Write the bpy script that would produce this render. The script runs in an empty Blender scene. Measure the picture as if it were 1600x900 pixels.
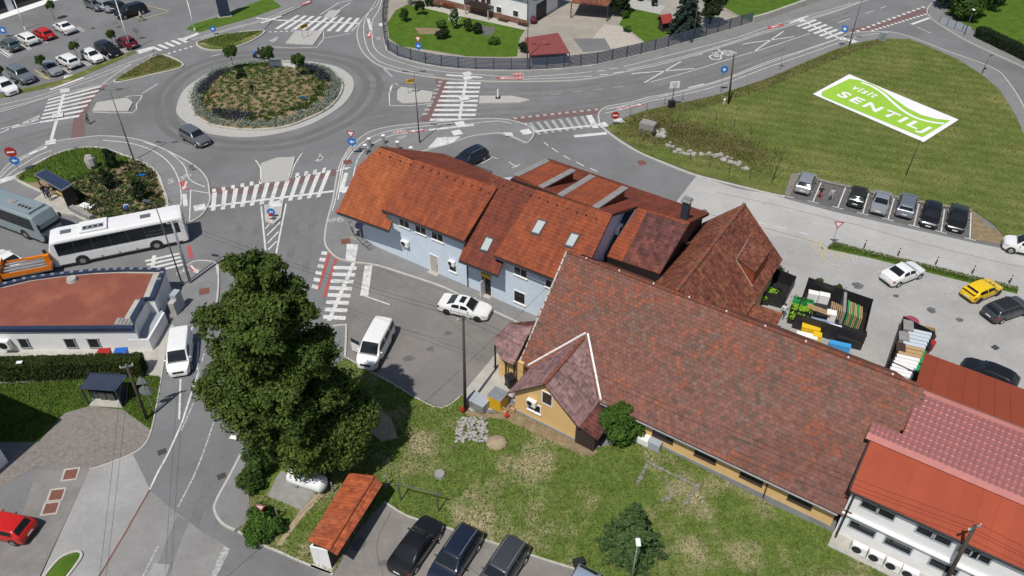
import bpy, bmesh, math, random
import numpy as np
from mathutils import Vector, Matrix
from mathutils.geometry import tessellate_polygon
R = math.radians
rnd = random.Random(7)
SC = bpy.context.scene
COL = SC.collection

# ------------------------------------------------------------------ camera, sky, sun
CAM_H, PITCH, FPX = 48.0, 0.69485, 1244.0      # metres, radians below horizon, focal length for a 1600 px wide frame
cam = bpy.data.objects.new('camera', bpy.data.cameras.new('camera'))
COL.objects.link(cam)
cam.location = (0, 0, CAM_H)
cam.rotation_euler = (math.pi / 2 - PITCH, 0, 0)
cam.data.sensor_width = 36.0
cam.data.lens = FPX / 1600.0 * 36.0
cam.data.clip_end = 3000
SC.camera = cam
SUN_EL, SHADOW_AZ = R(61.5), R(62.0)           # the shadows fall towards SHADOW_AZ
sdir = Vector((-math.cos(SHADOW_AZ) * math.cos(SUN_EL), -math.sin(SHADOW_AZ) * math.cos(SUN_EL), math.sin(SUN_EL)))
W = bpy.data.worlds.new('World'); SC.world = W; W.use_nodes = True
nt = W.node_tree; nt.nodes.clear()
sky = nt.nodes.new('ShaderNodeTexSky'); sky.sky_type = 'NISHITA'; sky.sun_disc = False
sky.sun_elevation = SUN_EL; sky.sun_rotation = math.atan2(sdir.x, sdir.y)
bg = nt.nodes.new('ShaderNodeBackground'); bg.inputs['Strength'].default_value = 0.074
wo = nt.nodes.new('ShaderNodeOutputWorld')
nt.links.new(sky.outputs[0], bg.inputs[0]); nt.links.new(bg.outputs[0], wo.inputs[0])
sl = bpy.data.lights.new('sun', 'SUN'); sl.energy = 4.0; sl.angle = R(0.55); sl.color = (1.0, 0.955, 0.89)
sun = bpy.data.objects.new('sun', sl); COL.objects.link(sun)
sun.rotation_euler = sdir.to_track_quat('Z', 'Y').to_euler()
SC.view_settings.view_transform = 'Standard'; SC.view_settings.look = 'None'
SC.view_settings.exposure = 0.0; SC.view_settings.gamma = 1.0; SC.view_settings.use_curve_mapping = False

# ------------------------------------------------------------------ survey: photo pixel + height -> place in metres
def ray(px, py):
    x = (px - 800.0) / FPX; y = -(py - 450.0) / FPX
    return Vector((x, math.cos(PITCH) + y * math.sin(PITCH), -math.sin(PITCH) + y * math.cos(PITCH)))
CP = Vector((0, 0, CAM_H))
def P(px, py, z=0.0):
    r = ray(px, py)
    return CP + r * ((z - CAM_H) / r.z)
U = Vector((math.cos(R(-33.5)), math.sin(R(-33.5)), 0)); N = Vector((U.y, -U.x, 0))   # all old buildings share one heading
ORG = P(1107, 735)
def F(s, o, z=0.0):                    # along the barn, out from its front wall, up
    return Vector((ORG.x, ORG.y, 0)) + U * s + N * o + Vector((0, 0, z))
def SO(v): d = v - ORG; return d.dot(U), d.dot(N)
def PP(px, py, o0, z0, k):             # pixel -> roof plane z = z0 + k*(o0-o)
    r = ray(px, py); c = CP - ORG
    t = (z0 + k * (o0 - c.dot(N)) - CAM_H) / (r.z + k * r.dot(N))
    return CP + r * t
def PV(px, py, p, n):                  # pixel -> vertical plane through p with normal n
    r = ray(px, py); return CP + r * ((p - CP).dot(n) / r.dot(n))

# ------------------------------------------------------------------ objects
TF = {}
def tag(o, label=None, cat=None, group=None, kind=None):
    if label: o['label'] = label
    if cat: o['category'] = cat
    if group: o['group'] = group
    if kind: o['kind'] = kind
    return o
def thing(name, label, cat, loc, rz=0.0, group=None):
    o = bpy.data.objects.new(name, None); COL.objects.link(o); o.empty_display_size = .2
    o.location = loc; o.rotation_euler = (0, 0, rz)
    TF[o.name] = Matrix.Translation(Vector(loc)) @ Matrix.Rotation(rz, 4, 'Z')
    return tag(o, label, cat, group)

class MB:
    def __init__(s): s.v = []; s.f = []; s.m = []
    def add(s, vs, fs, m=0):
        b = len(s.v); s.v += [tuple(v) for v in vs]; s.f += [tuple(b + i for i in f) for f in fs]; s.m += [m] * len(fs); return s
    def box(s, c, d, rz=0.0, m=0, mat=None):
        x, y, z = d[0] / 2, d[1] / 2, d[2] / 2; M = mat or Matrix.Rotation(rz, 3, 'Z'); c = Vector(c)
        vs = [c + M @ Vector((a * x, b * y, e * z)) for e in (-1, 1) for a, b in ((-1, -1), (1, -1), (1, 1), (-1, 1))]
        return s.add(vs, [(3, 2, 1, 0), (4, 5, 6, 7), (0, 1, 5, 4), (1, 2, 6, 5), (2, 3, 7, 6), (3, 0, 4, 7)], m)
    def poly(s, pts, m=0):
        pts = [Vector(p) for p in pts]
        for t in tessellate_polygon([pts]):
            a, b, c = t; n = (pts[b] - pts[a]).cross(pts[c] - pts[a])
            s.add([pts[a], pts[b], pts[c]], [(0, 1, 2) if n.z >= 0 else (0, 2, 1)], m)
        return s
    def prism(s, pts, z0, z1, m=0, ms=None):     # pts: (x,y[,z])
        top = [Vector((p[0], p[1], z1)) for p in pts]; s.poly(top, m)
        ar = sum(top[i - 1].x * top[i].y - top[i].x * top[i - 1].y for i in range(len(top)))
        if ar < 0: top.reverse()
        n = len(top); lo = [Vector((p.x, p.y, z0)) for p in top]
        for i in range(n):
            j = (i + 1) % n; s.add([lo[i], lo[j], top[j], top[i]], [(0, 1, 2, 3)], m if ms is None else ms)
        return s
    def slab(s, pts, t, m=0, ms=None):           # planar polygon in space, thickened straight down
        pts = [Vector(p) for p in pts]; lo = [p - Vector((0, 0, t)) for p in pts]
        s.poly(pts, m); ms = m if ms is None else ms
        for tr in tessellate_polygon([lo]):
            a, b, c = tr; n = (lo[b] - lo[a]).cross(lo[c] - lo[a]); s.add([lo[a], lo[b], lo[c]], [(0, 1, 2) if n.z < 0 else (0, 2, 1)], ms)
        ar = sum(pts[i - 1].x * pts[i].y - pts[i].x * pts[i - 1].y for i in range(len(pts)))
        if ar < 0: pts.reverse(); lo.reverse()
        for i in range(len(pts)):
            j = (i + 1) % len(pts); s.add([lo[i], lo[j], pts[j], pts[i]], [(0, 1, 2, 3)], ms)
        return s
    def wall(s, a, b, z0, za, zb, t, m=0):       # upright wall a->b with sloping top, thickness t to its left
        a = Vector((a[0], a[1], 0)); b = Vector((b[0], b[1], 0)); d = (b - a).normalized(); n = Vector((-d.y, d.x, 0)) * t
        Z = lambda p, z: Vector((p.x, p.y, z))
        vs = [Z(a, z0), Z(b, z0), Z(b, zb), Z(a, za), Z(a + n, z0), Z(b + n, z0), Z(b + n, zb), Z(a + n, za)]
        return s.add(vs, [(0, 1, 2, 3), (5, 4, 7, 6), (1, 5, 6, 2), (4, 0, 3, 7), (3, 2, 6, 7), (4, 5, 1, 0)], m)
    def cyl(s, a, b, r0, r1=None, n=10, m=0, cap=True):
        r1 = r0 if r1 is None else r1; a = Vector(a); b = Vector(b); d = (b - a).normalized()
        x = d.orthogonal().normalized(); y = d.cross(x); vs = []
        for p, r in ((a, r0), (b, r1)):
            vs += [p + (x * math.cos(2 * math.pi * i / n) + y * math.sin(2 * math.pi * i / n)) * r for i in range(n)]
        fs = [(i, (i + 1) % n, n + (i + 1) % n, n + i) for i in range(n)]
        if cap: fs += [tuple(range(n - 1, -1, -1)), tuple(range(n, 2 * n))]
        return s.add(vs, fs, m)
    def tube(s, pts, r, n=6, m=0):
        pts = [Vector(p) for p in pts]
        for a, b in zip(pts, pts[1:]): s.cyl(a, b, r, r, n, m)
        return s
    def ribbon(s, pts, w, m=0, closed=False):    # flat strip
        pts = [Vector(p) for p in pts]; n = len(pts); L = []; Rr = []
        for i in range(n):
            a = pts[i - 1] if (i or closed) else pts[i]; b = pts[(i + 1) % n] if (i < n - 1 or closed) else pts[i]
            d = (b - a); d.z = 0; d.normalize(); q = Vector((-d.y, d.x, 0)) * (w / 2); L.append(pts[i] + q); Rr.append(pts[i] - q)
        for i in range(n - (0 if closed else 1)):
            j = (i + 1) % n; s.add([Rr[i], Rr[j], L[j], L[i]], [(0, 1, 2, 3)], m)
        return s
    def kerb(s, pts, w, z0, z1, m=0, closed=False):
        pts = [Vector(p) for p in pts]; n = len(pts); L = []; Q = []
        for i in range(n):
            a = pts[i - 1] if (i or closed) else pts[i]; b = pts[(i + 1) % n] if (i < n - 1 or closed) else pts[i]
            d = (b - a); d.z = 0; d.normalize(); q = Vector((-d.y, d.x, 0)) * (w / 2); L.append(pts[i] + q); Q.append(pts[i] - q)
        Z = lambda p, z: Vector((p.x, p.y, z))
        for i in range(n - (0 if closed else 1)):
            j = (i + 1) % n; a, b, c, d = Q[i], Q[j], L[j], L[i]
            s.add([Z(a, z1), Z(b, z1), Z(c, z1), Z(d, z1), Z(a, z0), Z(b, z0), Z(c, z0), Z(d, z0)],
                  [(0, 1, 2, 3), (4, 5, 1, 0), (6, 7, 3, 2)] + ([(5, 6, 2, 1)] if (i == n - 2 and not closed) else []) + ([(7, 4, 0, 3)] if (i == 0 and not closed) else []), m)
        return s
    def ball(s, c, r, n=10, k=6, m=0, M=None, jit=0.0):
        c = Vector(c); r = Vector(r if hasattr(r, '__len__') else (r, r, r)); vs = []; M = M or Matrix.Identity(3)
        for j in range(k + 1):
            th = math.pi * j / k
            for i in range(n):
                ph = 2 * math.pi * i / n; q = 1 + (rnd.uniform(-jit, jit) if 0 < j < k else 0)
                vs.append(c + M @ Vector((r.x * q * math.sin(th) * math.cos(ph), r.y * q * math.sin(th) * math.sin(ph), r.z * q * math.cos(th))))
        return s.add(vs, [(j * n + i, (j + 1) * n + i, (j + 1) * n + (i + 1) % n, j * n + (i + 1) % n) for j in range(k) for i in range(n)], m)
    def build(s, name, mats, parent=None, world=False, smooth=False, bevel=0.0):
        mats = mats if isinstance(mats, (list, tuple)) else [mats]
        me = bpy.data.meshes.new(name); v = s.v
        if world and parent is not None:
            Mi = TF[parent.name].inverted(); v = [tuple(Mi @ Vector(p)) for p in v]
        me.from_pydata(v, [], s.f)
        for q in mats: me.materials.append(q)
        if len(mats) > 1: me.polygons.foreach_set('material_index', s.m)
        if smooth: me.polygons.foreach_set('use_smooth', [True] * len(me.polygons))
        me.update()
        o = bpy.data.objects.new(name, me); COL.objects.link(o)
        if parent is not None:
            o.parent = parent
            TF[o.name] = TF[parent.name]
        else: TF[o.name] = Matrix.Identity(4)
        if bevel:
            b = o.modifiers.new('bevel', 'BEVEL'); b.width = bevel; b.segments = 2; b.limit_method = 'ANGLE'; b.angle_limit = R(40)
        return o
def own(o, label, cat, group=None):              # a thing that is one mesh: put its origin at its base
    me = o.data; n = len(me.vertices); a = np.empty(n * 3); me.vertices.foreach_get('co', a); a = a.reshape(-1, 3)
    c = np.array([a[:, 0].mean(), a[:, 1].mean(), a[:, 2].min()]); a -= c; me.vertices.foreach_set('co', a.ravel()); me.update()
    o.location = c; TF[o.name] = Matrix.Translation(Vector(c)); return tag(o, label, cat, group)
def structure(name, mb, m, **k): o = mb.build(name, m, **k); o['kind'] = 'structure'; return o
def copy_tree(o, parent=None):
    c = o.copy(); COL.objects.link(c)
    if parent is not None: c.parent = parent
    for ch in o.children: copy_tree(ch, c)
    return c
def spl(pts, k=6, closed=False):                 # Catmull-Rom
    pts = [Vector(p) for p in pts]; n = len(pts); out = []
    for i in range(n if closed else n - 1):
        g = (lambda j: pts[j % n]) if closed else (lambda j: pts[min(max(j, 0), n - 1)])
        p0, p1, p2, p3 = g(i - 1), g(i), g(i + 1), g(i + 2)
        for q in range(k):
            t = q / k
            out.append(0.5 * ((2 * p1) + (p2 - p0) * t + (2 * p0 - 5 * p1 + 4 * p2 - p3) * t * t + (3 * p1 - p0 - 3 * p2 + p3) * t ** 3))
    if not closed: out.append(pts[-1])
    return out
def PX(l, z=0.0): return [P(a, b, z) for a, b in l]
def PS(l, z=0.0, k=5, closed=False): return spl(PX(l, z), k, closed)

# ------------------------------------------------------------------ materials
def _n(t, k, **kw):
    n = t.nodes.new(k)
    for a, b in kw.items(): setattr(n, a, b)
    return n
def mat(name, c, c2=None, scale=1.5, rough=.85, metal=0.0, coat=0.0, bump=0.0, bscale=30.0, c3=None, scale3=.25, spec=.5, detail=6.0, w=(.35, .65), w3=(.45, .7), island=0.0, trans=0.0, coords='P', emit=0.0, objrand=0.0, mott=0.0, mow=0.0):
    m = bpy.data.materials.new(name); m.use_nodes = True; t = m.node_tree; b = t.nodes['Principled BSDF']
    b.inputs['Roughness'].default_value = rough; b.inputs['Metallic'].default_value = metal
    b.inputs['Coat Weight'].default_value = coat; b.inputs['Coat Roughness'].default_value = .08
    b.inputs['Specular IOR Level'].default_value = spec
    c = tuple(c) + (1,); b.inputs['Base Color'].default_value = c; col = None
    if coords == 'P': src = _n(t, 'ShaderNodeNewGeometry').outputs['Position']
    else: src = _n(t, 'ShaderNodeTexCoord').outputs['Object']
    def noise(sc, d=detail):
        x = _n(t, 'ShaderNodeTexNoise'); x.inputs['Scale'].default_value = sc; x.inputs['Detail'].default_value = d
        x.inputs['Roughness'].default_value = .62; t.links.new(src, x.inputs['Vector']); return x.outputs['Fac']
    def ramp(f, a, z):
        x = _n(t, 'ShaderNodeMapRange'); x.inputs[1].default_value = a; x.inputs[2].default_value = z; t.links.new(f, x.inputs[0]); return x.outputs[0]
    def mix(f, A, B, mode='MIX'):
        x = _n(t, 'ShaderNodeMix', data_type='RGBA', blend_type=mode)
        if hasattr(f, 'is_linked') or not isinstance(f, float): t.links.new(f, x.inputs[0])
        else: x.inputs[0].default_value = f
        for q, v in ((6, A), (7, B)):
            if isinstance(v, tuple): x.inputs[q].default_value = v
            else: t.links.new(v, x.inputs[q])
        return x.outputs[2]
    if c2 is not None: col = mix(ramp(noise(scale), *w), c, tuple(c2) + (1,))
    if c3 is not None: col = mix(ramp(noise(scale3, 4), *w3), col or c, tuple(c3) + (1,))
    if mott:
        hm = _n(t, 'ShaderNodeHueSaturation'); mm = _n(t, 'ShaderNodeMapRange'); mm.inputs[1].default_value = .3; mm.inputs[2].default_value = .7; mm.inputs[3].default_value = 1 - mott; mm.inputs[4].default_value = 1 + mott
        t.links.new(noise(2.6, 9), mm.inputs[0]); t.links.new(mm.outputs[0], hm.inputs['Value']); t.links.new(col, hm.inputs['Color']); col = hm.outputs[0]
    if mow:
        wv = _n(t, 'ShaderNodeTexWave'); wv.inputs['Scale'].default_value = .16; wv.inputs['Distortion'].default_value = 1.2; wv.inputs['Detail'].default_value = 2; mp = _n(t, 'ShaderNodeMapping'); mp.inputs['Rotation'].default_value = (0, 0, 1.9); t.links.new(src, mp.inputs[0]); t.links.new(mp.outputs[0], wv.inputs['Vector'])
        hw = _n(t, 'ShaderNodeHueSaturation'); mw = _n(t, 'ShaderNodeMapRange'); mw.inputs[3].default_value = 1 - mow; mw.inputs[4].default_value = 1 + mow; t.links.new(wv.outputs['Fac'], mw.inputs[0]); t.links.new(mw.outputs[0], hw.inputs['Value']); t.links.new(col, hw.inputs['Color']); col = hw.outputs[0]
    for amt, sock in ((island, 'Random Per Island'), (objrand, 'OBJ')):
        if amt:
            r = _n(t, 'ShaderNodeNewGeometry').outputs[sock] if sock != 'OBJ' else _n(t, 'ShaderNodeObjectInfo').outputs['Random']
            hv = _n(t, 'ShaderNodeHueSaturation'); mr = _n(t, 'ShaderNodeMapRange')
            mr.inputs[3].default_value = 1 - amt; mr.inputs[4].default_value = 1 + amt; t.links.new(r, mr.inputs[0])
            t.links.new(mr.outputs[0], hv.inputs['Value'])
            if col is None: hv.inputs['Color'].default_value = c
            else: t.links.new(col, hv.inputs['Color'])
            col = hv.outputs[0]
    if col is not None: t.links.new(col, b.inputs['Base Color'])
    if bump:
        bp = _n(t, 'ShaderNodeBump'); bp.inputs['Strength'].default_value = bump; bp.inputs['Distance'].default_value = .03
        t.links.new(noise(bscale, 3), bp.inputs['Height']); t.links.new(bp.outputs[0], b.inputs['Normal'])
    if trans:
        tr = _n(t, 'ShaderNodeBsdfTranslucent'); mx = _n(t, 'ShaderNodeMixShader'); mx.inputs[0].default_value = trans
        if col is not None: t.links.new(col, tr.inputs['Color'])
        else: tr.inputs['Color'].default_value = c
        t.links.new(b.outputs[0], mx.inputs[1]); t.links.new(tr.outputs[0], mx.inputs[2])
        t.links.new(mx.outputs[0], t.nodes['Material Output'].inputs['Surface'])
    if emit: b.inputs['Emission Color'].default_value = c; b.inputs['Emission Strength'].default_value = emit
    return m
M = {}
M['asphalt'] = mat('asphalt', (.160, .162, .166), (.190, .192, .195), .22, .92, mott=.07, bump=.25, bscale=40, c3=(.138, .136, .133), scale3=.09)
M['asphalt_dark'] = mat('asphalt_dark', (.105, .102, .099), (.125, .122, .118), .5, .92, mott=.07, bump=.25, bscale=40)
M['asphalt_warm'] = mat('asphalt_warm', (.190, .178, .165), (.160, .151, .142), .5, .93, mott=.07, bump=.25, bscale=40, c3=(.215, .20, .185), scale3=.2)
M['asphalt_light'] = mat('asphalt_light', (.44, .43, .41), (.385, .377, .36), .4, .95, mott=.07, bump=.2, bscale=40, c3=(.35, .343, .33), scale3=.12)
M['asphalt_pale'] = mat('asphalt_pale', (.34, .335, .33), (.30, .297, .29), .6, .95, mott=.07, bump=.2, bscale=40, c3=(.265, .262, .258), scale3=.2)
M['pave'] = mat('pavement_asphalt', (.215, .213, .212), (.182, .181, .181), .45, .93, mott=.07, bump=.2, bscale=40)
M['kerb'] = mat('kerb_stone', (.50, .48, .44), (.40, .385, .35), 2.0, .9, bump=.2)
M['stone'] = mat('granite_setts', (.46, .45, .42), (.33, .325, .31), 9.0, .9, bump=.4, bscale=14)
M['concrete'] = mat('concrete', (.46, .44, .39), (.36, .345, .31), 1.2, .92, bump=.2)
M['concrete_grey'] = mat('concrete_grey', (.30, .295, .28), (.22, .215, .205), 1.2, .92, bump=.2)
M['paint'] = mat('road_paint', (.69, .69, .67), (.44, .44, .425), 4.5, .8, w=(.40, .70), c3=(.34, .34, .33), scale3=1.1, w3=(.50, .75))
M['paint_worn'] = mat('road_paint_worn', (.52, .52, .50), (.24, .24, .24), 5.0, .85, w=(.35, .6))
M['paint_yel'] = mat('road_paint_yellow', (.55, .45, .16), (.35, .30, .18), 4, .85)
M['paint_red'] = mat('road_paint_red', (.46, .085, .075), (.30, .07, .07), 2.5, .85)
M['red_worn'] = mat('red_cycle_worn', (.20, .10, .095), (.13, .10, .10), 2.0, .9)
M['lawn'] = mat('lawn_patchy', (.135, .185, .042), (.095, .142, .028), .9, 1.0, bump=.6, bscale=9, c3=(.38, .315, .20), scale3=.21, w3=(.49, .68), spec=.1, mott=.25)
M['lawn_lush'] = mat('lawn_lush', (.090, .155, .020), (.058, .112, .014), .8, 1.0, bump=.5, bscale=10, spec=.1)
M['field'] = mat('field_grass', (.130, .158, .042), (.096, .126, .030), .35, 1.0, bump=.5, bscale=8, c3=(.19, .185, .065), scale3=.10, w3=(.47, .68), spec=.1, mott=.15, mow=.10)
M['verge'] = mat('verge_grass', (.14, .155, .045), (.085, .12, .025), .8, 1.0, bump=.5, bscale=8, c3=(.30, .25, .13), scale3=.4, w3=(.52, .66), spec=.1)
M['soil'] = mat('sandy_soil', (.29, .225, .14), (.19, .145, .085), 1.6, 1.0, bump=.6, bscale=10, spec=.1)
M['sand'] = mat('sand_pile', (.38, .31, .21), (.29, .235, .15), 3, 1.0, bump=.5, bscale=16, spec=.1)
M['gravel'] = mat('gravel', (.27, .245, .225), (.15, .135, .125), 9, 1.0, bump=1.0, bscale=14, c3=(.24, .215, .19), scale3=.25, spec=.1, detail=5, mott=.2)
M['white_wall'] = mat('white_render', (.80, .80, .79), (.74, .74, .735), .7, .9, bump=.08)
M['blue_wall'] = mat('blue_render', (.60, .68, .765), (.55, .63, .72), .5, .9, bump=.08, mott=.06)
M['yellow_wall'] = mat('yellow_render', (.72, .47, .20), (.66, .425, .18), .6, .9, bump=.08)
M['grey_wall'] = mat('grey_render', (.36, .39, .42), (.32, .35, .38), .7, .9, bump=.08)
M['frame_white'] = mat('white_frame', (.78, .78, .77), None, rough=.5)
M['glass'] = mat('dark_glass', (.012, .016, .019), None, rough=.05, spec=.42)
M['glass_sky'] = mat('skylight_glass', (.42, .47, .45), None, rough=.12, spec=.8)
M['dark_metal'] = mat('anthracite_metal', (.030, .038, .052), (.038, .046, .06), 2, .45)
M['navy'] = mat('navy_metal', (.022, .034, .070), (.028, .042, .082), 2, .38, coat=.2)
M['rubble'] = mat('mossy_rubble', (.27, .25, .21), (.17, .165, .13), 3, .95, bump=.5, bscale=8)
M['fence_slat'] = mat('fence_slat', (.085, .110, .155), (.10, .125, .17), 3, .34)
M['black'] = mat('black_paint', (.014, .014, .016), (.022, .022, .024), 3, .5)
M['steel'] = mat('galvanised_steel', (.42, .43, .44), (.32, .33, .34), 3, .45, metal=.5)
M['pole_dark'] = mat('lamp_post_grey', (.075, .085, .095), None, rough=.5)
M['wood_pole'] = mat('weathered_wood_pole', (.085, .066, .05), (.05, .04, .032), 5, .95, bump=.3)
M['timber'] = mat('timber', (.50, .34, .17), (.38, .25, .12), 6, .85)
M['brown'] = mat('brown_wood', (.055, .032, .026), (.038, .022, .018), 4, .8)
M['white'] = mat('white_plastic', (.80, .80, .78), None, rough=.45)
M['red'] = mat('red_plastic', (.40, .025, .022), None, rough=.45)
M['blue'] = mat('blue_plastic', (.025, .13, .50), None, rough=.45)
M['skyblue'] = mat('light_blue_plastic', (.05, .32, .65), None, rough=.45)
M['yellow'] = mat('yellow_plastic', (.75, .50, .02), None, rough=.45)
M['green'] = mat('green_plastic', (.02, .30, .09), None, rough=.45)
M['lime'] = mat('lime_green', (.30, .56, .03), None, rough=.7)
M['banner_white'] = mat('banner_white', (.80, .80, .80), (.76, .76, .77), .6, .7)
M['banner_green'] = mat('banner_green', (.31, .54, .045), (.28, .50, .04), .6, .7)
M['sign_blue'] = mat('sign_blue', (.02, .17, .55), None, rough=.4)
M['sign_yel'] = mat('sign_yellow', (.65, .38, .01), None, rough=.4)
M['bark'] = mat('bark', (.085, .065, .048), (.05, .04, .03), 6, 1.0, bump=.5)
M['tyre'] = mat('tyre_rubber', (.018, .018, .018), None, rough=.85)
M['rim'] = mat('alloy_rim', (.42, .43, .44), None, rough=.35, metal=.8)
M['rim_dark'] = mat('dark_rim', (.04, .04, .042), None, rough=.35, metal=.6)
M['trim'] = mat('black_trim', (.016, .016, .017), None, rough=.55)
M['lamp_clear'] = mat('headlamp_glass', (.55, .57, .58), None, rough=.1, coat=.6)
M['lamp_red'] = mat('tail_lamp_red', (.32, .012, .012), None, rough=.2, coat=.5)
M['plate'] = mat('number_plate', (.75, .75, .74), None, rough=.5)
M['skin'] = mat('skin', (.50, .31, .22), None, rough=.7)
M['rock'] = mat('rock', (.42, .40, .37), (.28, .27, .25), 3, .95, bump=.5, bscale=8)
M['terracotta'] = mat('clay_tile_orange', (.385, .092, .026), (.27, .062, .022), 1.1, .85, island=0)
M['rubber'] = mat('grey_flashing', (.30, .28, .27), (.23, .215, .21), 2, .6)
def leafmat(name, c, c2, amt=.45, sc=.5): return mat(name, c, c2, sc, .75, island=amt, trans=.30, spec=.25)
M['leaf_big'] = leafmat('leaf_lime_tree', (.105, .148, .028), (.064, .102, .019), .5)
M['leaf'] = leafmat('leaf_green', (.070, .118, .022), (.045, .085, .016))
M['leaf_bright'] = leafmat('leaf_bright', (.085, .17, .025), (.055, .12, .018))
M['leaf_dark'] = leafmat('leaf_dark', (.030, .052, .018), (.020, .036, .014))
M['needle'] = leafmat('spruce_needles', (.105, .170, .055), (.068, .122, .040))
M['needle_blue'] = leafmat('blue_spruce_needles', (.070, .098, .078), (.042, .066, .052))
M['hedge'] = leafmat('hedge_leaf', (.060, .082, .018), (.038, .058, .014), .4, .8)
M['silver'] = leafmat('silver_foliage', (.34, .38, .32), (.24, .29, .22), .35, 1.5)
M['lavender'] = leafmat('lavender_foliage', (.060, .054, .105), (.050, .066, .056), .45, 1.2)
M['blade'] = leafmat('grass_blades', (.140, .195, .042), (.100, .150, .028), .45, .5)
M['blade_dry'] = leafmat('dry_grass_blades', (.26, .22, .10), (.14, .15, .045), .4, .5)

# ------------------------------------------------------------------ leaves
rng = np.random.default_rng(5)
def quads(name, c, size, m, normal=None, flat=.5, parent=None, aspect=.62):
    """one mesh of many small leaf quads around the points c (n,3)"""
    c = np.asarray(c, float); n = len(c)
    if parent is not None: c = c - np.array(TF[parent.name].translation)
    sz = size * rng.uniform(.65, 1.35, (n, 1))
    nn = rng.normal(size=(n, 3)); nn /= np.linalg.norm(nn, axis=1, keepdims=True)
    if normal is not None: nn = nn * (1 - flat) + np.asarray(normal) * flat
    nn /= np.linalg.norm(nn, axis=1, keepdims=True) + 1e-9
    a = np.cross(nn, rng.normal(size=(n, 3))); a /= np.linalg.norm(a, axis=1, keepdims=True) + 1e-9
    b = np.cross(nn, a)
    v = np.stack([c - a * sz, c + b * sz * aspect * .8, c + a * sz, c - b * sz * aspect * .8], 1).reshape(-1, 3)
    me = bpy.data.meshes.new(name); me.vertices.add(4 * n); me.vertices.foreach_set('co', v.ravel())
    me.loops.add(4 * n); me.loops.foreach_set('vertex_index', np.arange(4 * n, dtype=np.int32))
    me.polygons.add(n); me.polygons.foreach_set('loop_start', np.arange(0, 4 * n, 4, dtype=np.int32))
    me.materials.append(m); me.update(calc_edges=True); me.validate()
    o = bpy.data.objects.new(name, me); COL.objects.link(o)
    if parent is not None: o.parent = parent; TF[o.name] = TF[parent.name]
    return o
def blades(name, xy, z, h, w, m, lean=.5):
    xy = np.asarray(xy, float); n = len(xy); a = rng.uniform(0, 2 * np.pi, n); hh = h * rng.uniform(.5, 1.4, n); ww = w * rng.uniform(.6, 1.4, n)
    zz = z if np.ndim(z) else np.full(n, z)
    dx, dy = np.cos(a) * ww, np.sin(a) * ww; lx, ly = rng.normal(0, lean, n) * hh, rng.normal(0, lean, n) * hh
    v = np.stack([np.stack([xy[:, 0] - dx, xy[:, 1] - dy, zz], 1), np.stack([xy[:, 0] + dx, xy[:, 1] + dy, zz], 1), np.stack([xy[:, 0] + lx, xy[:, 1] + ly, zz + hh], 1)], 1).reshape(-1, 3)
    me = bpy.data.meshes.new(name); me.vertices.add(3 * n); me.vertices.foreach_set('co', v.ravel())
    me.loops.add(3 * n); me.loops.foreach_set('vertex_index', np.arange(3 * n, dtype=np.int32))
    me.polygons.add(n); me.polygons.foreach_set('loop_start', np.arange(0, 3 * n, 3, dtype=np.int32))
    me.materials.append(m); me.update(calc_edges=True); me.validate()
    o = bpy.data.objects.new(name, me); COL.objects.link(o); return o
def inpoly(xy, poly):
    x, y = xy[:, 0], xy[:, 1]; r = np.zeros(len(xy), bool); n = len(poly)
    for i in range(n):
        x1, y1 = poly[i][0], poly[i][1]; x2, y2 = poly[i - 1][0], poly[i - 1][1]
        if y1 == y2: continue
        r ^= ((y1 > y) != (y2 > y)) & (x < (x2 - x1) * (y - y1) / (y2 - y1) + x1)
    return r
HOLES = []
def scatter(poly, n):
    a = np.array([(p[0], p[1]) for p in poly]); lo, hi = a.min(0), a.max(0); out = []; k = 0
    while k < n:
        q = rng.uniform(lo, hi, (n * 2, 2)); q = q[inpoly(q, a)]; out.append(q); k += len(q)
        if len(q) == 0: break
    out = np.concatenate(out)[:n]
    for h in HOLES: out = out[~inpoly(out, h)]
    return out
def crown_points(blobs, n, sub=26, subr=.35, shell=.70):
    """leaf positions and outward normals: each blob carries many smaller clumps on its skin"""
    tot = sum(b[3] ** 2 for b in blobs); C = []; Nn = []
    for (x, y, z, r, rz) in blobs:
        k = max(50, int(n * r * r / tot)); ns = max(6, int(sub))
        d = rng.normal(size=(ns, 3)); d /= np.linalg.norm(d, axis=1, keepdims=True); d[:, 2] = np.where(d[:, 2] < -.5, -d[:, 2], d[:, 2])
        sc = d * rng.uniform(shell, 1.0, (ns, 1)) * (1 - subr * .6)
        w = rng.uniform(.6, 1.5, ns); idx = rng.choice(ns, k, p=w / w.sum())
        q = rng.normal(size=(k, 3)); q /= np.linalg.norm(q, axis=1, keepdims=True)
        p = sc[idx] + q * (subr * w[idx, None] / 1.1) * rng.uniform(.35, 1.0, (k, 1)) ** .5
        C.append(p * np.array([r, r, rz]) + np.array([x, y, z])); nn = q * .75 + p * .5; nn[:, 2] += .25
        Nn.append(nn / np.linalg.norm(nn, axis=1, keepdims=True))
    return np.concatenate(C), np.concatenate(Nn)
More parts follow.
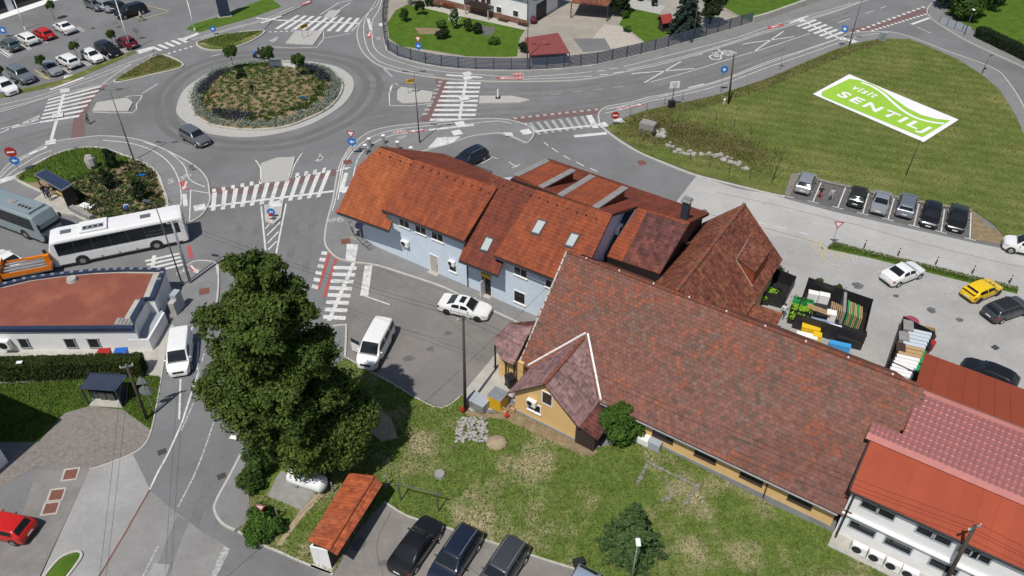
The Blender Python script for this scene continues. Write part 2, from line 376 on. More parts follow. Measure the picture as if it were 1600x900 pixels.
def tree(name, label, cat, base, blobs, n, size, lm, trunk_r=.25, group=None, limbs=6, z0=0.0):
    """blobs are (dx, dy, z, r, rz) about the base"""
    T = thing(name, label, cat, (base.x, base.y, z0), 0, group)
    mb = MB(); top = max(b[2] for b in blobs) * .85
    p = [Vector((0, 0, 0)), Vector((.1 * trunk_r, 0, top * .35)), Vector((0, .2 * trunk_r, top * .7)), Vector((0, 0, top))]; rr = [trunk_r, trunk_r * .75, trunk_r * .45, trunk_r * .15]
    for i in range(3): mb.cyl(p[i], p[i + 1], rr[i], rr[i + 1], 8, cap=False)
    mb.build('trunk', M['bark'], T, smooth=True)
    if limbs:
        lb = MB()
        for b in rnd.sample(list(blobs), min(limbs, len(blobs))):
            a = Vector((0, 0, max(.3, min(b[2] * .55, top * .8)))); e = Vector((b[0], b[1], b[2])); md = (a + e) / 2 + Vector((0, 0, -.1 * (e - a).length))
            lb.cyl(a, md, trunk_r * .4, trunk_r * .25, 6, cap=False); lb.cyl(md, e, trunk_r * .25, trunk_r * .08, 6, cap=False)
        lb.build('limb', M['bark'], T, smooth=True)
    c, nn = crown_points([(b[0] + base.x, b[1] + base.y, b[2] + z0, b[3], b[4]) for b in blobs], n)
    quads('crown', c, size, lm, nn, .55, T)
    return T
def spruce(name, label, base, h, r, n, lm, group=None, size=.16):
    T = thing(name, label, 'tree', (base.x, base.y, 0), 0, group)
    MB().cyl((0, 0, 0), (0, 0, h * .97), r * .09, .02, 8).build('trunk', M['bark'], T, smooth=True)
    lv = int(h * 2.6); C = []; Nn = []; per = n // max(1, sum(max(4, int(13 * (1 - i / lv))) for i in range(lv)))
    for i in range(lv):
        f = i / lv; z = .25 + h * .96 * f; rr = r * (1 - f) ** .85 * rng.uniform(.85, 1.1); k = max(4, int(13 * (1 - f)))
        for j in range(k):
            a = 2 * math.pi * (j + rng.uniform(0, .9)) / k; L = rr * rng.uniform(.75, 1.15)
            t = rng.uniform(0.08, 1, per) ** .7; sp = (1.05 - t) * L * .20 + .04
            off = rng.normal(size=(per, 3)) * sp[:, None] * np.array([.8, .8, .35])
            q = np.stack([np.cos(a) * t * L, np.sin(a) * t * L, z - .22 * t * t * L + .1 * t], 1) + off
            C.append(q + np.array([base.x, base.y, 0])); Nn.append(np.tile([np.cos(a) * .35, np.sin(a) * .35, .9], (per, 1)))
    quads('crown', np.concatenate(C), size, lm, np.concatenate(Nn), .5, T, .4)
    return T

# ================================================================== ground, roads, pavements
mb = MB(); mb.add([(-1500, -300, -.06), (1500, -300, -.06), (1500, 2600, -.06), (-1500, 2600, -.06)], [(0, 1, 2, 3)]); structure('ground', mb, M['field'])
mb = MB(); mb.add([(-150, 8, 0), (120, 8, 0), (120, 190, 0), (-150, 190, 0)], [(0, 1, 2, 3)]); structure('road', mb, M['asphalt'])
def sheet(name, px, z, m, k=0, world=None):
    pts = world or (PS(px, z, k, True) if k else PX(px, z)); mb = MB(); mb.poly(pts); return structure(name, mb, m)
def raised(name, pts, z1, m, z0=-.02): mb = MB(); mb.prism(pts, z0, z1); return structure(name, mb, m)
KW, KZ = .17, .135
def kerbline(px, k=5, closed=False, z1=KZ, w=KW): mb = MB(); mb.kerb(PS(px, z1, k, closed), w, -.02, z1, 0, closed); structure('kerb', mb, M['kerb'])

# right-hand service road and car park, paler asphalt
sheet('service_road', [(1088, 275), (1118, 284), (1150, 294), (1200, 303), (1300, 330), (1420, 357), (1520, 379), (1640, 402), (1800, 440), (1900, 700), (1640, 690), (1500, 640), (1360, 610), (1220, 520), (1100, 430), (1050, 330), (1059, 312)], .006, M['asphalt_light'])
sheet('car_park', [(1172, 360), (1290, 383), (1360, 398), (1480, 425), (1700, 480), (1900, 720), (1640, 690), (1500, 640), (1360, 610), (1180, 520), (1100, 430)], .012, mat('asphalt_car_park', (.385, .377, .36), (.335, .328, .315), .4, .95, mott=.07, bump=.2, bscale=40, c3=(.29, .285, .275), scale3=.15))
sheet('parking_bay_surface', [(1232, 308), (1247, 271), (1285, 281), (1360, 298), (1440, 314), (1480, 321), (1520, 328), (1517, 375), (1420, 352), (1330, 331)], .012, M['asphalt_dark'])
sheet('pavement_patch', [(1520, 328), (1519, 374), (1583, 384), (1565, 365), (1540, 350)], .03, M['soil'])
# forecourt in front of the blue house, warmer and darker
sheet('forecourt', [(514, 502), (512, 470), (562, 412), (700, 458), (800, 506), (775, 552), (725, 612), (690, 636), (650, 620), (612, 597), (575, 577), (541, 557), (540, 512)], .006, M['asphalt_warm'])
sheet('small_car_park', [(600, 782), (637, 805), (695, 822), (757, 842), (815, 861), (875, 880), (930, 898), (960, 930), (470, 930), (500, 893), (520, 897), (560, 830)], .006, mat('asphalt_old', (.235, .218, .20), (.20, .188, .175), .5, .95, mott=.07, bump=.2, bscale=40, c3=(.17, .158, .147), scale3=.3))
# lower left paving
sheet('driveway', [(140, 733), (207, 708), (234, 764), (196, 832), (150, 905), (60, 905), (95, 830)], .006, M['asphalt_pale'])
sheet('road_patch', [(234, 766), (282, 806), (318, 832), (352, 852), (330, 905), (150, 905), (196, 832)], .008, mat('asphalt_mid', (.265, .26, .252), (.23, .226, .22), .5, .95, mott=.07, c3=(.20, .197, .192), scale3=.3))
sheet('road_patch', [(277, 806), (256, 855), (238, 905), (262, 905), (285, 838), (296, 815)], .012, M['asphalt'])
sheet('road_patch', [(240, 880), (265, 882), (258, 905), (228, 905)], .014, M['asphalt_pale'])
sheet('pavement_patch', [(0, 905), (0, 865), (36, 800), (60, 728), (140, 733), (104, 812), (62, 905)], .006, mat('asphalt_yard', (.235, .222, .208), (.20, .19, .18), .6, .95, mott=.07, c3=(.165, .158, .15), scale3=.3))
sheet('gravel_yard', [(100, 645), (140, 634), (192, 640), (236, 672), (225, 695), (206, 708), (170, 722), (140, 733), (60, 728), (0, 760), (-60, 800), (-60, 690), (60, 690)], .012, M['gravel'])

# roundabout
c_out = [(276, 166), (286, 142), (308, 124), (334, 110), (366, 101), (402, 96), (440, 94.5), (476, 95), (500, 98), (526, 104), (546, 116), (553, 130), (548, 148), (530, 168), (490, 192), (450, 205), (410, 212.4), (374, 214), (340, 211), (310, 203), (280, 182)]
c_in = [(297, 156), (298, 146), (308, 132), (326, 118), (350, 108), (380, 101), (415, 98), (450, 97), (480, 100), (514, 108), (530, 122), (535, 134), (528, 152), (510, 170), (480, 185), (450, 196), (420, 201), (390, 202), (360, 200), (330, 194), (310, 184), (302, 174)]
raised('roundabout_apron', PS(c_out, .07, 5, True), .07, M['stone'])
rin = PS(c_in, .25, 5, True)
raised('roundabout_island', rin, .25, M['soil'])
mb = MB(); mb.kerb(rin, .28, 0, .30, 0, True); structure('kerb', mb, M['kerb'])
RC = sum(rin, Vector()) / len(rin)
mb = MB(); rings = [(1.0, .26), (.9, .55), (.75, .95), (.55, 1.3), (.3, 1.55), (0.02, 1.62)]
for q, z in rings:
    mb.v += [tuple((RC + (p - RC) * (q * .985))[:2]) + (z,) for p in rin]; 
n = len(rin)
for j in range(5): mb.f += [(j * n + i, j * n + (i + 1) % n, (j + 1) * n + (i + 1) % n, (j + 1) * n + i) for i in range(n)]
mb.m = [0] * len(mb.f); structure('roundabout_mound', mb, M['soil'], smooth=True)
def moundz(x, y):
    d = math.hypot(x - RC.x, y - RC.y); a = math.atan2(y - RC.y, x - RC.x)
    best = min(rin, key=lambda p: abs((math.atan2(p.y - RC.y, p.x - RC.x) - a + math.pi) % (2 * math.pi) - math.pi))
    q = d / math.hypot(best.x - RC.x, best.y - RC.y)
    for (q1, z1), (q0, z0) in zip(rings, rings[1:]):
        if q >= q0: return z0 + (z1 - z0) * (q - q0) / (q1 - q0), q
    return 1.62, q
# darker rubbered tracks round the island
for f, w in ((1.30, 1.0), (1.47, .9)):
    mb = MB(); mb.ribbon([RC + (Vector((p.x, p.y, 0)) - Vector((RC.x, RC.y, 0))) * f - Vector((0, 0, RC.z - .008)) for p in rin], w, 0, True)
    structure('road_wear', mb, mat('asphalt_rubbered', (.125, .123, .12), (.15, .148, .144), .35, .85, w=(.3, .7)))

# kerbed traffic islands of pale setts
ISL = [[(447, 67), (489, 69), (504, 48), (462, 48)], [(145, 172), (152, 160), (198, 153), (206, 160), (200, 172)], [(622, 155), (622, 141), (626, 136), (676, 144), (672, 158), (630, 160)],
       [(750, 150), (800, 150), (828, 156), (812, 159), (749, 160)], [(409, 255), (432, 247), (460, 245), (450, 281), (410, 284)], [(414, 320), (441, 316), (437, 340), (427, 349), (416, 345)], [(506, 26), (522, 26), (533, 16), (516, 16)]]
for l in ISL:
    raised('traffic_island', PX(l, .13), .13, M['stone']); kerbline(l, 1, True, .15, .2)

# pavements
def pave(px, z=.115): raised('pavement', PX(px, z), z, M['pave'])
top_road = [(597, -30), (591, 4), (575, 20), (562, 37), (558, 54), (562, 72), (572, 87), (587, 99), (607, 107), (637, 114), (677, 120), (700, 123), (750, 126), (800, 127), (875, 126), (925, 122), (982, 111), (1050, 96), (1125, 74), (1200, 50), (1300, 20), (1350, 2), (1420, -22)]
top_in = [(1390, -32), (1290, -2), (1200, 30), (1175, 37), (1082, 65), (1025, 81), (966, 95), (925, 104), (910, 104), (870, 109), (824, 111), (782, 111), (738, 110), (696, 107), (656, 100), (622, 90), (603, 80), (600, 60), (600, 38), (604, 10), (608, -30)]
pave([(p.x, p.y) for p in []] or (top_road + top_in)); kerbline(top_road)
s2_road = [(935, 182), (937, 174), (950, 166), (987, 159), (1015, 151), (1050, 145), (1125, 125), (1200, 96), (1262, 76), (1312, 59), (1330, 51), (1375, 49), (1400, 51), (1430, 60), (1482, 80), (1550, 105), (1575, 127), (1600, 167), (1625, 230)]
field_up = [(947, 197), (962, 192), (982, 181), (1010, 172), (1050, 163), (1085, 157), (1125, 147), (1200, 122), (1250, 100), (1300, 79), (1330, 69), (1375, 60), (1420, 61), (1450, 72), (1495, 92), (1532, 115), (1562, 140), (1587, 180), (1600, 210), (1612, 255)]
pave(s2_road + field_up[::-1]); kerbline(s2_road)
s3_road = [(507, 375), (510, 350), (520, 312), (525, 282), (530, 260), (540, 240), (550, 227), (575, 207), (612, 197), (662, 192), (710, 188), (755, 185), (787, 186), (812, 191), (830, 199), (834, 208), (830, 217), (822, 222)]
s3_in = [(805, 215), (785, 208), (760, 209), (735, 213), (700, 225), (648, 239), (600, 300), (560, 350)]
pave(s3_road + s3_in + [(700, 400), (850, 500), (826, 506), (790, 494), (740, 471), (695, 449), (662, 437), (625, 425), (590, 414), (562, 410), (542, 407), (525, 401), (511, 387)])
kerbline(s3_road + s3_in[:6]); kerbline([(507, 375), (511, 387), (525, 401), (542, 407), (562, 410), (590, 414), (625, 425), (662, 437), (695, 449), (740, 471), (790, 494), (812, 504)])
s4_road = [(-20, 285), (0, 271), (15, 255), (50, 237), (80, 222), (125, 215), (162, 212), (212, 217), (250, 230), (300, 256), (322, 277), (327, 300), (327, 315), (315, 335), (297, 347)]
g5 = [(25, 279), (30, 270), (82, 242), (120, 231), (155, 230), (185, 239), (225, 254), (245, 270), (255, 295), (260, 312), (258, 330), (225, 345), (180, 352), (150, 345), (118, 330), (100, 312), (60, 297)]
pave(s4_road + [(270, 350), (225, 352), (180, 358), (140, 352), (110, 335), (60, 318), (45, 318), (-20, 300)]); kerbline(s4_road)
raised('planted_island', PS(g5, .17, 4, True), .17, M['soil']); kerbline(g5, 4, True, .22, .3)
raised('bus_stop_platform', PX([(45, 317), (66, 302), (102, 308), (152, 341), (143, 350), (118, 337), (60, 327)], .2), .2, M['concrete'])
sheet('lawn', [(30, 276), (84, 244), (120, 233), (155, 232), (184, 241), (200, 250), (160, 265), (120, 280), (100, 290), (70, 280), (50, 285)], .185, M['lawn_lush'], 4)
s5_road = [(-30, 182), (0, 175), (50, 160), (100, 145), (160, 132), (180, 126), (222, 101), (240, 83)]
pave(s5_road + [(236, 72), (212, 82), (160, 104), (95, 132), (0, 153), (-30, 160)]); kerbline(s5_road)
raised('grass_island', PX([(178, 126), (190, 117), (222, 99), (250, 86), (270, 91), (286, 101), (272, 108), (237, 116), (200, 124)], .15), .15, M['verge']); kerbline([(178, 127), (190, 117), (222, 98), (250, 85), (272, 91), (286, 101), (272, 108), (237, 116), (200, 125)], 4, True, .17, .25)
sheet('grass_strip', [(0, 153), (0, 147), (95, 125), (150, 102), (210, 79), (213, 82), (160, 105), (96, 132)], .16, M['verge'])
raised('grass_island', PX([(309, 67), (325, 59), (352, 54), (400, 48), (412, 49), (390, 64), (350, 76), (322, 76)], .15), .15, M['verge']); kerbline([(307, 67), (325, 59), (352, 53), (400, 47), (413, 49), (391, 64), (350, 77), (320, 76)], 4, True, .17, .25)
pave([(283, 52), (292, 42), (345, 20), (400, 5), (470, -20), (520, -20), (470, 10), (425, 32), (412, 46), (352, 53), (325, 58), (306, 66), (294, 60)])
raised('grass_strip', PX([(290, 46), (312, 50), (356, 38), (400, 25), (440, 10), (420, -5), (385, 9), (342, 26), (300, 38)], .14), .14, M['lawn_lush'])
# bottom-left road edges
s6 = [(292, 414), (307, 407), (330, 408), (340, 414), (341, 430), (341, 447), (338, 475), (332, 500)]
pave(s6 + [(280, 515), (262, 500), (285, 447), (280, 430)]); kerbline(s6)
r_k = [(420, 600), (400, 640), (386, 675), (385, 690), (360, 740), (337, 783), (336, 800), (347, 817), (367, 828)]
pave(r_k + [(392, 812), (388, 760), (405, 720), (440, 680), (450, 620)]); kerbline(r_k, z1=.13)
kerbline([(258, 545), (250, 600), (243, 640), (235, 675), (225, 695), (207, 708), (175, 722), (140, 733)], z1=.06, w=.12)
kerbline([(539, 557), (541, 512), (538, 507), (520, 509)], 3)
sheet('concrete_pad', [(725, 612), (775, 552), (792, 560), (806, 590), (800, 625), (770, 640), (732, 642)], .03, M['concrete'])

# grass
LAWN = [(541, 558), (575, 578), (612, 598), (650, 621), (690, 637), (722, 616), (735, 645), (775, 645), (810, 645), (896, 692), (930, 700), (980, 690), (1036, 700), (1107, 737), (1211, 791), (1300, 831), (1400, 890), (1470, 930), (960, 930), (930, 898), (875, 881), (815, 862), (757, 843), (695, 823), (637, 806), (600, 783), (560, 830), (520, 897), (470, 877), (432, 860), (400, 847), (372, 830), (388, 790), (395, 750), (420, 700), (460, 640), (500, 590)]
lawn_w = PX(LAWN, .06); mb = MB(); mb.prism(lawn_w, -.02, .06); structure('lawn', mb, M['lawn'])
kerbline([(541, 558), (575, 578), (612, 598), (650, 621), (690, 637), (722, 616)], 3, z1=.1, w=.12)
kerbline([(600, 783), (637, 806), (695, 823), (757, 843), (815, 862), (875, 881), (930, 898)], 3, z1=.09, w=.12)
kerbline([(372, 830), (400, 847), (432, 860), (470, 877), (520, 897)], 3, z1=.1, w=.14)
sheet('concrete_slab', [(432, 745), (440, 735), (496, 765), (472, 797), (418, 775)], .09, M['concrete_grey'])
sheet('path', [(500, 768), (508, 772), (480, 800), (462, 822), (440, 852), (432, 852), (452, 822), (468, 798)], .08, M['sand'])
FIELD = field_up + [(1660, 300), (1660, 380), (1583, 383), (1555, 352), (1520, 327), (1475, 320), (1440, 313), (1360, 297), (1285, 280), (1247, 270), (1236, 272), (1226, 303), (1200, 299), (1150, 286), (1087, 270), (1037, 251), (1000, 236), (975, 219), (955, 206)]
field_w = PX(FIELD, .1); mb = MB(); mb.prism(field_w, -.02, .1); structure('meadow', mb, M['field'])
kerbline([(935, 182), (938, 194), (950, 206), (972, 222), (1000, 238), (1037, 254), (1087, 273), (1150, 289), (1200, 301), (1226, 307)], 5, z1=.12, w=.25)
sheet('dry_bank', [(985, 195), (1020, 186), (1060, 182), (1120, 200), (1180, 225), (1190, 245), (1160, 262), (1100, 248), (1040, 228), (1000, 214)], .115, mat('dry_grass', (.20, .175, .075), (.105, .13, .034), .8, 1.0, bump=.6, bscale=8, spec=.1, mott=.2, c3=(.105, .135, .032), scale3=.35, w3=(.42, .62)), 4)
sheet('worn_verge', [(985, 184), (1050, 165), (1125, 149), (1200, 124), (1300, 82), (1375, 62), (1378, 66), (1310, 90), (1205, 133), (1130, 158), (1060, 172), (1000, 190)], .112, M['verge'])
sheet('bay_edge', [(1236, 272), (1247, 270), (1285, 280), (1360, 297), (1440, 313), (1520, 327), (1518, 330), (1440, 317), (1360, 301), (1285, 284), (1249, 274), (1234, 306), (1226, 304)], .125, M['gravel'])
STRIP = [(1293, 388), (1302, 379), (1360, 394), (1420, 408), (1500, 428), (1590, 450), (1590, 458), (1500, 437), (1420, 417), (1360, 402)]
raised('grass_strip', PX(STRIP, .1), .1, M['lawn_lush']); kerbline([(1302, 379), (1360, 394), (1420, 408), (1500, 428), (1590, 450)], 2, z1=.13)
# upper right and top
raised('pavement', PX([(1467, -10), (1450, 12), (1452, 25), (1467, 37), (1505, 60), (1550, 82), (1600, 105), (1700, 160), (1700, 150), (1600, 92), (1520, 52), (1475, 26), (1490, -10)], .1), .1, M['pave'])
kerbline([(1470, -10), (1450, 12), (1452, 25), (1467, 37), (1505, 60), (1550, 82), (1600, 105), (1700, 160)])
sheet('lawn', [(1480, 20), (1490, -60), (1900, -60), (1900, 220), (1700, 148), (1600, 90), (1530, 52)], .05, M['lawn_lush'])
sheet('lawn', [(1175, 37), (1110, 5), (1090, -30), (1250, -60), (1390, -32), (1290, -2)], .05, M['lawn_lush'])
YARD = [(608, -30), (604, 10), (601, 38), (601, 60), (604, 79), (622, 88), (656, 98), (696, 105), (738, 108), (782, 109), (824, 109), (870, 107), (925, 102), (966, 93), (1025, 79), (1082, 63), (1175, 35), (1120, 5), (1060, -30), (900, -60), (700, -60)]
raised('house_yard', PX(YARD, .05), .05, mat('yard_concrete', (.36, .325, .27), (.29, .265, .225), .5, .95, c3=(.25, .23, .20), scale3=.2))
sheet('lawn', [(605, 36), (618, 16), (636, 7), (690, 19), (756, 33), (820, 47), (812, 60), (808, 88), (782, 89), (730, 88), (676, 79), (625, 72), (608, 60)], .06, M['lawn_lush'])
sheet('lawn', [(967, 38), (985, 9), (1025, 19), (1060, 40), (1040, 57), (1008, 66), (985, 48)], .06, M['lawn_lush'])
sheet('garden_path', [(945, 78), (912, 83), (925, 60), (945, 38), (968, 40), (985, 52), (1005, 67)], .062, mat('yard_setts', (.48, .44, .38), (.36, .32, .27), 3, .95))
sheet('driveway', [(895, 60), (945, 60), (955, 77), (912, 82)], .064, M['asphalt'])
sheet('gravel_bed', [(982, 12), (988, -5), (1040, 10), (1030, 22)], .066, M['stone'])
sheet('garden_bed', [(648, 43), (690, 44), (695, 54), (655, 53)], .066, M['soil']); sheet('pond', [(752, 40), (775, 43), (768, 56), (752, 54)], .066, M['asphalt_dark'])
sheet('terrace', [(640, 6), (676, 4), (826, 42), (822, 47), (756, 33), (690, 19)], .068, M['concrete'])

# ================================================================== painted markings
PZ = .122
def line(px, w=.12, z=.014, m='paint', k=4, closed=False, name='lane_line'):
    mb = MB(); mb.ribbon(PS(px, z, k, closed), w, 0, closed); structure(name, mb, M[m])
def dashes(a, b, n, duty=.5, w=.12, z=.014, m='paint'):
    A, B = P(*a, z), P(*b, z); mb = MB()
    for i in range(n): mb.ribbon([A.lerp(B, i / n), A.lerp(B, (i + duty) / n)], w)
    structure('lane_line', mb, M[m])
def zebra(l0, l1, r0, r1, n, duty=.5, z=.014, m='paint', skip=()):
    L0, L1, R0, R1 = P(*l0, z), P(*l1, z), P(*r0, z), P(*r1, z); g = [MB(), MB()]
    for i in range(n):
        if i in skip: continue
        a, b = (i - duty / 2) / (n - 1), (i + duty / 2) / (n - 1)
        g[0].add([L0.lerp(L1, a), R0.lerp(R1, a), R0.lerp(R1, b), L0.lerp(L1, b)], [(0, 1, 2, 3)])
    for q in g[:1]:
        q.f = [f if (Vector(q.v[f[1]]) - Vector(q.v[f[0]])).cross(Vector(q.v[f[2]]) - Vector(q.v[f[0]])).z > 0 else f[::-1] for f in q.f]
        structure('zebra_crossing', q, M[m])
def pad(px, s=.58, z=PZ, rz=.4):
    c = P(*px, z); mb = MB(); q = Matrix.Rotation(rz, 3, 'Z')
    mb.add([c + q @ Vector(p) for p in ((-s, -s, 0), (s, -s, 0), (s, s, 0), (-s, s, 0))], [(0, 1, 2, 3)]); structure('tactile_paving', mb, M['paint'])
def patch(px, z, m, name='road_marking'): mb = MB(); mb.poly(PX(px, z)); structure(name, mb, M[m])
zebra((75, 156), (62, 191), (160, 134), (124, 181), 7, .45); zebra((432, 45), (540, 50), (466, 24), (560, 28), 9, .45); zebra((549, 49), (564, 49), (569, 28), (582, 27), 2, .3, m='paint_worn', z=.017)
zebra((697, 129.5), (672, 187), (751, 130), (742, 187), 9, .48); zebra((333, 329), (497, 308), (335, 301), (514, 266), 12, .45)
zebra((828, 192), (920, 180), (843, 210), (931, 199), 9, .42, m='paint_worn'); zebra((818, 193), (920, 180), (824, 202), (931, 200), 2, .09, z=.018)
zebra((521, 418), (505, 495), (557, 419), (540, 497), 8, .5); zebra((502, 395), (487, 447), (511, 396), (497, 449), 6, .5)
zebra((227, 408), (234, 426), (280, 396), (286, 413), 4, .48)
zebra((1246, 41), (1290, 60), (1275, 31), (1317, 50), 6, .5); zebra((237, 73), (279, 60), (252, 79), (292, 66), 5, .5)
zebra((335, 300), (505, 270), (334, 295), (507, 262), 13, .4); zebra((694, 122), (668, 178), (688, 122), (660, 178), 10, .45, m='paint_worn')
zebra((660, 45), (690, 45), (660, 46), (690, 46), 2, .1) if False else None
dashes((262, 84), (305, 71), 5, .5, .4); dashes((420, 50), (463, 48), 5, .5, .3); dashes((802, 185), (940, 170), 12, .5, .45, m='paint_worn')
for a, b in (((1330, 52), (1448, 9)), ((1362, 48), (1450, 21))): dashes(a, b, 15, .5, .5)
# red cycle surfacing
def band(px, w, z=.011, m='red_worn', k=6): mb = MB(); mb.ribbon(PS(px, z, k), w); structure('cycle_path', mb, M[m])
band([(689, 118), (690, 140), (682, 165), (664, 190)], 1.7); band([(162, 131), (140, 150), (126, 180), (121, 216)], 1.5); band([(400, 297), (470, 281), (541, 265)], 1.4); band([(328, 298), (400, 297)], 1.4)
band([(800, 188), (870, 180), (940, 172)], 1.5); band([(1330, 49), (1380, 38), (1448, 15)], 1.6, m='red_worn'); band([(515, 396), (497, 452)], .3, m='paint_red'); band([(526, 402), (506, 465)], .3, m='paint_red'); band([(295, 384), (299, 404)], .4, m='paint_red')
band([(535, 266), (543, 263)], 1.3, m='paint_red')
RED = [[(280, 284), (290, 283), (295, 296), (284, 297)], [(573, 49), (579, 49), (581, 58), (574, 60)], [(984, 166), (1003, 161), (1007, 164), (986, 168)], [(967, 168), (977, 166), (979, 169), (969, 171)], [(1199, 41), (1222, 37), (1226, 40), (1200, 46)], [(637, 206), (662, 201), (664, 205), (638, 208)], [(617, 204), (630, 203), (629, 208), (619, 209)], [(801, 114), (816, 113), (817, 124), (803, 125)], [(776, 120), (800, 120), (800, 124), (776, 124)], [(469, 6), (484, 1), (488, 3), (472, 9)], [(295, 417), (303, 415), (310, 424), (302, 426)], [(526, 327), (530, 331), (527, 335), (523, 333)]]
for r in RED: patch(r, PZ + .004, 'paint_red')
def arrow(px, d, s=.9, z=PZ + .009, m='paint'):
    c = P(*px, z); a = (P(px[0] + d[0], px[1] + d[1], z) - c).normalized(); b = Vector((-a.y, a.x, 0)); mb = MB()
    mb.poly([c + a * s, c + a * .2 * s + b * .35 * s, c + a * .2 * s + b * .12 * s, c - a * s + b * .12 * s, c - a * s - b * .12 * s, c + a * .2 * s - b * .12 * s, c + a * .2 * s - b * .35 * s]); structure('arrow_marking', mb, M[m])
def bike(px, d, s=.9, z=PZ + .009, m='paint'):
    c = P(*px, z); a = (P(px[0] + d[0], px[1] + d[1], z) - c).normalized(); b = Vector((-a.y, a.x, 0)); mb = MB()
    for q in (-.6, .6): mb.ribbon([c + a * s * (q + .38 * math.cos(t)) + b * s * .38 * math.sin(t) for t in np.linspace(0, 2 * math.pi, 13)[:-1]], .1 * s, 0, True)
    for l in ([(-.6, 0), (-.2, .5), (.45, .5), (.6, 0)], [(-.2, .5), (0, 0), (.45, .5)], [(-.6, 0), (0, 0)], [(.45, .5), (.4, .75), (.6, .78)], [(-.2, .5), (-.26, .68)]): mb.ribbon([c + a * s * x + b * s * y for x, y in l], .1 * s)
    structure('bicycle_marking', mb, M[m])
for p, d in (((289, 290), (-3, 8)), ((577, 53), (-2, 6)), ((995, 164), (10, -2)), ((1211, 41), (-10, 2)), ((650, 204), (-12, 2)), ((790, 122), (-10, 0)), ((479, 4), (8, -3)), ((304, 421), (5, 5)), ((537, 264), (8, -2))): arrow(p, d)
for p, d in (((289, 277), (6, -3)), ((972, 168), (8, -2)), ((624, 206), (8, -1)), ((810, 116), (3, 0)), ((525, 344), (8, 0)), ((810, 122), (4, 0))): bike(p, d, .75)
for p, d in (((266, 283), (0, 6)), ((592, 60), (0, -4)), ((628, 214), (-8, 2)), ((37, 247), (8, -4)), ((285, 425), (5, -2))): bike(p, d, .6)
# cycle-lane and edge lines on the pavements
for l in ([(594, -10), (586, 5), (572, 27), (568, 45), (572, 70), (582, 87), (600, 99), (637, 110), (677, 117)], [(599, -10), (592, 15), (582, 32), (581, 50), (584, 72), (597, 86), (625, 97), (662, 107), (695, 112), (730, 115), (800, 120), (870, 117), (925, 112)],
          [(810, 124), (870, 122), (925, 119)], [(975, 104), (1050, 85), (1150, 59), (1200, 42), (1290, 17), (1330, 5)], [(980, 109), (1050, 93), (1125, 72), (1200, 47), (1300, 18), (1345, 2)],
          [(945, 177), (975, 170), (1015, 158), (1060, 149), (1125, 133), (1200, 105), (1262, 84), (1312, 66)], [(945, 171), (987, 162), (1015, 154), (1050, 147), (1125, 127), (1200, 99), (1312, 60)], [(1312, 66), (1345, 56), (1375, 52)],
          [(528, 312), (533, 282), (537, 260), (547, 242), (560, 228), (580, 214), (615, 203), (662, 197), (708, 192)], [(519, 330), (524, 312), (530, 282), (535, 255), (545, 238), (556, 226)], [(550, 300), (552, 275), (560, 246), (580, 226), (610, 212), (650, 206), (708, 198)], [(720, 195), (775, 189), (800, 193)],
          [(0, 277), (20, 258), (50, 240), (72, 232)], [(4, 281), (25, 264), (60, 243), (80, 235)], [(160, 219), (205, 224), (240, 236), (265, 255), (279, 280), (283, 305), (282, 325)], [(225, 222), (260, 235), (287, 258), (296, 280), (320, 292)], [(298, 297), (296, 346)], [(298, 297), (328, 302)],
          [(0, 164), (60, 150), (122, 128), (175, 108), (245, 82)], [(0, 171), (60, 155), (110, 137), (160, 119), (205, 100)], [(160, 131), (180, 116), (204, 101)], [(313, 60), (360, 46), (420, 30), (470, 10)], [(300, 62), (350, 47), (412, 30), (460, 10)]):
    line(l, .11, PZ)
for a, b in (((78, 140), (131, 121)), ((46, 241), (73, 229)), ((697, 117), (753, 121)), ((670, 203), (740, 195)), ((408, 36), (440, 25)), ((1234, 36), (1262, 25)), ((288, 303), (290, 322)), ((541, 270), (533, 300)), ((575, 29), (580, 47))): line([a, b], .45, PZ + .003, k=1)
# guidance lines across the junctions
for a, b in (((79, 222), (107, 120)), ((400, 30), (600, 38)), ((714, 207), (730, 115)), ((292, 327), (542, 296)), ((800, 209), (936, 195)), ((553, 410), (514, 501)), ((1247, 29), (1312, 60)), ((241, 399), (238, 421))): line([a, b], .38, .018, k=1)
for a, b in ((((430, 31)), ((400, 28))),): line([a, b], .38, PZ + .004, k=1)
for p in ((107, 120), (101, 141), (79, 222), (714, 207), (719, 193), (730, 115), (730, 121), (598, 38), (541, 296), (312, 324), (942, 195), (967, 189), (1253, 32), (1316, 60), (1332, 64)): pad(p)
for p in ((90, 180), (725, 153), (430, 319), (822, 206)): pad(p, .62, .16)
patch([(542, 381), (560, 382), (555, 408), (540, 406)], PZ, 'paint', 'tactile_paving'); line([(576, 415), (569, 462)], .75, .014, k=1); line([(569, 462), (609, 476)], .14, .014, k=1)
patch([(683, 215), (720, 213), (705, 224), (668, 232)], PZ + .002, 'paint', 'tactile_paving'); patch([(785, 207), (800, 207), (803, 213), (790, 212)], PZ + .002, 'paint', 'tactile_paving')
patch([(0, 280), (28, 272), (26, 278), (0, 287)], PZ + .003, 'paint', 'tactile_paving'); line([(897, 213), (948, 208)], .6, .014, k=1); line([(1424, 38), (1452, 28)], .5, .014, k=1)
patch([(340, 27), (352, 24), (358, 30), (346, 33)], PZ + .003, 'paint', 'tactile_paving'); patch([(284, 60), (308, 51), (312, 53), (290, 63)], PZ + .003, 'paint', 'tactile_paving'); patch([(213, 79), (236, 73), (240, 77), (218, 84)], PZ + .003, 'paint', 'tactile_paving')
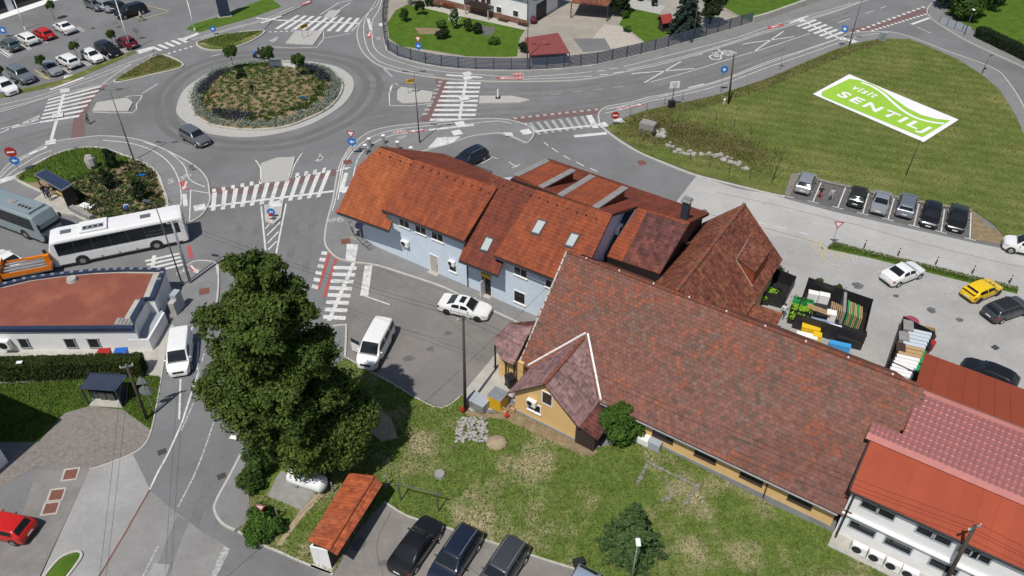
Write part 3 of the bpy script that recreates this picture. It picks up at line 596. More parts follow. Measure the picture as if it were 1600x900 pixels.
# road centre and island outlines
for l in ([(145, 175), (207, 176), (213, 163), (222, 149), (196, 151)], [(615, 129), (609, 165), (676, 161)], [(422, 73), (495, 74), (506, 49)], [(399, 250), (407, 262), (407, 284)], [(472, 239), (460, 258), (453, 280)], [(609, 140), (615, 129), (622, 133)]): line(l, .13, k=2)
for l in ([(408, 322), (415, 392)], [(447, 318), (431, 398)], [(415, 357), (421, 350)], [(417, 368), (438, 347)], [(418, 380), (435, 362)], [(419, 390), (432, 377)]): line(l, .17, k=1)
for l in ([(0, 208), (62, 180)], [(0, 202), (60, 186)], [(10, 202), (62, 191)], [(26, 197), (60, 187)], [(44, 191), (62, 182)], [(500, 23), (530, 4)], [(515, 24), (548, 4)], [(530, 4), (550, 0)], [(512, 30), (530, 24)]): line(l, .16, k=1)
for l in ([(987, 115), (1084, 107)], [(1007, 129), (1064, 96)], [(1160, 69), (1241, 57)], [(1180, 79), (1224, 49)]): line(l, .2, k=1)
line([(1017, 128), (1080, 111), (1140, 92), (1200, 74), (1266, 52)], .12); dashes((1308, 36), (1330, 28), 1, .9); dashes((1352, 21), (1370, 15), 1, .7); dashes((1375, 13), (1392, 7), 1, .6); dashes((860, 148), (990, 133), 4, .5, m='paint_worn')
for a, b in (((933, 111), (946, 110)), ((952, 108), (966, 106)), ((937, 117), (950, 116)), ((958, 114), (974, 112))): line([a, b], .14, PZ, k=1)
for a, b in (((1015, 152), (1045, 146)), ((1075, 137), (1100, 131)), ((1048, 97), (1098, 84)), ((1022, 103), (1045, 97))): line([a, b], .22, .016, k=1)
for a, b in (((862, 231), (872, 238)), ((880, 243), (891, 249)), ((900, 253), (912, 259)), ((922, 263), (934, 268)), ((850, 222), (857, 228)), ((1432, 42), (1455, 52)), ((1200 + 10, 353), (1229, 358)), ((1246, 362), (1263, 366)), ((1185, 347), (1196, 350))): line([a, b], .13, .018, k=1)
bike((1128, 86), (6, -2), 2.2, .016); bike((1142, 84), (6, -2), 1.0, .016)
for p, d in (((27 + 400, 61), (-6, 3)), ((498, 248), (0, 10))): patch([(p[0] - 7, p[1] + 3), (p[0] + 8, p[1] - 5), (p[0] + 6, p[1] + 1), (p[0], p[1] + 5)], .014, 'paint_worn')
# left road (bottom): kerbs lines and dashes
for l in ([(311, 466), (299, 517)], [(330, 465), (326, 488)], [(282, 592), (280, 655)], [(310, 534), (308, 578)], [(338, 415), (341, 430)], [(316, 565), (303, 602), (286, 655), (277, 677)]): line(l, .14, .016 if l[0][0] != 338 else PZ, k=2)
for l in ([(319, 552), (308, 593)], [(302, 630), (297, 642), (283, 673)], [(334, 660), (316, 712), (300, 750), (278, 792)], [(375, 718), (335, 790)], [(247, 853), (222, 903)]): line(l, .13, .016, 'paint_worn', k=2)
line([(277, 677), (262, 710), (247, 737), (234, 765)], .14, .016)
patch([(350, 853), (360, 858), (336, 905), (326, 905)], .02, 'paint_worn')
# faded outer edge dashes round the roundabout
for l in ([(600, 107), (606, 113), (613, 120)], [(222, 146), (232, 140), (246, 131)], [(330, 88), (345, 84)], [(500, 240), (500, 248)], [(504, 60), (548, 52)]): line(l, .3, .014, 'paint_worn', k=2)
# worn lanes, tar seams and oil marks
M['lane_wear'] = mat('asphalt_lane_wear', (.142, .139, .135), (.178, .174, .168), .5, .88, mott=.10, bump=.2, bscale=40)
for l in ([(560, 128), (640, 132), (700, 136), (830, 141), (950, 128), (1060, 103), (1200, 62), (1330, 18)], [(570, 185), (640, 176), (760, 172), (900, 162), (1000, 145), (1130, 108), (1260, 66)], [(470, 300), (462, 350), (450, 420), (440, 480)], [(366, 292), (372, 340), (380, 400)], [(352, 690), (320, 770), (300, 830)], [(0, 195), (60, 176), (140, 156), (215, 132)], [(0, 225), (70, 204), (160, 184), (230, 176)]):
    q = PS(l, .004); sx = [v + (Vector((1.7, 0, 0)) if abs(q[-1].y - q[0].y) > abs(q[-1].x - q[0].x) else Vector((0, -1.7, 0))) for v in q]; mb = MB(); mb.ribbon(q, .75); mb.ribbon(sx, .7); structure('road_wear', mb, M['lane_wear'])
M['tar'] = mat('tar_seam', (.095, .093, .09), (.135, .132, .128), 3, .85)
for l in ([(600, 420), (640, 446), (700, 500), (760, 545)], [(560, 500), (620, 512), (690, 530)], [(1085, 330), (1180, 352), (1290, 383)], [(700, 870), (760, 905)], [(610, 800), (590, 850), (600, 900)], [(880, 165), (960, 156), (1040, 136)], [(600, 60 + 70), (590, 160), (572, 180)], [(1120, 300), (1220, 322), (1340, 352), (1480, 390), (1600, 418)]):
    p_ = PS(l, .0135, 4); mb = MB(); mb.ribbon([q + Vector((rnd.uniform(-.08, .08), rnd.uniform(-.08, .08), 0)) for q in p_], .05); structure('tar_seam', mb, M['tar'])
M['oil'] = mat('oil_stain', (.10, .098, .095), (.15, .147, .142), 2.2, .7)
for x, y, r in ((640, 560, .5), (672, 545, .35), (1340, 446, .6), (1455, 485, .5), (1400, 462, .35), (60, 70, .5), (120, 62, .45), (180, 36, .5), (560, 850, .6), (600, 880, .45), (1500, 500, .4), (1100, 330, .5), (700, 520, .4)):
    c = P(x, y, .0145); mb = MB(); mb.poly([c + Vector((r * rnd.uniform(.6, 1.2) * math.cos(a), r * rnd.uniform(.5, 1) * math.sin(a), 0)) for a in np.linspace(0, 6.28, 12)[:-1]]); structure('oil_stain', mb, M['oil'])
# parking bays
for a, b in (((1232, 307), (1247, 274)), ((1270, 315.5), (1283, 285)), ((1309, 324.5), (1322, 291)), ((1348, 334), (1358, 300)), ((1387.5, 343), (1397.5, 309)), ((1428, 353), (1436, 318)), ((1470.5, 362.5), (1476, 327)), ((1515.5, 373.5), (1517.5, 331))):
    line([a, b], .12, .02, k=1); u_ = (a[0] - 9, a[1] - 2.2), (a[0] + 9, a[1] + 2.2); line(list(u_), .11, .02, k=1)
for a, b in (((54, 56), (75, 67)), ((29, 67), (46, 78)), ((90, 47), (104, 55)), ((118, 43), (130, 50)), ((0, 76), (17, 87)), ((0, 81), (14, 90)), ((97, 107), (110, 114)), ((127, 96), (139, 103)), ((160, 86), (170, 92)), ((186, 75), (197, 82))): line([a, b], .12, k=1); line([(a[0] + 3, a[1] - 1.5), (b[0] + 3, b[1] - 1.5)], .12, k=1)
for a, b in (((54, 109), (78, 124)), ((60, 117), (74, 123)), ((20, 132), (33, 142)), ((200, 25), (232, 9)), ((232, 9), (264, 17)), ((205, 23), (222, 30)), ((222, 30), (262, 18)), ((210, 21), (220, 26))): line([a, b], .16, m='paint_yel', k=1)
for a, b in (((752, 255), (768, 247)), ((762, 243), (778, 248)), ((800, 262), (812, 257)), ((795, 253), (808, 261))): line([a, b], .12, k=1)
for a, b in (((1296, 416), (1352, 398)), ((1302, 417), (1357, 399)), ((1353, 432), (1376, 423)), ((1356, 434), (1376, 427)), ((1409, 447), (1464, 427)), ((1414, 449), (1470, 429)), ((1468, 463), (1500, 448)), ((1473, 465), (1503, 452)), ((1528, 480), (1545, 470))): line([a, b], .11, .018, 'paint_worn', k=1)
for a, b in (((1258, 372), (1289, 405)), ((1270, 374), (1293, 395)), ((1280, 375), (1290, 402)), ((1297, 392), (1308, 409)), ((1308, 393), (1318, 407)), ((1318, 394), (1330, 404)), ((1289, 405), (1294, 411))): line([a, b], .14, .018, 'paint_yel', k=1)
# trench seam and covers
def cover(px, w=.7, l=.7, z=.012, rz=.3, m='rust', name='manhole_cover'):
    c = P(*px, z); mb = MB(); mb.box((c.x, c.y, z), (w, l, .02), rz); structure(name, mb, M[m])
M['rust'] = mat('rusty_iron', (.20, .075, .05), (.15, .06, .045), 3, .8)
M['iron'] = mat('dark_iron', (.05, .05, .05), None, rough=.7)
mb = MB()
for px in ((110, 741), (88, 773), (79, 794)):
    c = P(*px, .01); mb.box((c.x, c.y, .012), (1.15, 1.15, .02), .15)
structure('concrete_frame', mb, M['concrete'])
for px in ((110, 741), (88, 773), (79, 794)): cover(px, .85, .85, .03, .15)
for px in ((1003, 254), (540, 377), (543, 253), (319, 455)): cover(px, .9, .9, .012 if px[0] > 600 else .13, .3, 'rust')
for px in ((346, 744), (253, 706), (1353, 475), (1555, 543), (186, 42), (145, 44)): cover(px, .6, .5, .016, .5, 'iron')
line([(234, 765), (196, 832), (152, 905)], .12, .016, 'rust', k=1)
line([(104, 772), (118, 764), (132, 756)], .5, .014, 'iron', k=1) if False else None

# grass blades and dry tufts on the nearest lawns
HOLES += [PX(l) for l in ([(1268, 147), (1444, 224), (1500, 187), (1327, 114)], [(428, 745), (440, 732), (500, 765), (472, 800), (414, 775)], [(500, 766), (508, 772), (480, 800), (462, 822), (440, 853), (430, 852), (452, 822), (468, 798)], [(566, 650), (590, 640), (612, 655), (622, 685), (596, 690), (575, 672)], [(720, 637), (745, 648), (800, 648), (860, 678), (935, 707), (925, 714), (850, 685), (790, 657), (730, 652)], [(763, 686), (791, 686), (791, 702), (763, 702)], [(138, 637), (193, 640), (201, 610), (150, 608)])]
lw = [p for p in lawn_w]; q = scatter(lw, 42000); blades('grass', q, .06, .13, .035, M['blade'])['kind'] = 'stuff'
q = scatter(lw, 22000); blades('dry_grass', q, .06, .10, .04, M['blade_dry'])['kind'] = 'stuff'
q = scatter(field_w, 40000); blades('meadow_grass', q, .1, .11, .05, M['blade'])['kind'] = 'stuff'
bank = PX([(985, 192), (1025, 186), (1060, 182), (1130, 200), (1200, 225), (1195, 250), (1160, 268), (1090, 255), (1030, 235), (985, 214)])
bk = spl(PX([(1000, 200), (1050, 204), (1110, 222), (1180, 245)], .1), 40); bi = rng.integers(0, len(bk), 12000); q = np.array([(p.x, p.y) for p in bk])[bi] + rng.normal(0, 1.9, (12000, 2)); q = q[inpoly(q, field_w)]; blades('dry_grass', q, .1, .30, .05, M['blade_dry'])['kind'] = 'stuff'
for nm, l, z, n, m in (('meadow_grass', [(985, 184), (1050, 165), (1125, 149), (1200, 124), (1300, 82), (1375, 62), (1378, 68), (1310, 92), (1205, 136), (1130, 162), (1060, 178), (1000, 196)], .1, 9000, 'blade_dry'), ('grass', [(30, 276), (84, 244), (120, 233), (155, 232), (184, 241), (200, 250), (160, 265), (120, 280), (100, 290)], .18, 6000, 'blade'),
        ('grass', [(178, 126), (222, 99), (250, 86), (286, 101), (237, 116)], .15, 3000, 'blade_dry'), ('grass', [(309, 67), (352, 54), (412, 49), (350, 76)], .15, 3000, 'blade'), ('grass', STRIP, .1, 5000, 'blade')):
    blades(nm, scatter(PX(l), n), z, .16, .05, M[m])['kind'] = 'stuff'

# ================================================================== building helpers
def tilemat(name, c, c2, tw=.30, tc=.36, rib=.8, c3=None, rough=.8, var=.25, gloss=.3):
    m = mat(name, c, c2, .7, rough, c3=c3, scale3=.35, coords='O', spec=gloss, mott=.14); t = m.node_tree; b = t.nodes['Principled BSDF']
    tc_ = _n(t, 'ShaderNodeTexCoord'); sp = _n(t, 'ShaderNodeSeparateXYZ'); t.links.new(tc_.outputs['Object'], sp.inputs[0])
    def math_(op, a, b_=None):
        n = _n(t, 'ShaderNodeMath', operation=op)
        for i, v in enumerate((a, b_)):
            if v is None: continue
            if isinstance(v, (int, float)): n.inputs[i].default_value = v
            else: t.links.new(v, n.inputs[i])
        return n.outputs[0]
    ix = math_('FLOOR', math_('DIVIDE', sp.outputs[0], tw)); iy = math_('FLOOR', math_('DIVIDE', sp.outputs[1], tc))
    cb = _n(t, 'ShaderNodeCombineXYZ'); t.links.new(ix, cb.inputs[0]); t.links.new(iy, cb.inputs[1])
    wn = _n(t, 'ShaderNodeTexWhiteNoise'); t.links.new(cb.outputs[0], wn.inputs['Vector'])
    hv = _n(t, 'ShaderNodeHueSaturation'); mr = _n(t, 'ShaderNodeMapRange'); mr.inputs[3].default_value = 1 - var; mr.inputs[4].default_value = 1 + var
    t.links.new(wn.outputs['Value'], mr.inputs[0]); t.links.new(mr.outputs[0], hv.inputs['Value'])
    src = b.inputs['Base Color'].links[0].from_socket; t.links.new(src, hv.inputs['Color']); t.links.new(hv.outputs[0], b.inputs['Base Color'])
    mp = _n(t, 'ShaderNodeMapping'); mp.inputs['Scale'].default_value = (1.6, .13, 1); t.links.new(tc_.outputs['Object'], mp.inputs[0]); ns = _n(t, 'ShaderNodeTexNoise'); ns.inputs['Scale'].default_value = 1.3; ns.inputs['Detail'].default_value = 7; t.links.new(mp.outputs[0], ns.inputs['Vector'])
    m2 = _n(t, 'ShaderNodeMapRange'); m2.inputs[1].default_value = .32; m2.inputs[2].default_value = .68; m2.inputs[3].default_value = .78; m2.inputs[4].default_value = 1.12; t.links.new(ns.outputs['Fac'], m2.inputs[0]); h2 = _n(t, 'ShaderNodeHueSaturation'); t.links.new(m2.outputs[0], h2.inputs['Value']); t.links.new(hv.outputs[0], h2.inputs['Color']); t.links.new(h2.outputs[0], b.inputs['Base Color'])
    wv = math_('ABSOLUTE', math_('SINE', math_('MULTIPLY', sp.outputs[0], math.pi / tw)))
    bp = _n(t, 'ShaderNodeBump'); bp.inputs['Strength'].default_value = rib; bp.inputs['Distance'].default_value = .05
    t.links.new(wv, bp.inputs['Height']); t.links.new(bp.outputs[0], b.inputs['Normal'])
    return m
M['tile_a'] = tilemat('clay_tile_bright', (.35, .098, .033), (.30, .082, .029), c3=(.25, .068, .03), var=.10)
M['tile_b'] = tilemat('clay_tile', (.285, .072, .028), (.24, .060, .026), c3=(.20, .053, .027), var=.10)
M['tile_c'] = tilemat('clay_tile_aged', (.20, .049, .025), (.16, .041, .024), c3=(.135, .038, .025), var=.12)
M['tile_old'] = tilemat('old_flat_tile', (.20, .062, .038), (.13, .045, .032), .25, .3, .35, c3=(.24, .10, .05), var=.4)
M['tile_dark'] = tilemat('dark_brown_shingle', (.17, .055, .040), (.11, .042, .036), .35, .35, .4, c3=(.08, .035, .035), var=.35)
M['tile_grey'] = tilemat('grey_pink_shingle', (.27, .155, .15), (.21, .125, .125), .4, .25, .3, c3=(.30, .19, .18), var=.3)
M['sheet_red'] = tilemat('red_roof_sheet', (.30, .052, .028), (.27, .045, .026), .05, 5, .1, var=.02, rough=.45)
M['sheet_pink'] = mat('glossy_red_tile_sheet', (.46, .185, .17), (.42, .17, .16), 1.2, .40, metal=.42, coat=.8, spec=.9)
M['sheet_pink'].node_tree.nodes['Principled BSDF'].inputs['Coat Roughness'].default_value = .22
M['flashing_red'] = mat('red_flashing', (.40, .15, .13), (.36, .13, .12), 1.5, .45, metal=.25, spec=.5)
M['sheet_panel'] = mat('red_roof_panel', (.34, .072, .036), (.31, .064, .033), .6, .62, objrand=.05, spec=.12)

def frame_of(pts):
    n = (pts[1] - pts[0]).cross(pts[2] - pts[0])
    if n.length < 1e-6: n = (pts[1] - pts[0]).cross(pts[3] - pts[0])
    n.normalize(); n = n if n.z > 0 else -n
    e = Vector((0, 0, 1)).cross(n); e.normalize(); g = n.cross(e)
    return e, g, n
def clip_y(poly, y, keep_above):
    out = []
    for i in range(len(poly)):
        a, b = poly[i - 1], poly[i]; ia, ib = (a[1] >= y) == keep_above, (b[1] >= y) == keep_above
        if ia != ib: t = (y - a[1]) / (b[1] - a[1]); out.append((a[0] + t * (b[0] - a[0]), y))
        if ib: out.append(b)
    return out
def roof(T, pts, th, m, course=.36, lift=.045, name='roof', under=None):
    """a tiled slope: thick slab plus stepped tile courses, modelled in its own plane"""
    pts = [Vector(p) for p in pts]; e, g, n = frame_of(pts); o = pts[0]
    loc = [((p - o).dot(e), (p - o).dot(g)) for p in pts]
    ys = [q[1] for q in loc]; y = math.floor(min(ys) / course) * course; mb = MB()
    while y < max(ys):
        s = clip_y(clip_y(loc, y, True), y + course, False)
        if len(s) > 2:
            h = lambda q: .01 + lift * (1 - (q[1] - y) / course)
            top = [Vector((q[0], q[1], h(q))) for q in s]; mb.poly(top)
            for i in range(len(s)):
                a, b = s[i - 1], s[i]
                mb.add([(a[0], a[1], 0), (b[0], b[1], 0), (b[0], b[1], h(b)), (a[0], a[1], h(a))], [(0, 1, 2, 3)])
        y += course
    sb = MB(); zl = Matrix((e, g, n)) @ Vector((0, 0, 1))
    top = [Vector((q[0], q[1], 0)) for q in loc]; lo = [p - zl * th for p in top]
    for P3 in (top, lo): sb.poly(P3)
    for i in range(len(top)): sb.add([top[i - 1], top[i], lo[i], lo[i - 1]], [(0, 1, 2, 3)])
    mb.add(sb.v, sb.f, 1)
    ob = mb.build(name, [m, under or M['brown']], None)
    W_ = Matrix.Translation(o) @ Matrix((e, g, n)).transposed().to_4x4()
    ob.parent = T; ob.matrix_local = TF[T.name].inverted() @ W_; TF[ob.name] = W_
    return ob
def profile(T, name, s0, s1, prof, m, z0=-.05):
    a = [F(s0, o, z) for o, z in prof]; b = [F(s1, o, z) for o, z in prof]; mb = MB(); n = len(prof)
    for P3 in (a, b):
        c = sum(P3, Vector()) / n
        for i in range(n): mb.add([P3[i - 1], P3[i], c], [(0, 1, 2)])
    for i in range(n): mb.add([a[i - 1], a[i], b[i], b[i - 1]], [(0, 1, 2, 3)])
    return mb.build(name, m, T, world=True)
def obox(T, name, s0, s1, o0, o1, z0, z1, m, bevel=0): # box in the barn frame
    c = F((s0 + s1) / 2, (o0 + o1) / 2, (z0 + z1) / 2); mb = MB(); mb.box(c, (abs(s1 - s0), abs(o1 - o0), z1 - z0), R(-33.5)); return mb.build(name, m, T, world=True, bevel=bevel)
def window(T, s0, s1, z0, z1, o, fm='frame_white', gm='glass', name='window', bars=1, out=.05, sill=True):
    """frame, pane and sill on a wall facing +o"""
    w = .09; mb = MB(); rz = R(-33.5)
    def bx(a, b, c, d, oo, t): mb.box(F((a + b) / 2, oo, (c + d) / 2), (b - a, t, d - c), rz)
    bx(s0 - w, s1 + w, z1, z1 + w, o + out / 2, out); bx(s0 - w, s1 + w, z0 - w, z0, o + out / 2, out)
    bx(s0 - w, s0, z0, z1, o + out / 2 - .001, out); bx(s1, s1 + w, z0, z1, o + out / 2 - .001, out)
    for i in range(bars): x = s0 + (s1 - s0) * (i + 1) / (bars + 1); bx(x - .03, x + .03, z0, z1, o + out / 2 - .004, out - .01)
    fr = mb.build(name, M[fm], T, world=True)
    obox(fr, 'pane', s0, s1, o - .02, o + .018, z0, z1, M[gm])
    if sill: obox(fr, 'sill', s0 - .12, s1 + .12, o, o + .13, z0 - w - .05, z0 - w - .002, M[fm])
    return fr
def wz(px, py, o): # pixel on the wall o = const -> s, z
    p = PV(px, py, F(0, o), N); return SO(p)[0], p.z
def ac_unit(T, name, s, o, z, w=.85, h=.62, d=.32, label=None, top=True):
    c = F(s, o + d / 2, z); mb = MB(); mb.box(c, (w, d, h), R(-33.5))
    if top: a = mb.build(name, M['white'], T, world=True, bevel=.02)
    else: a = mb.build(name, M['white'], None, bevel=.02)
    f = MB(); f.cyl(F(s - .12, o + d, z), F(s - .12, o + d + .015, z), h * .40, n=16); f.build('fan_grille', M['trim'], a, world=True)
    b = MB(); b.box(F(s - w * .35, o + d / 2, z - h / 2 - .06), (.06, d, .12), R(-33.5)); b.box(F(s + w * .35, o + d / 2, z - h / 2 - .06), (.06, d, .12), R(-33.5)); b.build('bracket', M['steel'], a, world=True)
    return a
HS, HO = 38.14, 7.35                                             # blue house survey offsets in the barn frame

# ================================================================== blue house
BH = thing('blue_house', 'long pale blue house with stepped orange clay tile roofs by the roundabout', 'house', tuple(F(-29, -10)))
b = lambda l: [(o - HO, z) for o, z in l]
profile(BH, 'wall', -2.0 - HS, 2.1 - HS, b([(.002, -.05), (.002, 5.6), (-3.75, 8.7), (-8.6, 5.4), (-8.6, -.05)]), M['blue_wall'])
profile(BH, 'wall', 2.1 - HS, 10.9 - HS, b([(0, -.05), (0, 6.05), (-3.75, 8.85), (-8.6, 5.6), (-8.6, -.05)]), M['blue_wall'])
profile(BH, 'wall', 10.9 - HS, 15.3 - HS, b([(-.003, -.05), (-.003, 5.1), (-5, 9.4), (-8, 8.0), (-8, -.05)]), M['blue_wall'])
profile(BH, 'wall', 15.3 - HS, 22.2 - HS, b([(0, -.05), (0, 5.95), (-5, 9.65), (-14.7, 5.6), (-14.7, -.05)]), M['blue_wall'])
profile(BH, 'wall', 22.2 - HS, 27.35 - HS, b([(-5.3, -.05), (-5.3, 5.2), (-9.1, 8.2), (-14.7, 5.8), (-14.7, -.05)]), M['dark_metal'])
pA, pB, pC, pE = (.65 - HO, 5.45, .86), (.65 - HO, 5.9, .76), (1.35 - HO, 4.3, .9), (.65 - HO, 5.8, .75)
pBr, pEr, pG = (-3.75 - HO, 9.25, -.45), (-5 - HO, 10.0, -.388), (-9.1 - HO, 8.5, .75)
def RP(l, pl): return [PP(a, c_, *pl) for a, c_ in l]
roof(BH, RP([(527, 331), (560, 259), (594, 229), (652, 253), (605, 331), (604, 341), (613, 346), (608, 360)], pA), .18, M['tile_a'], .34)
roof(BH, RP([(648, 249), (777, 293), (725, 377), (597, 327)], pB), .22, M['tile_b'], .34)
roof(BH, RP([(767, 271), (839, 297), (790, 400), (778, 430), (717, 406)], pC), .2, M['tile_c'], .34)
e0 = RP([(838, 296), (957, 335), (925, 403)], pE); se = SO(e0[2])
roof(BH, e0 + [F(-16.35, se[1], e0[2].z), F(-16.35, -6.7, 5.8), PP(772, 399, *pE)], .22, M['tile_b'], .34)
rA = PP(594, 229, *pBr); rB = PP(770, 290, *pBr); eA = PP(695, 241, *pBr); eB = PP(767, 270, *pBr)
roof(BH, [rA + (PP(648, 249, *pB) - rA) * .9, rB, eB, eA], .2, M['tile_c'], .34)
so = SO(eA); hipc = F(so[0] - 3.2, -4.4 - HO, eA.z)
roof(BH, [rA, rA + (PP(648, 249, *pB) - rA) * .9, eA], .15, M['tile_c'], .34)
# rear slope of the taller part, hip end and two wide shed dormers
rE0, rE1 = PP(800, 278, *pE), PP(957, 335, *pE); cR = PP(858, 251, *pEr)
roof(BH, [rE0, rE1, PP(995, 323, *pEr), PP(1078, 348, *pEr), PP(1108, 334, *pEr), cR], .25, M['tile_c'], .34)
sc = SO(cR); roof(BH, [rE0, cR, F(sc[0] - .3, sc[1] + 9.5, cR.z)], .2, M['tile_c'], .34)
pD = (-5 - HO, 9.97, -.13)
for l in ([(806, 275), (855, 251), (896, 266), (845, 293)], [(875, 306), (926, 275), (977, 293), (930, 325)]):
    q = RP(l, pD); d_ = roof(BH, q, .16, M['tile_b'], .34, .02, 'dormer_roof')
    for a, c_ in ((q[0], q[1]), (q[3], q[2])):
        dv = (c_ - a).normalized(); sd = Vector((-dv.y, dv.x, 0)).normalized() * .3
        mb = MB(); mb.slab([a - sd + Vector((0, 0, .09)), c_ - sd + Vector((0, 0, .09)), c_ + sd + Vector((0, 0, .09)), a + sd + Vector((0, 0, .09))], .12); mb.build('edge_flashing', M['rubber'], BH, world=True)
    mb = MB(); down = []
    for p in (q[1], q[2]): s_, o_ = SO(p); down.append(F(s_, o_, 10 + .388 * (o_ + 5 + HO) - .03))
    for a, c_, dn in ((q[3], q[2], down[1]), (q[0], q[1], down[0])):
        mb.add([a - Vector((0, 0, .17)), c_ - Vector((0, 0, .17)), dn], [(0, 1, 2)])
    mb.add([q[1] - Vector((0, 0, .17)), q[2] - Vector((0, 0, .17)), down[1], down[0]], [(0, 1, 2, 3)]); mb.build('dormer_cheek', M['tile_b'], BH, world=True)
# dark dormer wing beside the barn
gq = RP([(997, 324), (1078, 348), (1031, 428), (946, 400)], pG); roof(BH, gq, .28, M['tile_b'], .34, under=M['trim'])
up = Vector((0, 0, .05)); roof(BH, [p + up for p in RP([(1011, 332), (1076, 351), (1031, 427), (972, 409)], pG)], .04, M['tile_dark'], .3, .03, 'shingle_field')
mb = MB(); a, c_ = SO(gq[3]), SO(gq[2]); mb.box(F((a[0] + c_[0]) / 2, a[1] - .25, 4.55), (abs(c_[0] - a[0]), .3, 1.3), R(-33.5)); mb.build('fascia', M['trim'], BH, world=True)
mb = MB(); mb.box(F((a[0] + c_[0]) / 2, a[1] + .1, 3.9), (abs(c_[0] - a[0]), .5, .06), R(-33.5)); mb.build('flashing', M['steel'], BH, world=True)
mb = MB(); ch = PP(1069, 342, *pEr); s_, o_ = SO(ch); mb.box(F(s_, o_, ch.z + .7), (.62, .62, 2.2), R(-33.5)); chim = mb.build('chimney', M['dark_metal'], BH, world=True)
mb = MB(); mb.box(F(s_, o_, ch.z + 1.95), (.85, .85, .1), R(-33.5)); mb.box(F(s_, o_, ch.z + 2.1), (.7, .5, .2), R(-33.5)); mb.build('chimney_cap', M['steel'], chim, world=True)
# snow guards
for pl, l in ((pA, [(594, 240), (610, 246), (626, 252)]), (pB, [(642, 257.6), (661, 262.4), (673.6, 267.4), (686, 271.6), (698.4, 277), (711, 281.6), (724, 286.4), (737.6, 291), (751.6, 296.4), (765, 302)]),
              (pE, [(829, 305.5), (843, 310), (856, 316), (871, 321), (887, 326.5), (902, 332.5), (916, 337), (932, 342.5)]), (pC, [(774, 284), (787, 291), (800, 296), (815, 301)])):
    for q in l: p = PP(*q, *pl); mb = MB(); mb.box(p + Vector((0, 0, .07)), (.13, .24, .12), R(-33.5)); mb.build('snow_guard', M['tile_dark'], BH, world=True)
for pl, l in ((pC, [(760, 373), (770, 376.4), (761.6, 394), (751, 391)]), (pE, [(841, 346), (852.4, 349), (841.6, 367), (831, 364)]), (pE, [(893, 367), (904, 370), (894.4, 387), (883.6, 384)])):
    q = [p + Vector((0, 0, .16)) for p in RP(l, pl)]; c_ = sum(q, Vector()) / 4; mb = MB(); mb.slab([c_ + (p - c_) * 1.28 - Vector((0, 0, .03)) for p in q], .14)
    fr = mb.build('skylight', M['dark_metal'], BH, world=True); mb = MB(); mb.slab(q, .02); mb.build('pane', M['glass_sky'], fr, world=True)
    ap = [q[2] + (q[2] - q[1]) * .12, q[3] + (q[3] - q[0]) * .12]; mb = MB(); mb.slab([q[3] - Vector((0, 0, .05)), q[2] - Vector((0, 0, .05)), ap[0] - Vector((0, 0, .09)), ap[1] - Vector((0, 0, .09))], .03); mb.build('apron', M['rubber'], fr, world=True)
OW = -HO
for bl, br, zt in (((625, 350), (640, 357.4), 5.55), ((650, 360.3), (666, 367.3), 5.55), ((675.5, 370.6), (692.5, 379), 5.55), ((804, 427), (823, 434), 5.5)):
    s0, z0 = wz(*bl, OW); s1, z1 = wz(*br, OW); window(BH, s0, s1, (z0 + z1) / 2, zt, OW)
for bl, br, tl in (((703, 421), (713, 425), (702, 410)), ((804, 469), (820, 474.5), (803.6, 453)), ((853, 446), (862, 450), (853, 436))):
    s0, z0 = wz(*bl, OW); s1, _ = wz(*br, OW); _, z1 = wz(*tl, OW); window(BH, s0, s1, z0, z1, OW, bars=0)
for bl, br, tl, dm in (((674, 425), (686, 430.5), (673, 403), 'concrete'), ((754, 463), (768, 468.6), (753.4, 438), 'glass')):
    s0, z0 = wz(*bl, OW); s1, _ = wz(*br, OW); _, z1 = wz(*tl, OW); d_ = window(BH, s0, s1, .12, max(z1, 2.1), OW, gm=dm, name='door', bars=0, sill=False)
    obox(d_, 'step', s0 - .1, s1 + .1, OW, OW + .5, -.02, .17, M['concrete'])
    if dm == 'glass': obox(d_, 'door_leaf', s0 + .3, s0 + .36, OW + .03, OW + .75, .2, 2.0, M['frame_white']); obox(d_, 'shop_sign', s0, s1, OW + .02, OW + .18, max(z1, 2.1) + .12, max(z1, 2.1) + .5, M['sign_yel'])
    else: s_ = s0 + .8; obox(d_, 'handle', s_ - .06, s_ + .06, OW + .05, OW + .1, 1.0, 1.06, M['steel'])
s_, z_ = wz(634.8, 379, OW); ac_unit(BH, 'air_conditioner', s_, OW + .02, z_); mb = MB(); mb.tube([F(s_, OW + .04, .1), F(s_, OW + .04, z_ - .3)], .03); mb.build('pipe', M['white'], BH, world=True)
s_, z_ = wz(707.7, 409.5, OW); ac_unit(BH, 'air_conditioner', s_, OW + .02, z_, .7, .5)
s_, z_ = wz(968, 360, 0); c_ = PV(964, 357, F(22.2 - HS, 0), U); s_, o_ = SO(c_); mb = MB(); mb.box(F(s_ + .2, o_, c_.z), (.34, .95, .7), R(-33.5)); aw = mb.build('air_conditioner', M['white'], BH, world=True, bevel=.02); mb = MB(); mb.cyl(F(s_ + .37, o_, c_.z), F(s_ + .39, o_, c_.z), .27, n=14); mb.build('fan_grille', M['trim'], aw, world=True)
mb = MB(); mb.tube([F(10.95 - HS, OW + .08, 0), F(10.95 - HS, OW + .08, 3.9), F(10.95 - HS, OW + .9, 4.3)], .055, 8); mb.build('downpipe', M['dark_metal'], BH, world=True)
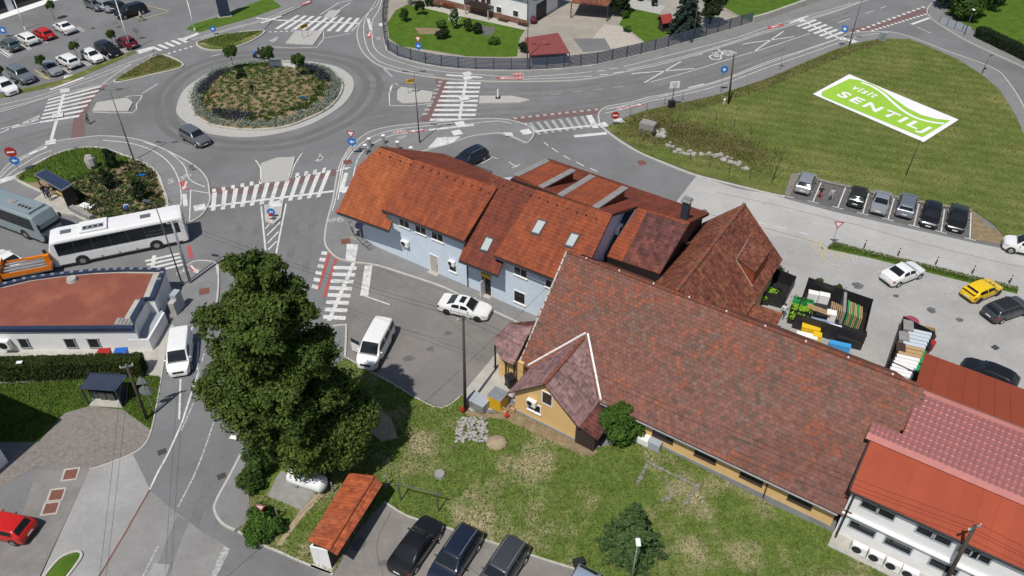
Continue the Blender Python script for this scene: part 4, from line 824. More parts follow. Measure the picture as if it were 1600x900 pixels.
for a, c_, pl in (((527, 332), (608, 361), pA), ((597, 328), (725, 378), pB), ((717, 407), (778, 431), pC), ((772, 400), (866, 438), pE)):
    mb = MB(); mb.tube([PP(*a, *pl) - Vector((0, 0, .1)) + N * .06, PP(*c_, *pl) - Vector((0, 0, .1)) + N * .06], .07, 8); mb.build('gutter', M['dark_metal'], BH, world=True)
# entrance stair at the left end
ES = thing('entrance_stair', 'grey entrance steps with metal railing at the rounded end of the blue house', 'stairs', tuple(P(566, 385)))
for i in range(5): p = P(562 + i * 3, 378 - i * 4); mb = MB(); mb.box((p.x, p.y, .1 + .09 * i), (2.6, .5, .2 + .18 * i), R(-33.5)); mb.build('step', M['concrete_grey'], ES, world=True)
RAIL = [(545, 351), (552, 366), (572, 384), (580, 378)]
mb = MB()
for z in (.35, .6, .85, 1.05): mb.tube(PX(RAIL, z), .025)
mb.build('rail', M['steel'], ES, world=True)
for q in RAIL: mb = MB(); mb.cyl(P(*q), P(*q) + Vector((0, 0, 1.1)), .04); mb.build('post', M['steel'], ES, world=True)
RF = thing('railing', 'grey slatted railing with white post caps beside the top end of the orange roof', 'railing', tuple(P(578, 238)))
RR = [(572, 241), (578, 231), (600, 226), (622, 236), (643, 245)]
mb = MB()
for z in (.3, .55, .8, 1.0): mb.tube(PX(RR, z), .03)
mb.build('rail', M['pole_dark'], RF, world=True)
for q in RR: mb = MB(); mb.box(P(*q) + Vector((0, 0, .6)), (.3, .3, 1.2)); pp_ = mb.build('post', M['concrete_grey'], RF, world=True); mb = MB(); mb.box(P(*q) + Vector((0, 0, 1.24)), (.4, .4, .08)); mb.build('post_cap', M['white'], pp_, world=True)
RG = thing('railing', 'short dark metal railing behind the orange roof beside the parked blue car', 'railing', tuple(P(756, 268)))
mb = MB(); a, c_ = P(741, 258, 1.9), P(768, 268, 1.9)
for z in (0, -1.0): mb.tube([a + Vector((0, 0, z)), c_ + Vector((0, 0, z))], .04)
for i in range(14): p = a.lerp(c_, i / 13); mb.tube([p, p - Vector((0, 0, 1.0))], .018, 4)
mb.build('rail', M['dark_metal'], RG, world=True)
for q in (a, c_): mb = MB(); mb.cyl((q.x, q.y, 0), q + Vector((0, 0, .1)), .06); mb.build('post', M['pole_dark'], RG, world=True)

# ================================================================== barn with hundreds of flat tiles
BA = thing('barn', 'big old barn with mottled brown flat tile roof and narrow yellow wall', 'barn', tuple(F(-4, -7)))
profile(BA, 'wall', -15.9, 8.9, [(0, -.05), (0, 2.45), (-7.45, 8.1), (-14.9, 2.45), (-14.9, -.05)], M['yellow_wall'])
obox(BA, 'plinth', -9.2, 8.95, 0, .07, -.05, .35, M['concrete_grey'])
pBa = (.45, 2.4, .772)
bq = [PP(886, 394, *pBa), PP(1437, 603, *pBa), PP(1310, 804, *pBa), F(-16.4, .45, 2.4)]
M['slab_old'] = mat('tile_underlay', (.10, .045, .032), None, rough=.95)
M['timber_dark'] = M['brown']
TV = [mat('roof_tile_' + n_, c_, c2_, 5.0, .74, objrand=.12, island=.12, mott=.24, spec=.28) for n_, c_, c2_ in (('brown', (.166, .075, .052), (.132, .061, .046)), ('rose', (.182, .080, .059), (.152, .068, .052)), ('orange', (.225, .076, .042), (.185, .064, .040)), ('grey', (.155, .090, .068), (.125, .078, .062)), ('mossy', (.125, .070, .052), (.10, .060, .047)))]
mb = MB(); mb.slab(bq, .16); rs = mb.build('roof', M['slab_old'], BA, world=True)
mb = MB(); k_ = lambda s, o: F(s, o, 8.5 - .772 * (-7.45 - o)); mb.slab([k_(-16.85, -7.45), k_(10.55, -7.45), k_(9.05, -15.35), k_(-16.4, -15.35)], .16); mb.build('roof', M['tile_old'], BA, world=True)
e, g, n_ = frame_of(bq); oB = bq[3]
polyB = [((p - oB).dot(e), (p - oB).dot(g)) for p in bq]; TWD, TCR = .385, .31
from mathutils import noise as MN
def barn_tile_kind(x, y):
    q = MN.noise(Vector((x * .20, y * .30, 3.1))) + .6 * MN.noise(Vector((x * .7, y * .7, 9.0))); h = y / 10.2; q2 = MN.noise(Vector((x * .35, y * .12, 21.0)))
    w = [1.0, .8 + .6 * (h < .45), max(.03, -.05 + q * 2.4 + .35 * (h > .7)), max(.03, .15 - q * 1.0 + q2), max(.03, .15 - q * .9 + q2 * 1.6)]
    return rnd.choices(range(5), w)[0]
cells = []
ny = int(10.6 / TCR) + 1
sgn = 1 if (bq[2] - oB).dot(e) > 0 else -1
for j in range(ny):
    for i in range(-8, 84):
        x = sgn * ((i + .5 * (j % 2)) * TWD); y = j * TCR + .2
        if inpoly(np.array([[x, y], [x - sgn * .3, y], [x - sgn * .6, y]]), polyB).any(): cells.append((x, y))
def tile_mesh(kind):
    mb = MB(); w, l, t = TWD / 2 - .009, TCR / 2 + .05, .034
    vs = [(-w, -l, .02), (w, -l, .02), (w, l, -.012), (-w, l, -.012), (-w, -l, .02 + t * 1.5), (w, -l, .02 + t * 1.5), (w, l, .012), (-w, l, .012)]
    mb.add(vs, [(4, 5, 6, 7), (0, 1, 5, 4), (1, 2, 6, 5), (2, 3, 7, 6), (3, 0, 4, 7)]); return mb
WB = Matrix.Translation(oB) @ Matrix((e, g, n_)).transposed().to_4x4(); Lb = TF[BA.name].inverted() @ WB
cells.sort(key=lambda c: (WB @ Vector((c[0], c[1], 0)) - CP).length)
protos = []
for k in range(5):
    o = tile_mesh(k).build('tile', TV[k]); protos.append(o.data); bpy.data.objects.remove(o)
for x, y in cells[:298]:
    o = bpy.data.objects.new('tile', protos[barn_tile_kind(x, y)]); COL.objects.link(o); o.parent = rs
    o.matrix_local = Lb @ Matrix.Translation((x, y, .0 + rnd.uniform(0, .012))) @ Matrix.Rotation(rnd.uniform(-.022, .022), 4, 'Z') @ Matrix.Rotation(rnd.uniform(-.02, .02), 4, 'Y')
mb = MB()
for x, y in cells[298:]:
    a = rnd.uniform(-.022, .022); dz = rnd.uniform(0, .012); t_ = tile_mesh(0); q = Matrix.Rotation(a, 3, 'Z')
    mb.add([q @ Vector(v) + Vector((x, y, dz)) for v in t_.v], t_.f, barn_tile_kind(x, y))
o = mb.build('tile_courses', TV, None); o.parent = rs; o.matrix_local = Lb; o['kind'] = 'stuff'
mb = MB()
for i in range(66): p = bq[0].lerp(bq[1], (i + .5) / 66); mb.box(p + Vector((0, 0, .03)), (.40, .26, .13), R(-33.5), i % 3 == 0)
o = mb.build('ridge_tiles', [TV[2], TV[1]], BA, world=True); o['kind'] = 'stuff'
for i in range(9): p = bq[0].lerp(bq[1], (i + .6) / 9.2); mb = MB(); mb.box(p + Vector((0, 0, .12)), (.1, .12, .12)); mb.build('ridge_clip', M['white'], BA, world=True)
for a, c_ in ((bq[0], bq[3]),): mb = MB(); d_ = (c_ - a); mb.slab([a + Vector((0, 0, .07)) - U * .12, c_ + Vector((0, 0, .07)) - U * .12, c_ + Vector((0, 0, .07)) + U * .02, a + Vector((0, 0, .07)) + U * .02], .25); mb.build('verge_board', M['concrete'], BA, world=True)
mb = MB(); mb.tube([F(-9.0, .55, 2.3), F(9.0, .55, 2.3)], .07, 8); mb.build('gutter', M['steel'], BA, world=True)
for s0 in (-8.2, -4.6, -1.2, 2.3, 5.8): window(BA, s0, s0 + 1.5, 1.15, 1.8, 0, fm='brown', bars=1)  # dark panes added where the eave only shades the wall
for s0 in (4.2,): mb = MB(); mb.tube([F(s0, .12, 0), F(s0, .12, 2.2)], .05, 8); mb.build('downpipe', M['brown'], BA, world=True)
# gabled annexe
AN = thing('gabled_annexe', 'yellow gabled annexe with grey pink shingle roof and white valley flashing', 'building', tuple(F(-12.3, 1.5)))
mb = MB(); prof = [(-15.1, -.05), (-15.1, 2.25), (-12.3, 4.62), (-9.62, 2.25), (-9.62, -.05)]
a_ = [F(s, 3.05, z) for s, z in prof]; b_ = [F(s, .3, z) for s, z in prof]
mb.add(a_, [tuple(range(5))]); mb.add(b_, [tuple(range(4, -1, -1))])
for i in range(5): mb.add([a_[i - 1], a_[i], b_[i], b_[i - 1]], [(0, 1, 2, 3)])
mb.build('wall', M['yellow_wall'], AN, world=True)
roof(AN, [F(-12.32, 3.4, 5), F(-12.32, -2.85, 5), F(-15.5, .35, 2.26), F(-15.5, 3.5, 2.26)], .12, M['tile_grey'], .26, .025)
roof(AN, [F(-12.32, 3.4, 5), F(-12.32, -2.85, 5), F(-9.14, .35, 2.26), F(-9.14, 3.5, 2.26)], .12, M['tile_grey'], .26, .025)
mb = MB()
for i in range(12): mb.box(F(-12.32, 3.2 - i * .5, 5.05), (.26, .46, .1), R(-33.5))
o = mb.build('ridge_tiles', TV[2], AN, world=True); o['kind'] = 'stuff'
for s1, w in ((-15.6, .045), (-9.04, .085)):
    a, c_ = F(-12.32 + (.1 if s1 > -12 else -.1), -2.95, 5.12), F(s1, .4, 2.58); mb = MB()
    for i in range(9): p, q = a.lerp(c_, i / 9), a.lerp(c_, (i + 1) / 9); mb.kerb([p, q], 1, 0, 0) if False else mb.slab([p - U * w + Vector((0, 0, .115)), q - U * w * rnd.uniform(.9, 1.15) + Vector((0, 0, .115)), q + U * w * rnd.uniform(.9, 1.15) + Vector((0, 0, .115)), p + U * w + Vector((0, 0, .115))], .14)
    mb.build('valley_mortar', M['white_wall'], AN, world=True)
s0, z0 = wz(847, 626, 3.05); s1, _ = wz(862, 632, 3.05); sh = window(AN, s0 + .05, s1, z0 - .1, z0 + 1.1, 3.05, gm='brown', bars=0, sill=False)
s0, z0 = wz(826, 637, 3.05); s1, _ = wz(844, 644, 3.05); window(AN, s0, s1, max(.5, z0), z0 + .75, 3.05, bars=0); s_, z_ = wz(833, 628, 3.05); ac_unit(AN, 'air_conditioner', s_, 3.1, z_ + .1, .8, .6)
obox(AN, 'plinth', -15.15, -9.58, 3.05, 3.13, -.05, .3, M['concrete_grey'])
obox(AN, 'paving', -15.6, -8.2, 3.14, 4.1, -.02, .09, M['soil'])
LS = thing('lean_to_shed', 'small dark brown plank shed under a tiled roof beside the yellow annexe', 'shed', tuple(F(-8.6, 2.3)))
obox(LS, 'wall', -9.55, -7.9, .9, 3.2, 0, 1.75, M['brown'])
for i in range(8): obox(LS, 'plank', -9.5 + i * .2, -9.33 + i * .2, 3.2, 3.23, .02, 1.72, M['brown'])
roof(LS, [F(-9.55, .6, 2.3), F(-9.55, 3.35, 2.3), F(-7.6, 3.35, 1.75), F(-7.6, .6, 1.75)], .08, M['tile_dark'], .3, .025)
PO = thing('porch', 'small porch with faded pink hipped roof at the barn gable end', 'porch', tuple(F(-18, -1)))
pz = 2.75; q = {k: P(*k, pz) for k in ((771, 531), (796, 505), (784, 562), (802, 571))}; ap = F(-16.5, -2.2, 4.1); ap2 = F(-16.5, -.4, 3.9)
roof(PO, [q[(771, 531)], q[(784, 562)], ap2, ap], .1, M['tile_grey'], .26, .02); roof(PO, [q[(784, 562)], q[(802, 571)], ap2], .1, M['tile_grey'], .26, .02); roof(PO, [q[(796, 505)], q[(771, 531)], ap], .1, M['tile_grey'], .26, .02)
roof(PO, [q[(796, 505)], ap, F(-16.4, -4.6, pz + .6)], .1, M['tile_dark'], .26, .02)
obox(PO, 'wall', -18.4, -16.0, -2.6, .5, 0, 2.6, M['yellow_wall']); obox(PO, 'panelling', -18.45, -18.4, -2.4, .4, 0, 1.1, M['timber'])
for s_, o_ in ((-19.0, .1), (-19.1, -2.3), (-17.4, .9), (-16.6, .9)): mb = MB(); mb.cyl(F(s_, o_, 0), F(s_, o_, 2.75), .08, n=8); mb.build('post', M['brown'], PO, world=True)
# hall with dormer behind the barn
HB = thing('tiled_hall', 'steep roofed hall of old speckled brown tiles with one dormer behind the barn', 'building', tuple(F(-7.5, -18)))
mb = MB(); prof = [(-11.6, -.05), (-11.6, 3.6), (-7.5, 7.6), (-3.4, 3.6), (-3.4, -.05)]; a_ = [F(s, -22.4, z) for s, z in prof]; b_ = [F(s, -15.2, z) for s, z in prof]
mb.add(a_, [tuple(range(5))]); mb.add(b_, [tuple(range(5))])
for i in range(5): mb.add([a_[i - 1], a_[i], b_[i], b_[i - 1]], [(0, 1, 2, 3)])
mb.build('wall', M['yellow_wall'], HB, world=True)
hr = roof(HB, [F(-7.5, -22.95, 8), F(-3.05, -22.95, 3.55), F(-3.05, -13.5, 3.55), F(-7.5, -8.2, 8)], .16, M['tile_old'], .3, .03)
roof(HB, [F(-7.5, -22.95, 8), F(-7.5, -8.2, 8), F(-12, -13.5, 3.5), F(-12, -22.95, 3.5)], .16, M['tile_old'], .3, .03)
mb = MB()
for i in range(34): mb.box(F(-7.5, -22.7 + i * .43, 8.05), (.28, .38, .12), R(-33.5), m=i % 4 == 0)
o = mb.build('ridge_tiles', [TV[2], TV[3]], HB, world=True); o['kind'] = 'stuff'
pw, nw = F(-7.5, -20, 8), (U + Vector((0, 0, 1))).normalized()
def PL(px, py, p, n): r = ray(px, py); return CP + r * ((p - CP).dot(n) / r.dot(n))
u1, u2 = PL(1169, 375.5, pw, nw), PL(1150, 406, pw, nw); nd = (U * .3 + Vector((0, 0, 1))).normalized(); d1, d2 = PL(1202, 394, u1, nd), PL(1180, 427, u1, nd); u2b = PL(1150, 406, u1, nd)
upv = Vector((0, 0, .08)); roof(HB, [u1 + upv, d1 + upv, d2 + upv, u2 + upv], .12, M['tile_old'], .3, .03, 'dormer_roof')
mb = MB(); low = lambda p: p + Vector((0, 0, -1)) * ((p - pw).dot(nw) / nw.z)
mb.add([u2, d2, low(d2)], [(0, 1, 2)]); mb.add([u1, d1, low(d1)], [(0, 1, 2)]); mb.add([d1, d2, low(d2), low(d1)], [(0, 1, 2, 3)]); mb.build('dormer_cheek', M['tile_b'], HB, world=True)
for a, c_ in ((u2, low(d2)), (u1, u2)):
    mb = MB(); v_ = nw * .06; dv = (c_ - a).normalized(); sd = nw.cross(dv) * .11; mb.add([a + v_ - sd, c_ + v_ - sd, c_ + v_ + sd, a + v_ + sd], [(0, 1, 2, 3)]); mb.build('flashing', M['concrete'], HB, world=True)
va, vb = F(-7.0, -8.7, 7.6), F(-3.1, -13.4, 3.7)
LT = [P(1096, 478, 5.2), P(1178, 473, 3.3), P(1224, 490, 2.6), P(1209, 516, 2.6)]
roof(HB, [P(1178, 474, 3.35), P(1224, 490, 2.6), P(1207, 520, 2.6)], .12, M['tile_old'], .3, .03, 'lean_to_roof')
roof(HB, [P(1178, 474, 3.35), P(1207, 520, 2.6), P(1140, 492, 3.4), P(1095, 477, 4.2)], .12, M['tile_old'], .3, .03, 'lean_to_roof')
mb = MB(); mb.slab([P(1096, 475, 4.5), P(1178, 470, 3.62), P(1179, 474, 3.6), P(1096, 479, 4.48)], .05); mb.build('flashing', M['rubber'], HB, world=True)

# ================================================================== white building with red metal roofs
RB = thing('metal_roofed_hall', 'white walled hall with red panel roof and glossy tile sheets joined to the barn', 'building', tuple(F(16, -7)))
profile(RB, 'wall', 9.25, 10.7, [(.15, -.05), (.15, 4.8), (-4.1, 6.5), (-4.1, -.05)], M['white_wall'])
profile(RB, 'wall', 10.7, 34, [(.15, -.05), (.15, 4.8), (-7.55, 7.85), (-15.4, 4.8), (-15.4, -.05)], M['white_wall'])
zf = lambda o: 5 + .4 * (.3 - o); zr = lambda o: 8.14 - .4 * (-7.55 - o)
def panel(s0, s1, o0, o1, zfn, name='roof_panel'):
    mb = MB(); q = [F(s0 + .012, o0, zfn(o0)), F(s1 - .012, o0, zfn(o0)), F(s1 - .012, o1, zfn(o1)), F(s0 + .012, o1, zfn(o1))]; mb.slab(q, .06)
    mb.slab([F(s1 - .03, o0 - .005, zfn(o0) + .035), F(s1 + .03, o0 - .005, zfn(o0) + .035), F(s1 + .03, o1 + .005, zfn(o1) + .035), F(s1 - .03, o1 + .005, zfn(o1) + .035)], .06)
    return mb.build(name, M['sheet_panel'], RB, world=True)
for i in range(20): panel(9.1 + i * 1.0, 10.1 + i * 1.0, .38, -3.2, zf)
for i in range(20): panel(10.35 + i * 1.0, 11.35 + i * 1.0, -7.75, -15.75, zr)
mb = MB(); zd = lambda s, o: F(s, o, zf(o) - .06); mb.slab([zd(9.0, .3), zd(34, .3), zd(34, -7.55), zd(10.68, -7.55), zd(10.68, -4.3), zd(8.8, -4.3), zd(8.8, -3.2), zd(9.0, -3.2)], .1); mb.slab([F(10.4, -7.56, 8.06), F(34, -7.56, 8.06), F(34, -15.7, 4.8), F(10.4, -15.7, 4.8)], .1); mb.build('roof_deck', M['brown'], RB, world=True)
mb = MB(); mb.slab([F(8.75, -3.05, zf(-3.05) + .12), F(34, -3.05, zf(-3.05) + .12), F(34, -3.5, zf(-3.5) + .14), F(8.75, -3.5, zf(-3.5) + .14)], .05); mb.build('flashing', M['flashing_red'], RB, world=True)
mb = MB(); mb.slab([F(10.68, -7.3, zf(-7.3) + .14), F(34, -7.3, zf(-7.3) + .14), F(34, -7.58, zf(-7.55) + .16), F(10.68, -7.58, zf(-7.55) + .16)], .05); mb.slab([F(10.5, -7.58, zf(-7.55) + .15), F(34, -7.58, zf(-7.55) + .15), F(34, -7.95, zr(-7.95) + .12), F(10.5, -7.95, zr(-7.95) + .12)], .05); mb.build('ridge_cap', M['flashing_red'], RB, world=True)
def tile_sheet(s0, o0, o1, wid=1.1, ribs=3):
    n = 12 * ribs; L = (o0 - o1) / math.cos(math.atan(.4)); rows = max(1, round(L / .44)); mb = MB(); vs = []; fs = []
    sub = [0, .55, .999]; rr = [(r_ + t) for r_ in range(rows) for t in sub] + [rows]
    for y in rr:
        o = o0 + (o1 - o0) * min(y / rows, 1); st = .075 * (1 - (y % 1)) if y < rows else 0
        for i in range(n + 1):
            u = i / n; rib = .055 * (max(0, math.cos(2 * math.pi * u * ribs) - .35) / .65) ** .6 + .012 * max(0, math.cos(2 * math.pi * (u * ribs + .5)) - .6); vs.append(F(s0 + wid * u, o, zf(o) + .06 + st + rib))
    w_ = n + 1
    for j in range(len(rr) - 1):
        for i in range(n): fs.append((j * w_ + i, j * w_ + i + 1, (j + 1) * w_ + i + 1, (j + 1) * w_ + i))
    mb.add(vs, fs); return mb.build('tile_sheet', M['sheet_pink'], RB, world=True, smooth=False)
for i in range(14): tile_sheet(10.7 + 1.1 * i, -3.46, -7.45)
for i in range(2): tile_sheet(8.75 + .975 * i, -3.46, -4.3, .975)
obox(RB, 'ledge', 9.2, 30, .15, .40, 2.5, 2.62, M['white_wall'])
mb = MB(); mb.tube([F(9.1, .45, 4.85), F(30, .45, 4.85)], .07, 8); mb.build('gutter', M['trim'], RB, world=True)
mb = MB(); mb.tube([F(9.45, .35, 4.7), F(9.45, .62, 2.6), F(9.45, .62, 0)], .06, 8); mb.build('downpipe', M['trim'], RB, world=True)
for bl in ((1346, 787), (1372, 797), (1434, 824), (1459, 836), (1502, 853), (1520, 863)):
    s0, z0 = wz(*bl, .15); window(RB, s0, s0 + 1.0, 3.75, 4.35, .15, fm='grey_wall', bars=0, sill=False)
for s0 in (9.9, 12.2, 15.0, 17.4): window(RB, s0, s0 + 1.6, 1.35, 2.05, .15, fm='grey_wall', bars=0, sill=False)
for i, px in enumerate(((1346, 846), (1373, 856), (1399, 870), (1425, 881))):
    s_, o_ = SO(P(*px, .5)); a = ac_unit(None, 'air_conditioner', s_, .75, .62, 1.0, .8, .4, top=False)
    own(a, ['white air conditioning unit nearest the black downpipe on the white wall', 'second white air conditioning unit along the foot of the white wall', 'third white air conditioning unit along the white wall before the shadow', 'white air conditioning unit at the far end crossed by the pole shadow'][i], 'air conditioner', 'air conditioners along the white wall')
    for ch in a.children:
        for v in ch.data.vertices: v.co = v.co - Vector(a.location)
obox(RB, 'service_kerb', 9.2, 30, .15, 1.5, -.02, .16, M['concrete'])

# ================================================================== flat-roofed building on the left
FLB = [P(0, 549), P(238, 547)]; fu = (FLB[1] - FLB[0]).normalized(); fn = Vector((fu.y, -fu.x, 0))
fz = lambda px, py: PV(px, py, FLB[0], fn)
ZR = fz(120, 511).z
FB = thing('flat_roofed_house', 'white house with curved flat roof of red gravel and dark blue parapet', 'building', tuple(P(120, 500)))
top = [(-90, 455), (0, 444), (45, 433), (90, 427), (150, 421), (200, 419), (257, 420), (248, 441), (239, 464), (226, 465), (208, 496), (209, 511)]
tw_ = [P(a, c_, ZR) for a, c_ in top] + [fz(-90, 512)]
for p in tw_: p.z = ZR
cen = P(60, 470, ZR)
mb = MB(); mb.prism(tw_, -.02, ZR - .35); mb.build('wall', M['white_wall'], FB, world=True)
inn = lambda f: [Vector((cen.x + (p.x - cen.x) * f, cen.y + (p.y - cen.y) * f, p.z)) for p in tw_]
mb = MB(); mb.kerb(inn(.99), .42, ZR - .36, ZR, 0, True); mb.build('parapet', M['navy'], FB, world=True)
mb = MB(); mb.prism(inn(.955), ZR - .36, ZR - .22); mb.build('gravel_margin', M['concrete'], FB, world=True)
mb = MB(); mb.prism(inn(.90), ZR - .3, ZR - .19); mb.build('roof', mat('red_roof_gravel', (.26, .075, .045), (.17, .055, .04), 12, 1.0, c3=(.30, .10, .06), scale3=.4, bump=.6, bscale=20), FB, world=True)
mb = MB()
rp_ = inn(.99)
for i in range(1, 7):
    a, c_ = rp_[i], rp_[i + 1]; k = max(1, int((c_ - a).length / .7))
    for j in range(k): p = a.lerp(c_, (j + .5) / k); mb.box((p.x, p.y, ZR + .03), (.34, .22, .06), rnd.uniform(-.3, .3))
o = mb.build('parapet_ballast', M['steel'], FB, world=True); o['kind'] = 'stuff'
for px in ((112, 436),): c_ = P(*px, ZR); mb = MB(); mb.cyl((c_.x, c_.y, ZR - .2), (c_.x, c_.y, ZR + .15), .5, .4, 12); mb.build('roof_vent', M['concrete'], FB, world=True)
for bl, br, tl in (((37, 542), (47, 542), (26, 528)), ((108, 542), (120, 542), (99, 528)), ((144, 542), (157, 542), (136, 528))):
    a, c_ = fz(*bl), fz(*br); z1 = fz(*tl).z; mb = MB(); w = .08
    m_ = (a + c_) / 2; L = (c_ - a).length + .2; rz = math.atan2(fu.y, fu.x); h = max(.6, z1 - a.z)
    for dx, dz, sx, sz in ((0, 0, L + .16, w), (0, h, L + .16, w), (-L / 2, h / 2, w, h), (L / 2, h / 2, w, h)): q = m_ + fu * dx; mb.box((q.x + fn.x * .10, q.y + fn.y * .10, a.z + dz), (sx, .07, sz), rz)
    fr = mb.build('window', M['grey_wall'], FB, world=True); mb = MB(); mb.box((m_.x + fn.x * .085, m_.y + fn.y * .085, a.z + h / 2), (L, .03, h), rz); mb.build('pane', M['glass'], fr, world=True)
a = fz(9, 534); mb = MB(); mb.box((a.x + fn.x * .3, a.y + fn.y * .3, a.z), (1.0, .45, .9), math.atan2(fu.y, fu.x)); acl = mb.build('air_conditioner', M['white'], FB, world=True, bevel=.02); mb = MB(); q = a + fn * .54; mb.cyl(q - fn * .02, q, .36, n=14); mb.build('fan_grille', M['trim'], acl, world=True)
a = fz(182, 536); mb = MB(); mb.box((a.x, a.y, a.z), (.5, .06, .6), math.atan2(fu.y, fu.x)); mb.build('meter_box', M['white'], FB, world=True)
# stair landing and podium at its corner
pod = [P(207, 514, 1.9), P(262, 498, .9), P(238, 548, .05)]
b0 = fz(208, 548); b1 = fz(238, 547); q2 = P(262, 505, .0); q3 = P(248, 478, 0)
mb = MB(); mb.prism([b0, b1, q2, q3, P(225, 500, 0)], -.02, .95); mb.build('podium', M['grey_wall'], FB, world=True)
mb = MB(); mb.kerb([b0, b1, q2], .18, 0, 1.3); mb.build('balustrade', M['white_wall'], FB, world=True)
for i in range(5): c_ = fz(180 + i * 5.5, 513) ; mb = MB(); mb.box((c_.x - fn.x * .7, c_.y - fn.y * .7, ZR - .05 - .05 * i), (.32, .8, .16), math.atan2(fu.y, fu.x)); mb.build('step', M['concrete_grey'], FB, world=True)
gd = P(258, 470, 0); mb = MB(); mb.box((gd.x, gd.y, 1.0), (.2, 2.4, 2.0), R(8)); mb.build('garage_door', M['trim'], FB, world=True)
CB = thing('utility_cabinet', 'tall pale grey utility cabinet standing beside the garage entrance', 'cabinet', tuple(P(277, 489)), R(-12))
mb = MB(); mb.box((0, 0, .75), (.55, .9, 1.5)); mb.build('body', M['concrete'], CB, bevel=.02)
mb = MB(); mb.box((0, .55, 1.0), (.6, .9, 2.0)); mb.build('tall_body', M['grey_wall'], CB, bevel=.02); mb = MB(); mb.box((0, 0, .05), (.7, 1.1, .1)); mb.build('base', M['concrete_grey'], CB)
mb = MB(); mb.box((.28, 0, .8), (.02, .8, 1.2)); mb.build('door', M['grey_wall'], CB)

# house outside the frame on the left, whose shadow falls on the gravel
sh_v = Vector((math.cos(SHADOW_AZ), math.sin(SHADOW_AZ), 0)) / math.tan(SUN_EL)
HZ = 8.6; tip = P(97, 656) - sh_v * HZ
d1 = (P(12, 620) - P(97, 656)).normalized(); d2 = (P(7, 797) - P(97, 656)).normalized(); d2 = (d2 - d1 * d1.dot(d2)).normalized()
OH = thing('corner_house', 'rendered house cut off by the edge of the picture casting a long shadow', 'house', (tip.x - 4, tip.y - 3, 0))
c4 = [tip, tip + d1 * 9, tip + d1 * 9 + d2 * 10, tip + d2 * 10]
mb = MB(); mb.prism([p for p in c4], -.02, HZ - .25); mb.build('wall', M['white_wall'], OH, world=True)
cc = sum(c4, Vector()) / 4; mb = MB(); e4 = [cc + (p - cc) * 1.0 for p in c4]; r1, r2 = (e4[0] + e4[3]) / 2 * .72 + cc * .28, (e4[1] + e4[2]) / 2 * .72 + cc * .28
Z = lambda p, z: Vector((p.x, p.y, z))
r1, r2 = (e4[0] + e4[3]) / 2, (e4[1] + e4[2]) / 2
roof(OH, [Z(e4[0], HZ), Z(e4[1], HZ), Z(r2, HZ + .9), Z(r1, HZ + .9)], .2, M['tile_b'], .34); roof(OH, [Z(e4[3], HZ), Z(e4[2], HZ), Z(r2, HZ + .9), Z(r1, HZ + .9)], .2, M['tile_b'], .34)

# ================================================================== small structures
BS = thing('bin_shelter', 'open bin shelter with dark blue ribbed metal roof beside the hedge', 'shelter', tuple(P(165, 628)))
bq_ = [P(124, 607, 2.0), P(180, 611, 2.0), P(199, 586, 2.45), P(142, 584, 2.45)]
for i in range(13):
    t0, t1 = i / 13, (i + .94) / 13; mb = MB(); mb.slab([bq_[0].lerp(bq_[1], t0), bq_[0].lerp(bq_[1], t1), bq_[3].lerp(bq_[2], t1), bq_[3].lerp(bq_[2], t0)], .04)
    p0, p1 = bq_[0].lerp(bq_[1], t0) + Vector((0, 0, .03)), bq_[3].lerp(bq_[2], t0) + Vector((0, 0, .03)); mb.tube([p0, p1], .03, 4); mb.build('roof_sheet', M['navy'], BS, world=True)
for a in ((139, 632), (192, 636), (150, 611), (199, 612)): p = P(*a); mb = MB(); mb.box((p.x, p.y, 1.05), (.1, .1, 2.1)); mb.build('post', M['dark_metal'], BS, world=True)
a, c_, d_ = P(152, 612), P(200, 613), P(192, 636)
mb = MB(); mb.wall(a, c_, 0, 2.2, 2.2, .05); mb.build('back_panel', M['dark_metal'], BS, world=True); mb = MB(); mb.wall(c_, d_, 0, 2.2, 1.95, .05); mb.build('side_panel', M['dark_metal'], BS, world=True)
mb = MB(); mb.prism([P(140, 635), P(191, 638), P(199, 613), P(152, 611)], -.02, .1); mb.build('slab', M['concrete'], BS, world=True)
def wheelie(px, m, label, rz=0, group=None, z=.1, s=1.0):
    p = P(*px, z); T = thing('wheelie_bin', label, 'bin', (p.x, p.y, z), rz, group); mb = MB()
    lo = [(-.24 * s, -.24 * s, .08), (.24 * s, -.24 * s, .08), (.24 * s, .26 * s, .08), (-.24 * s, .26 * s, .08)]; hi = [(-.3 * s, -.34 * s, 1.0 * s), (.3 * s, -.34 * s, 1.0 * s), (.3 * s, .3 * s, 1.0 * s), (-.3 * s, .3 * s, 1.0 * s)]
    mb.add(lo + hi, [(3, 2, 1, 0), (4, 5, 6, 7), (0, 1, 5, 4), (1, 2, 6, 5), (2, 3, 7, 6), (3, 0, 4, 7)]); mb.build('body', m[0], T)
    mb = MB(); mb.box((0, -.02, 1.03 * s), (.64 * s, .7 * s, .07)); mb.build('lid', m[1], T, bevel=.02)
    for x in (-.24, .24): mb = MB(); mb.cyl((x * s - .03, .28 * s, .1), (x * s + .03, .28 * s, .1), .1, n=10); mb.build('wheel', M['tyre'], T)
    return T
M['bin_grey'] = mat('bin_grey', (.075, .085, .075), None, rough=.6)
for i, px in enumerate(((152, 620), (165, 622), (178, 623))):
    wheelie(px, (M['bin_grey'], M['trim']), ['grey wheeled bin at the left end under the dark blue shelter', 'grey wheeled bin in the middle under the dark blue shelter', 'grey wheeled bin at the right end under the dark blue shelter'][i], 0, 'bins in the shelter')
wheelie((171, 573), (M['red'], M['red']), 'red lidded bin behind the clipped hedge', .1, z=0, s=1.6); wheelie((197, 572), (M['blue'], M['blue']), 'blue lidded bin behind the clipped hedge', .1, z=0, s=1.6)

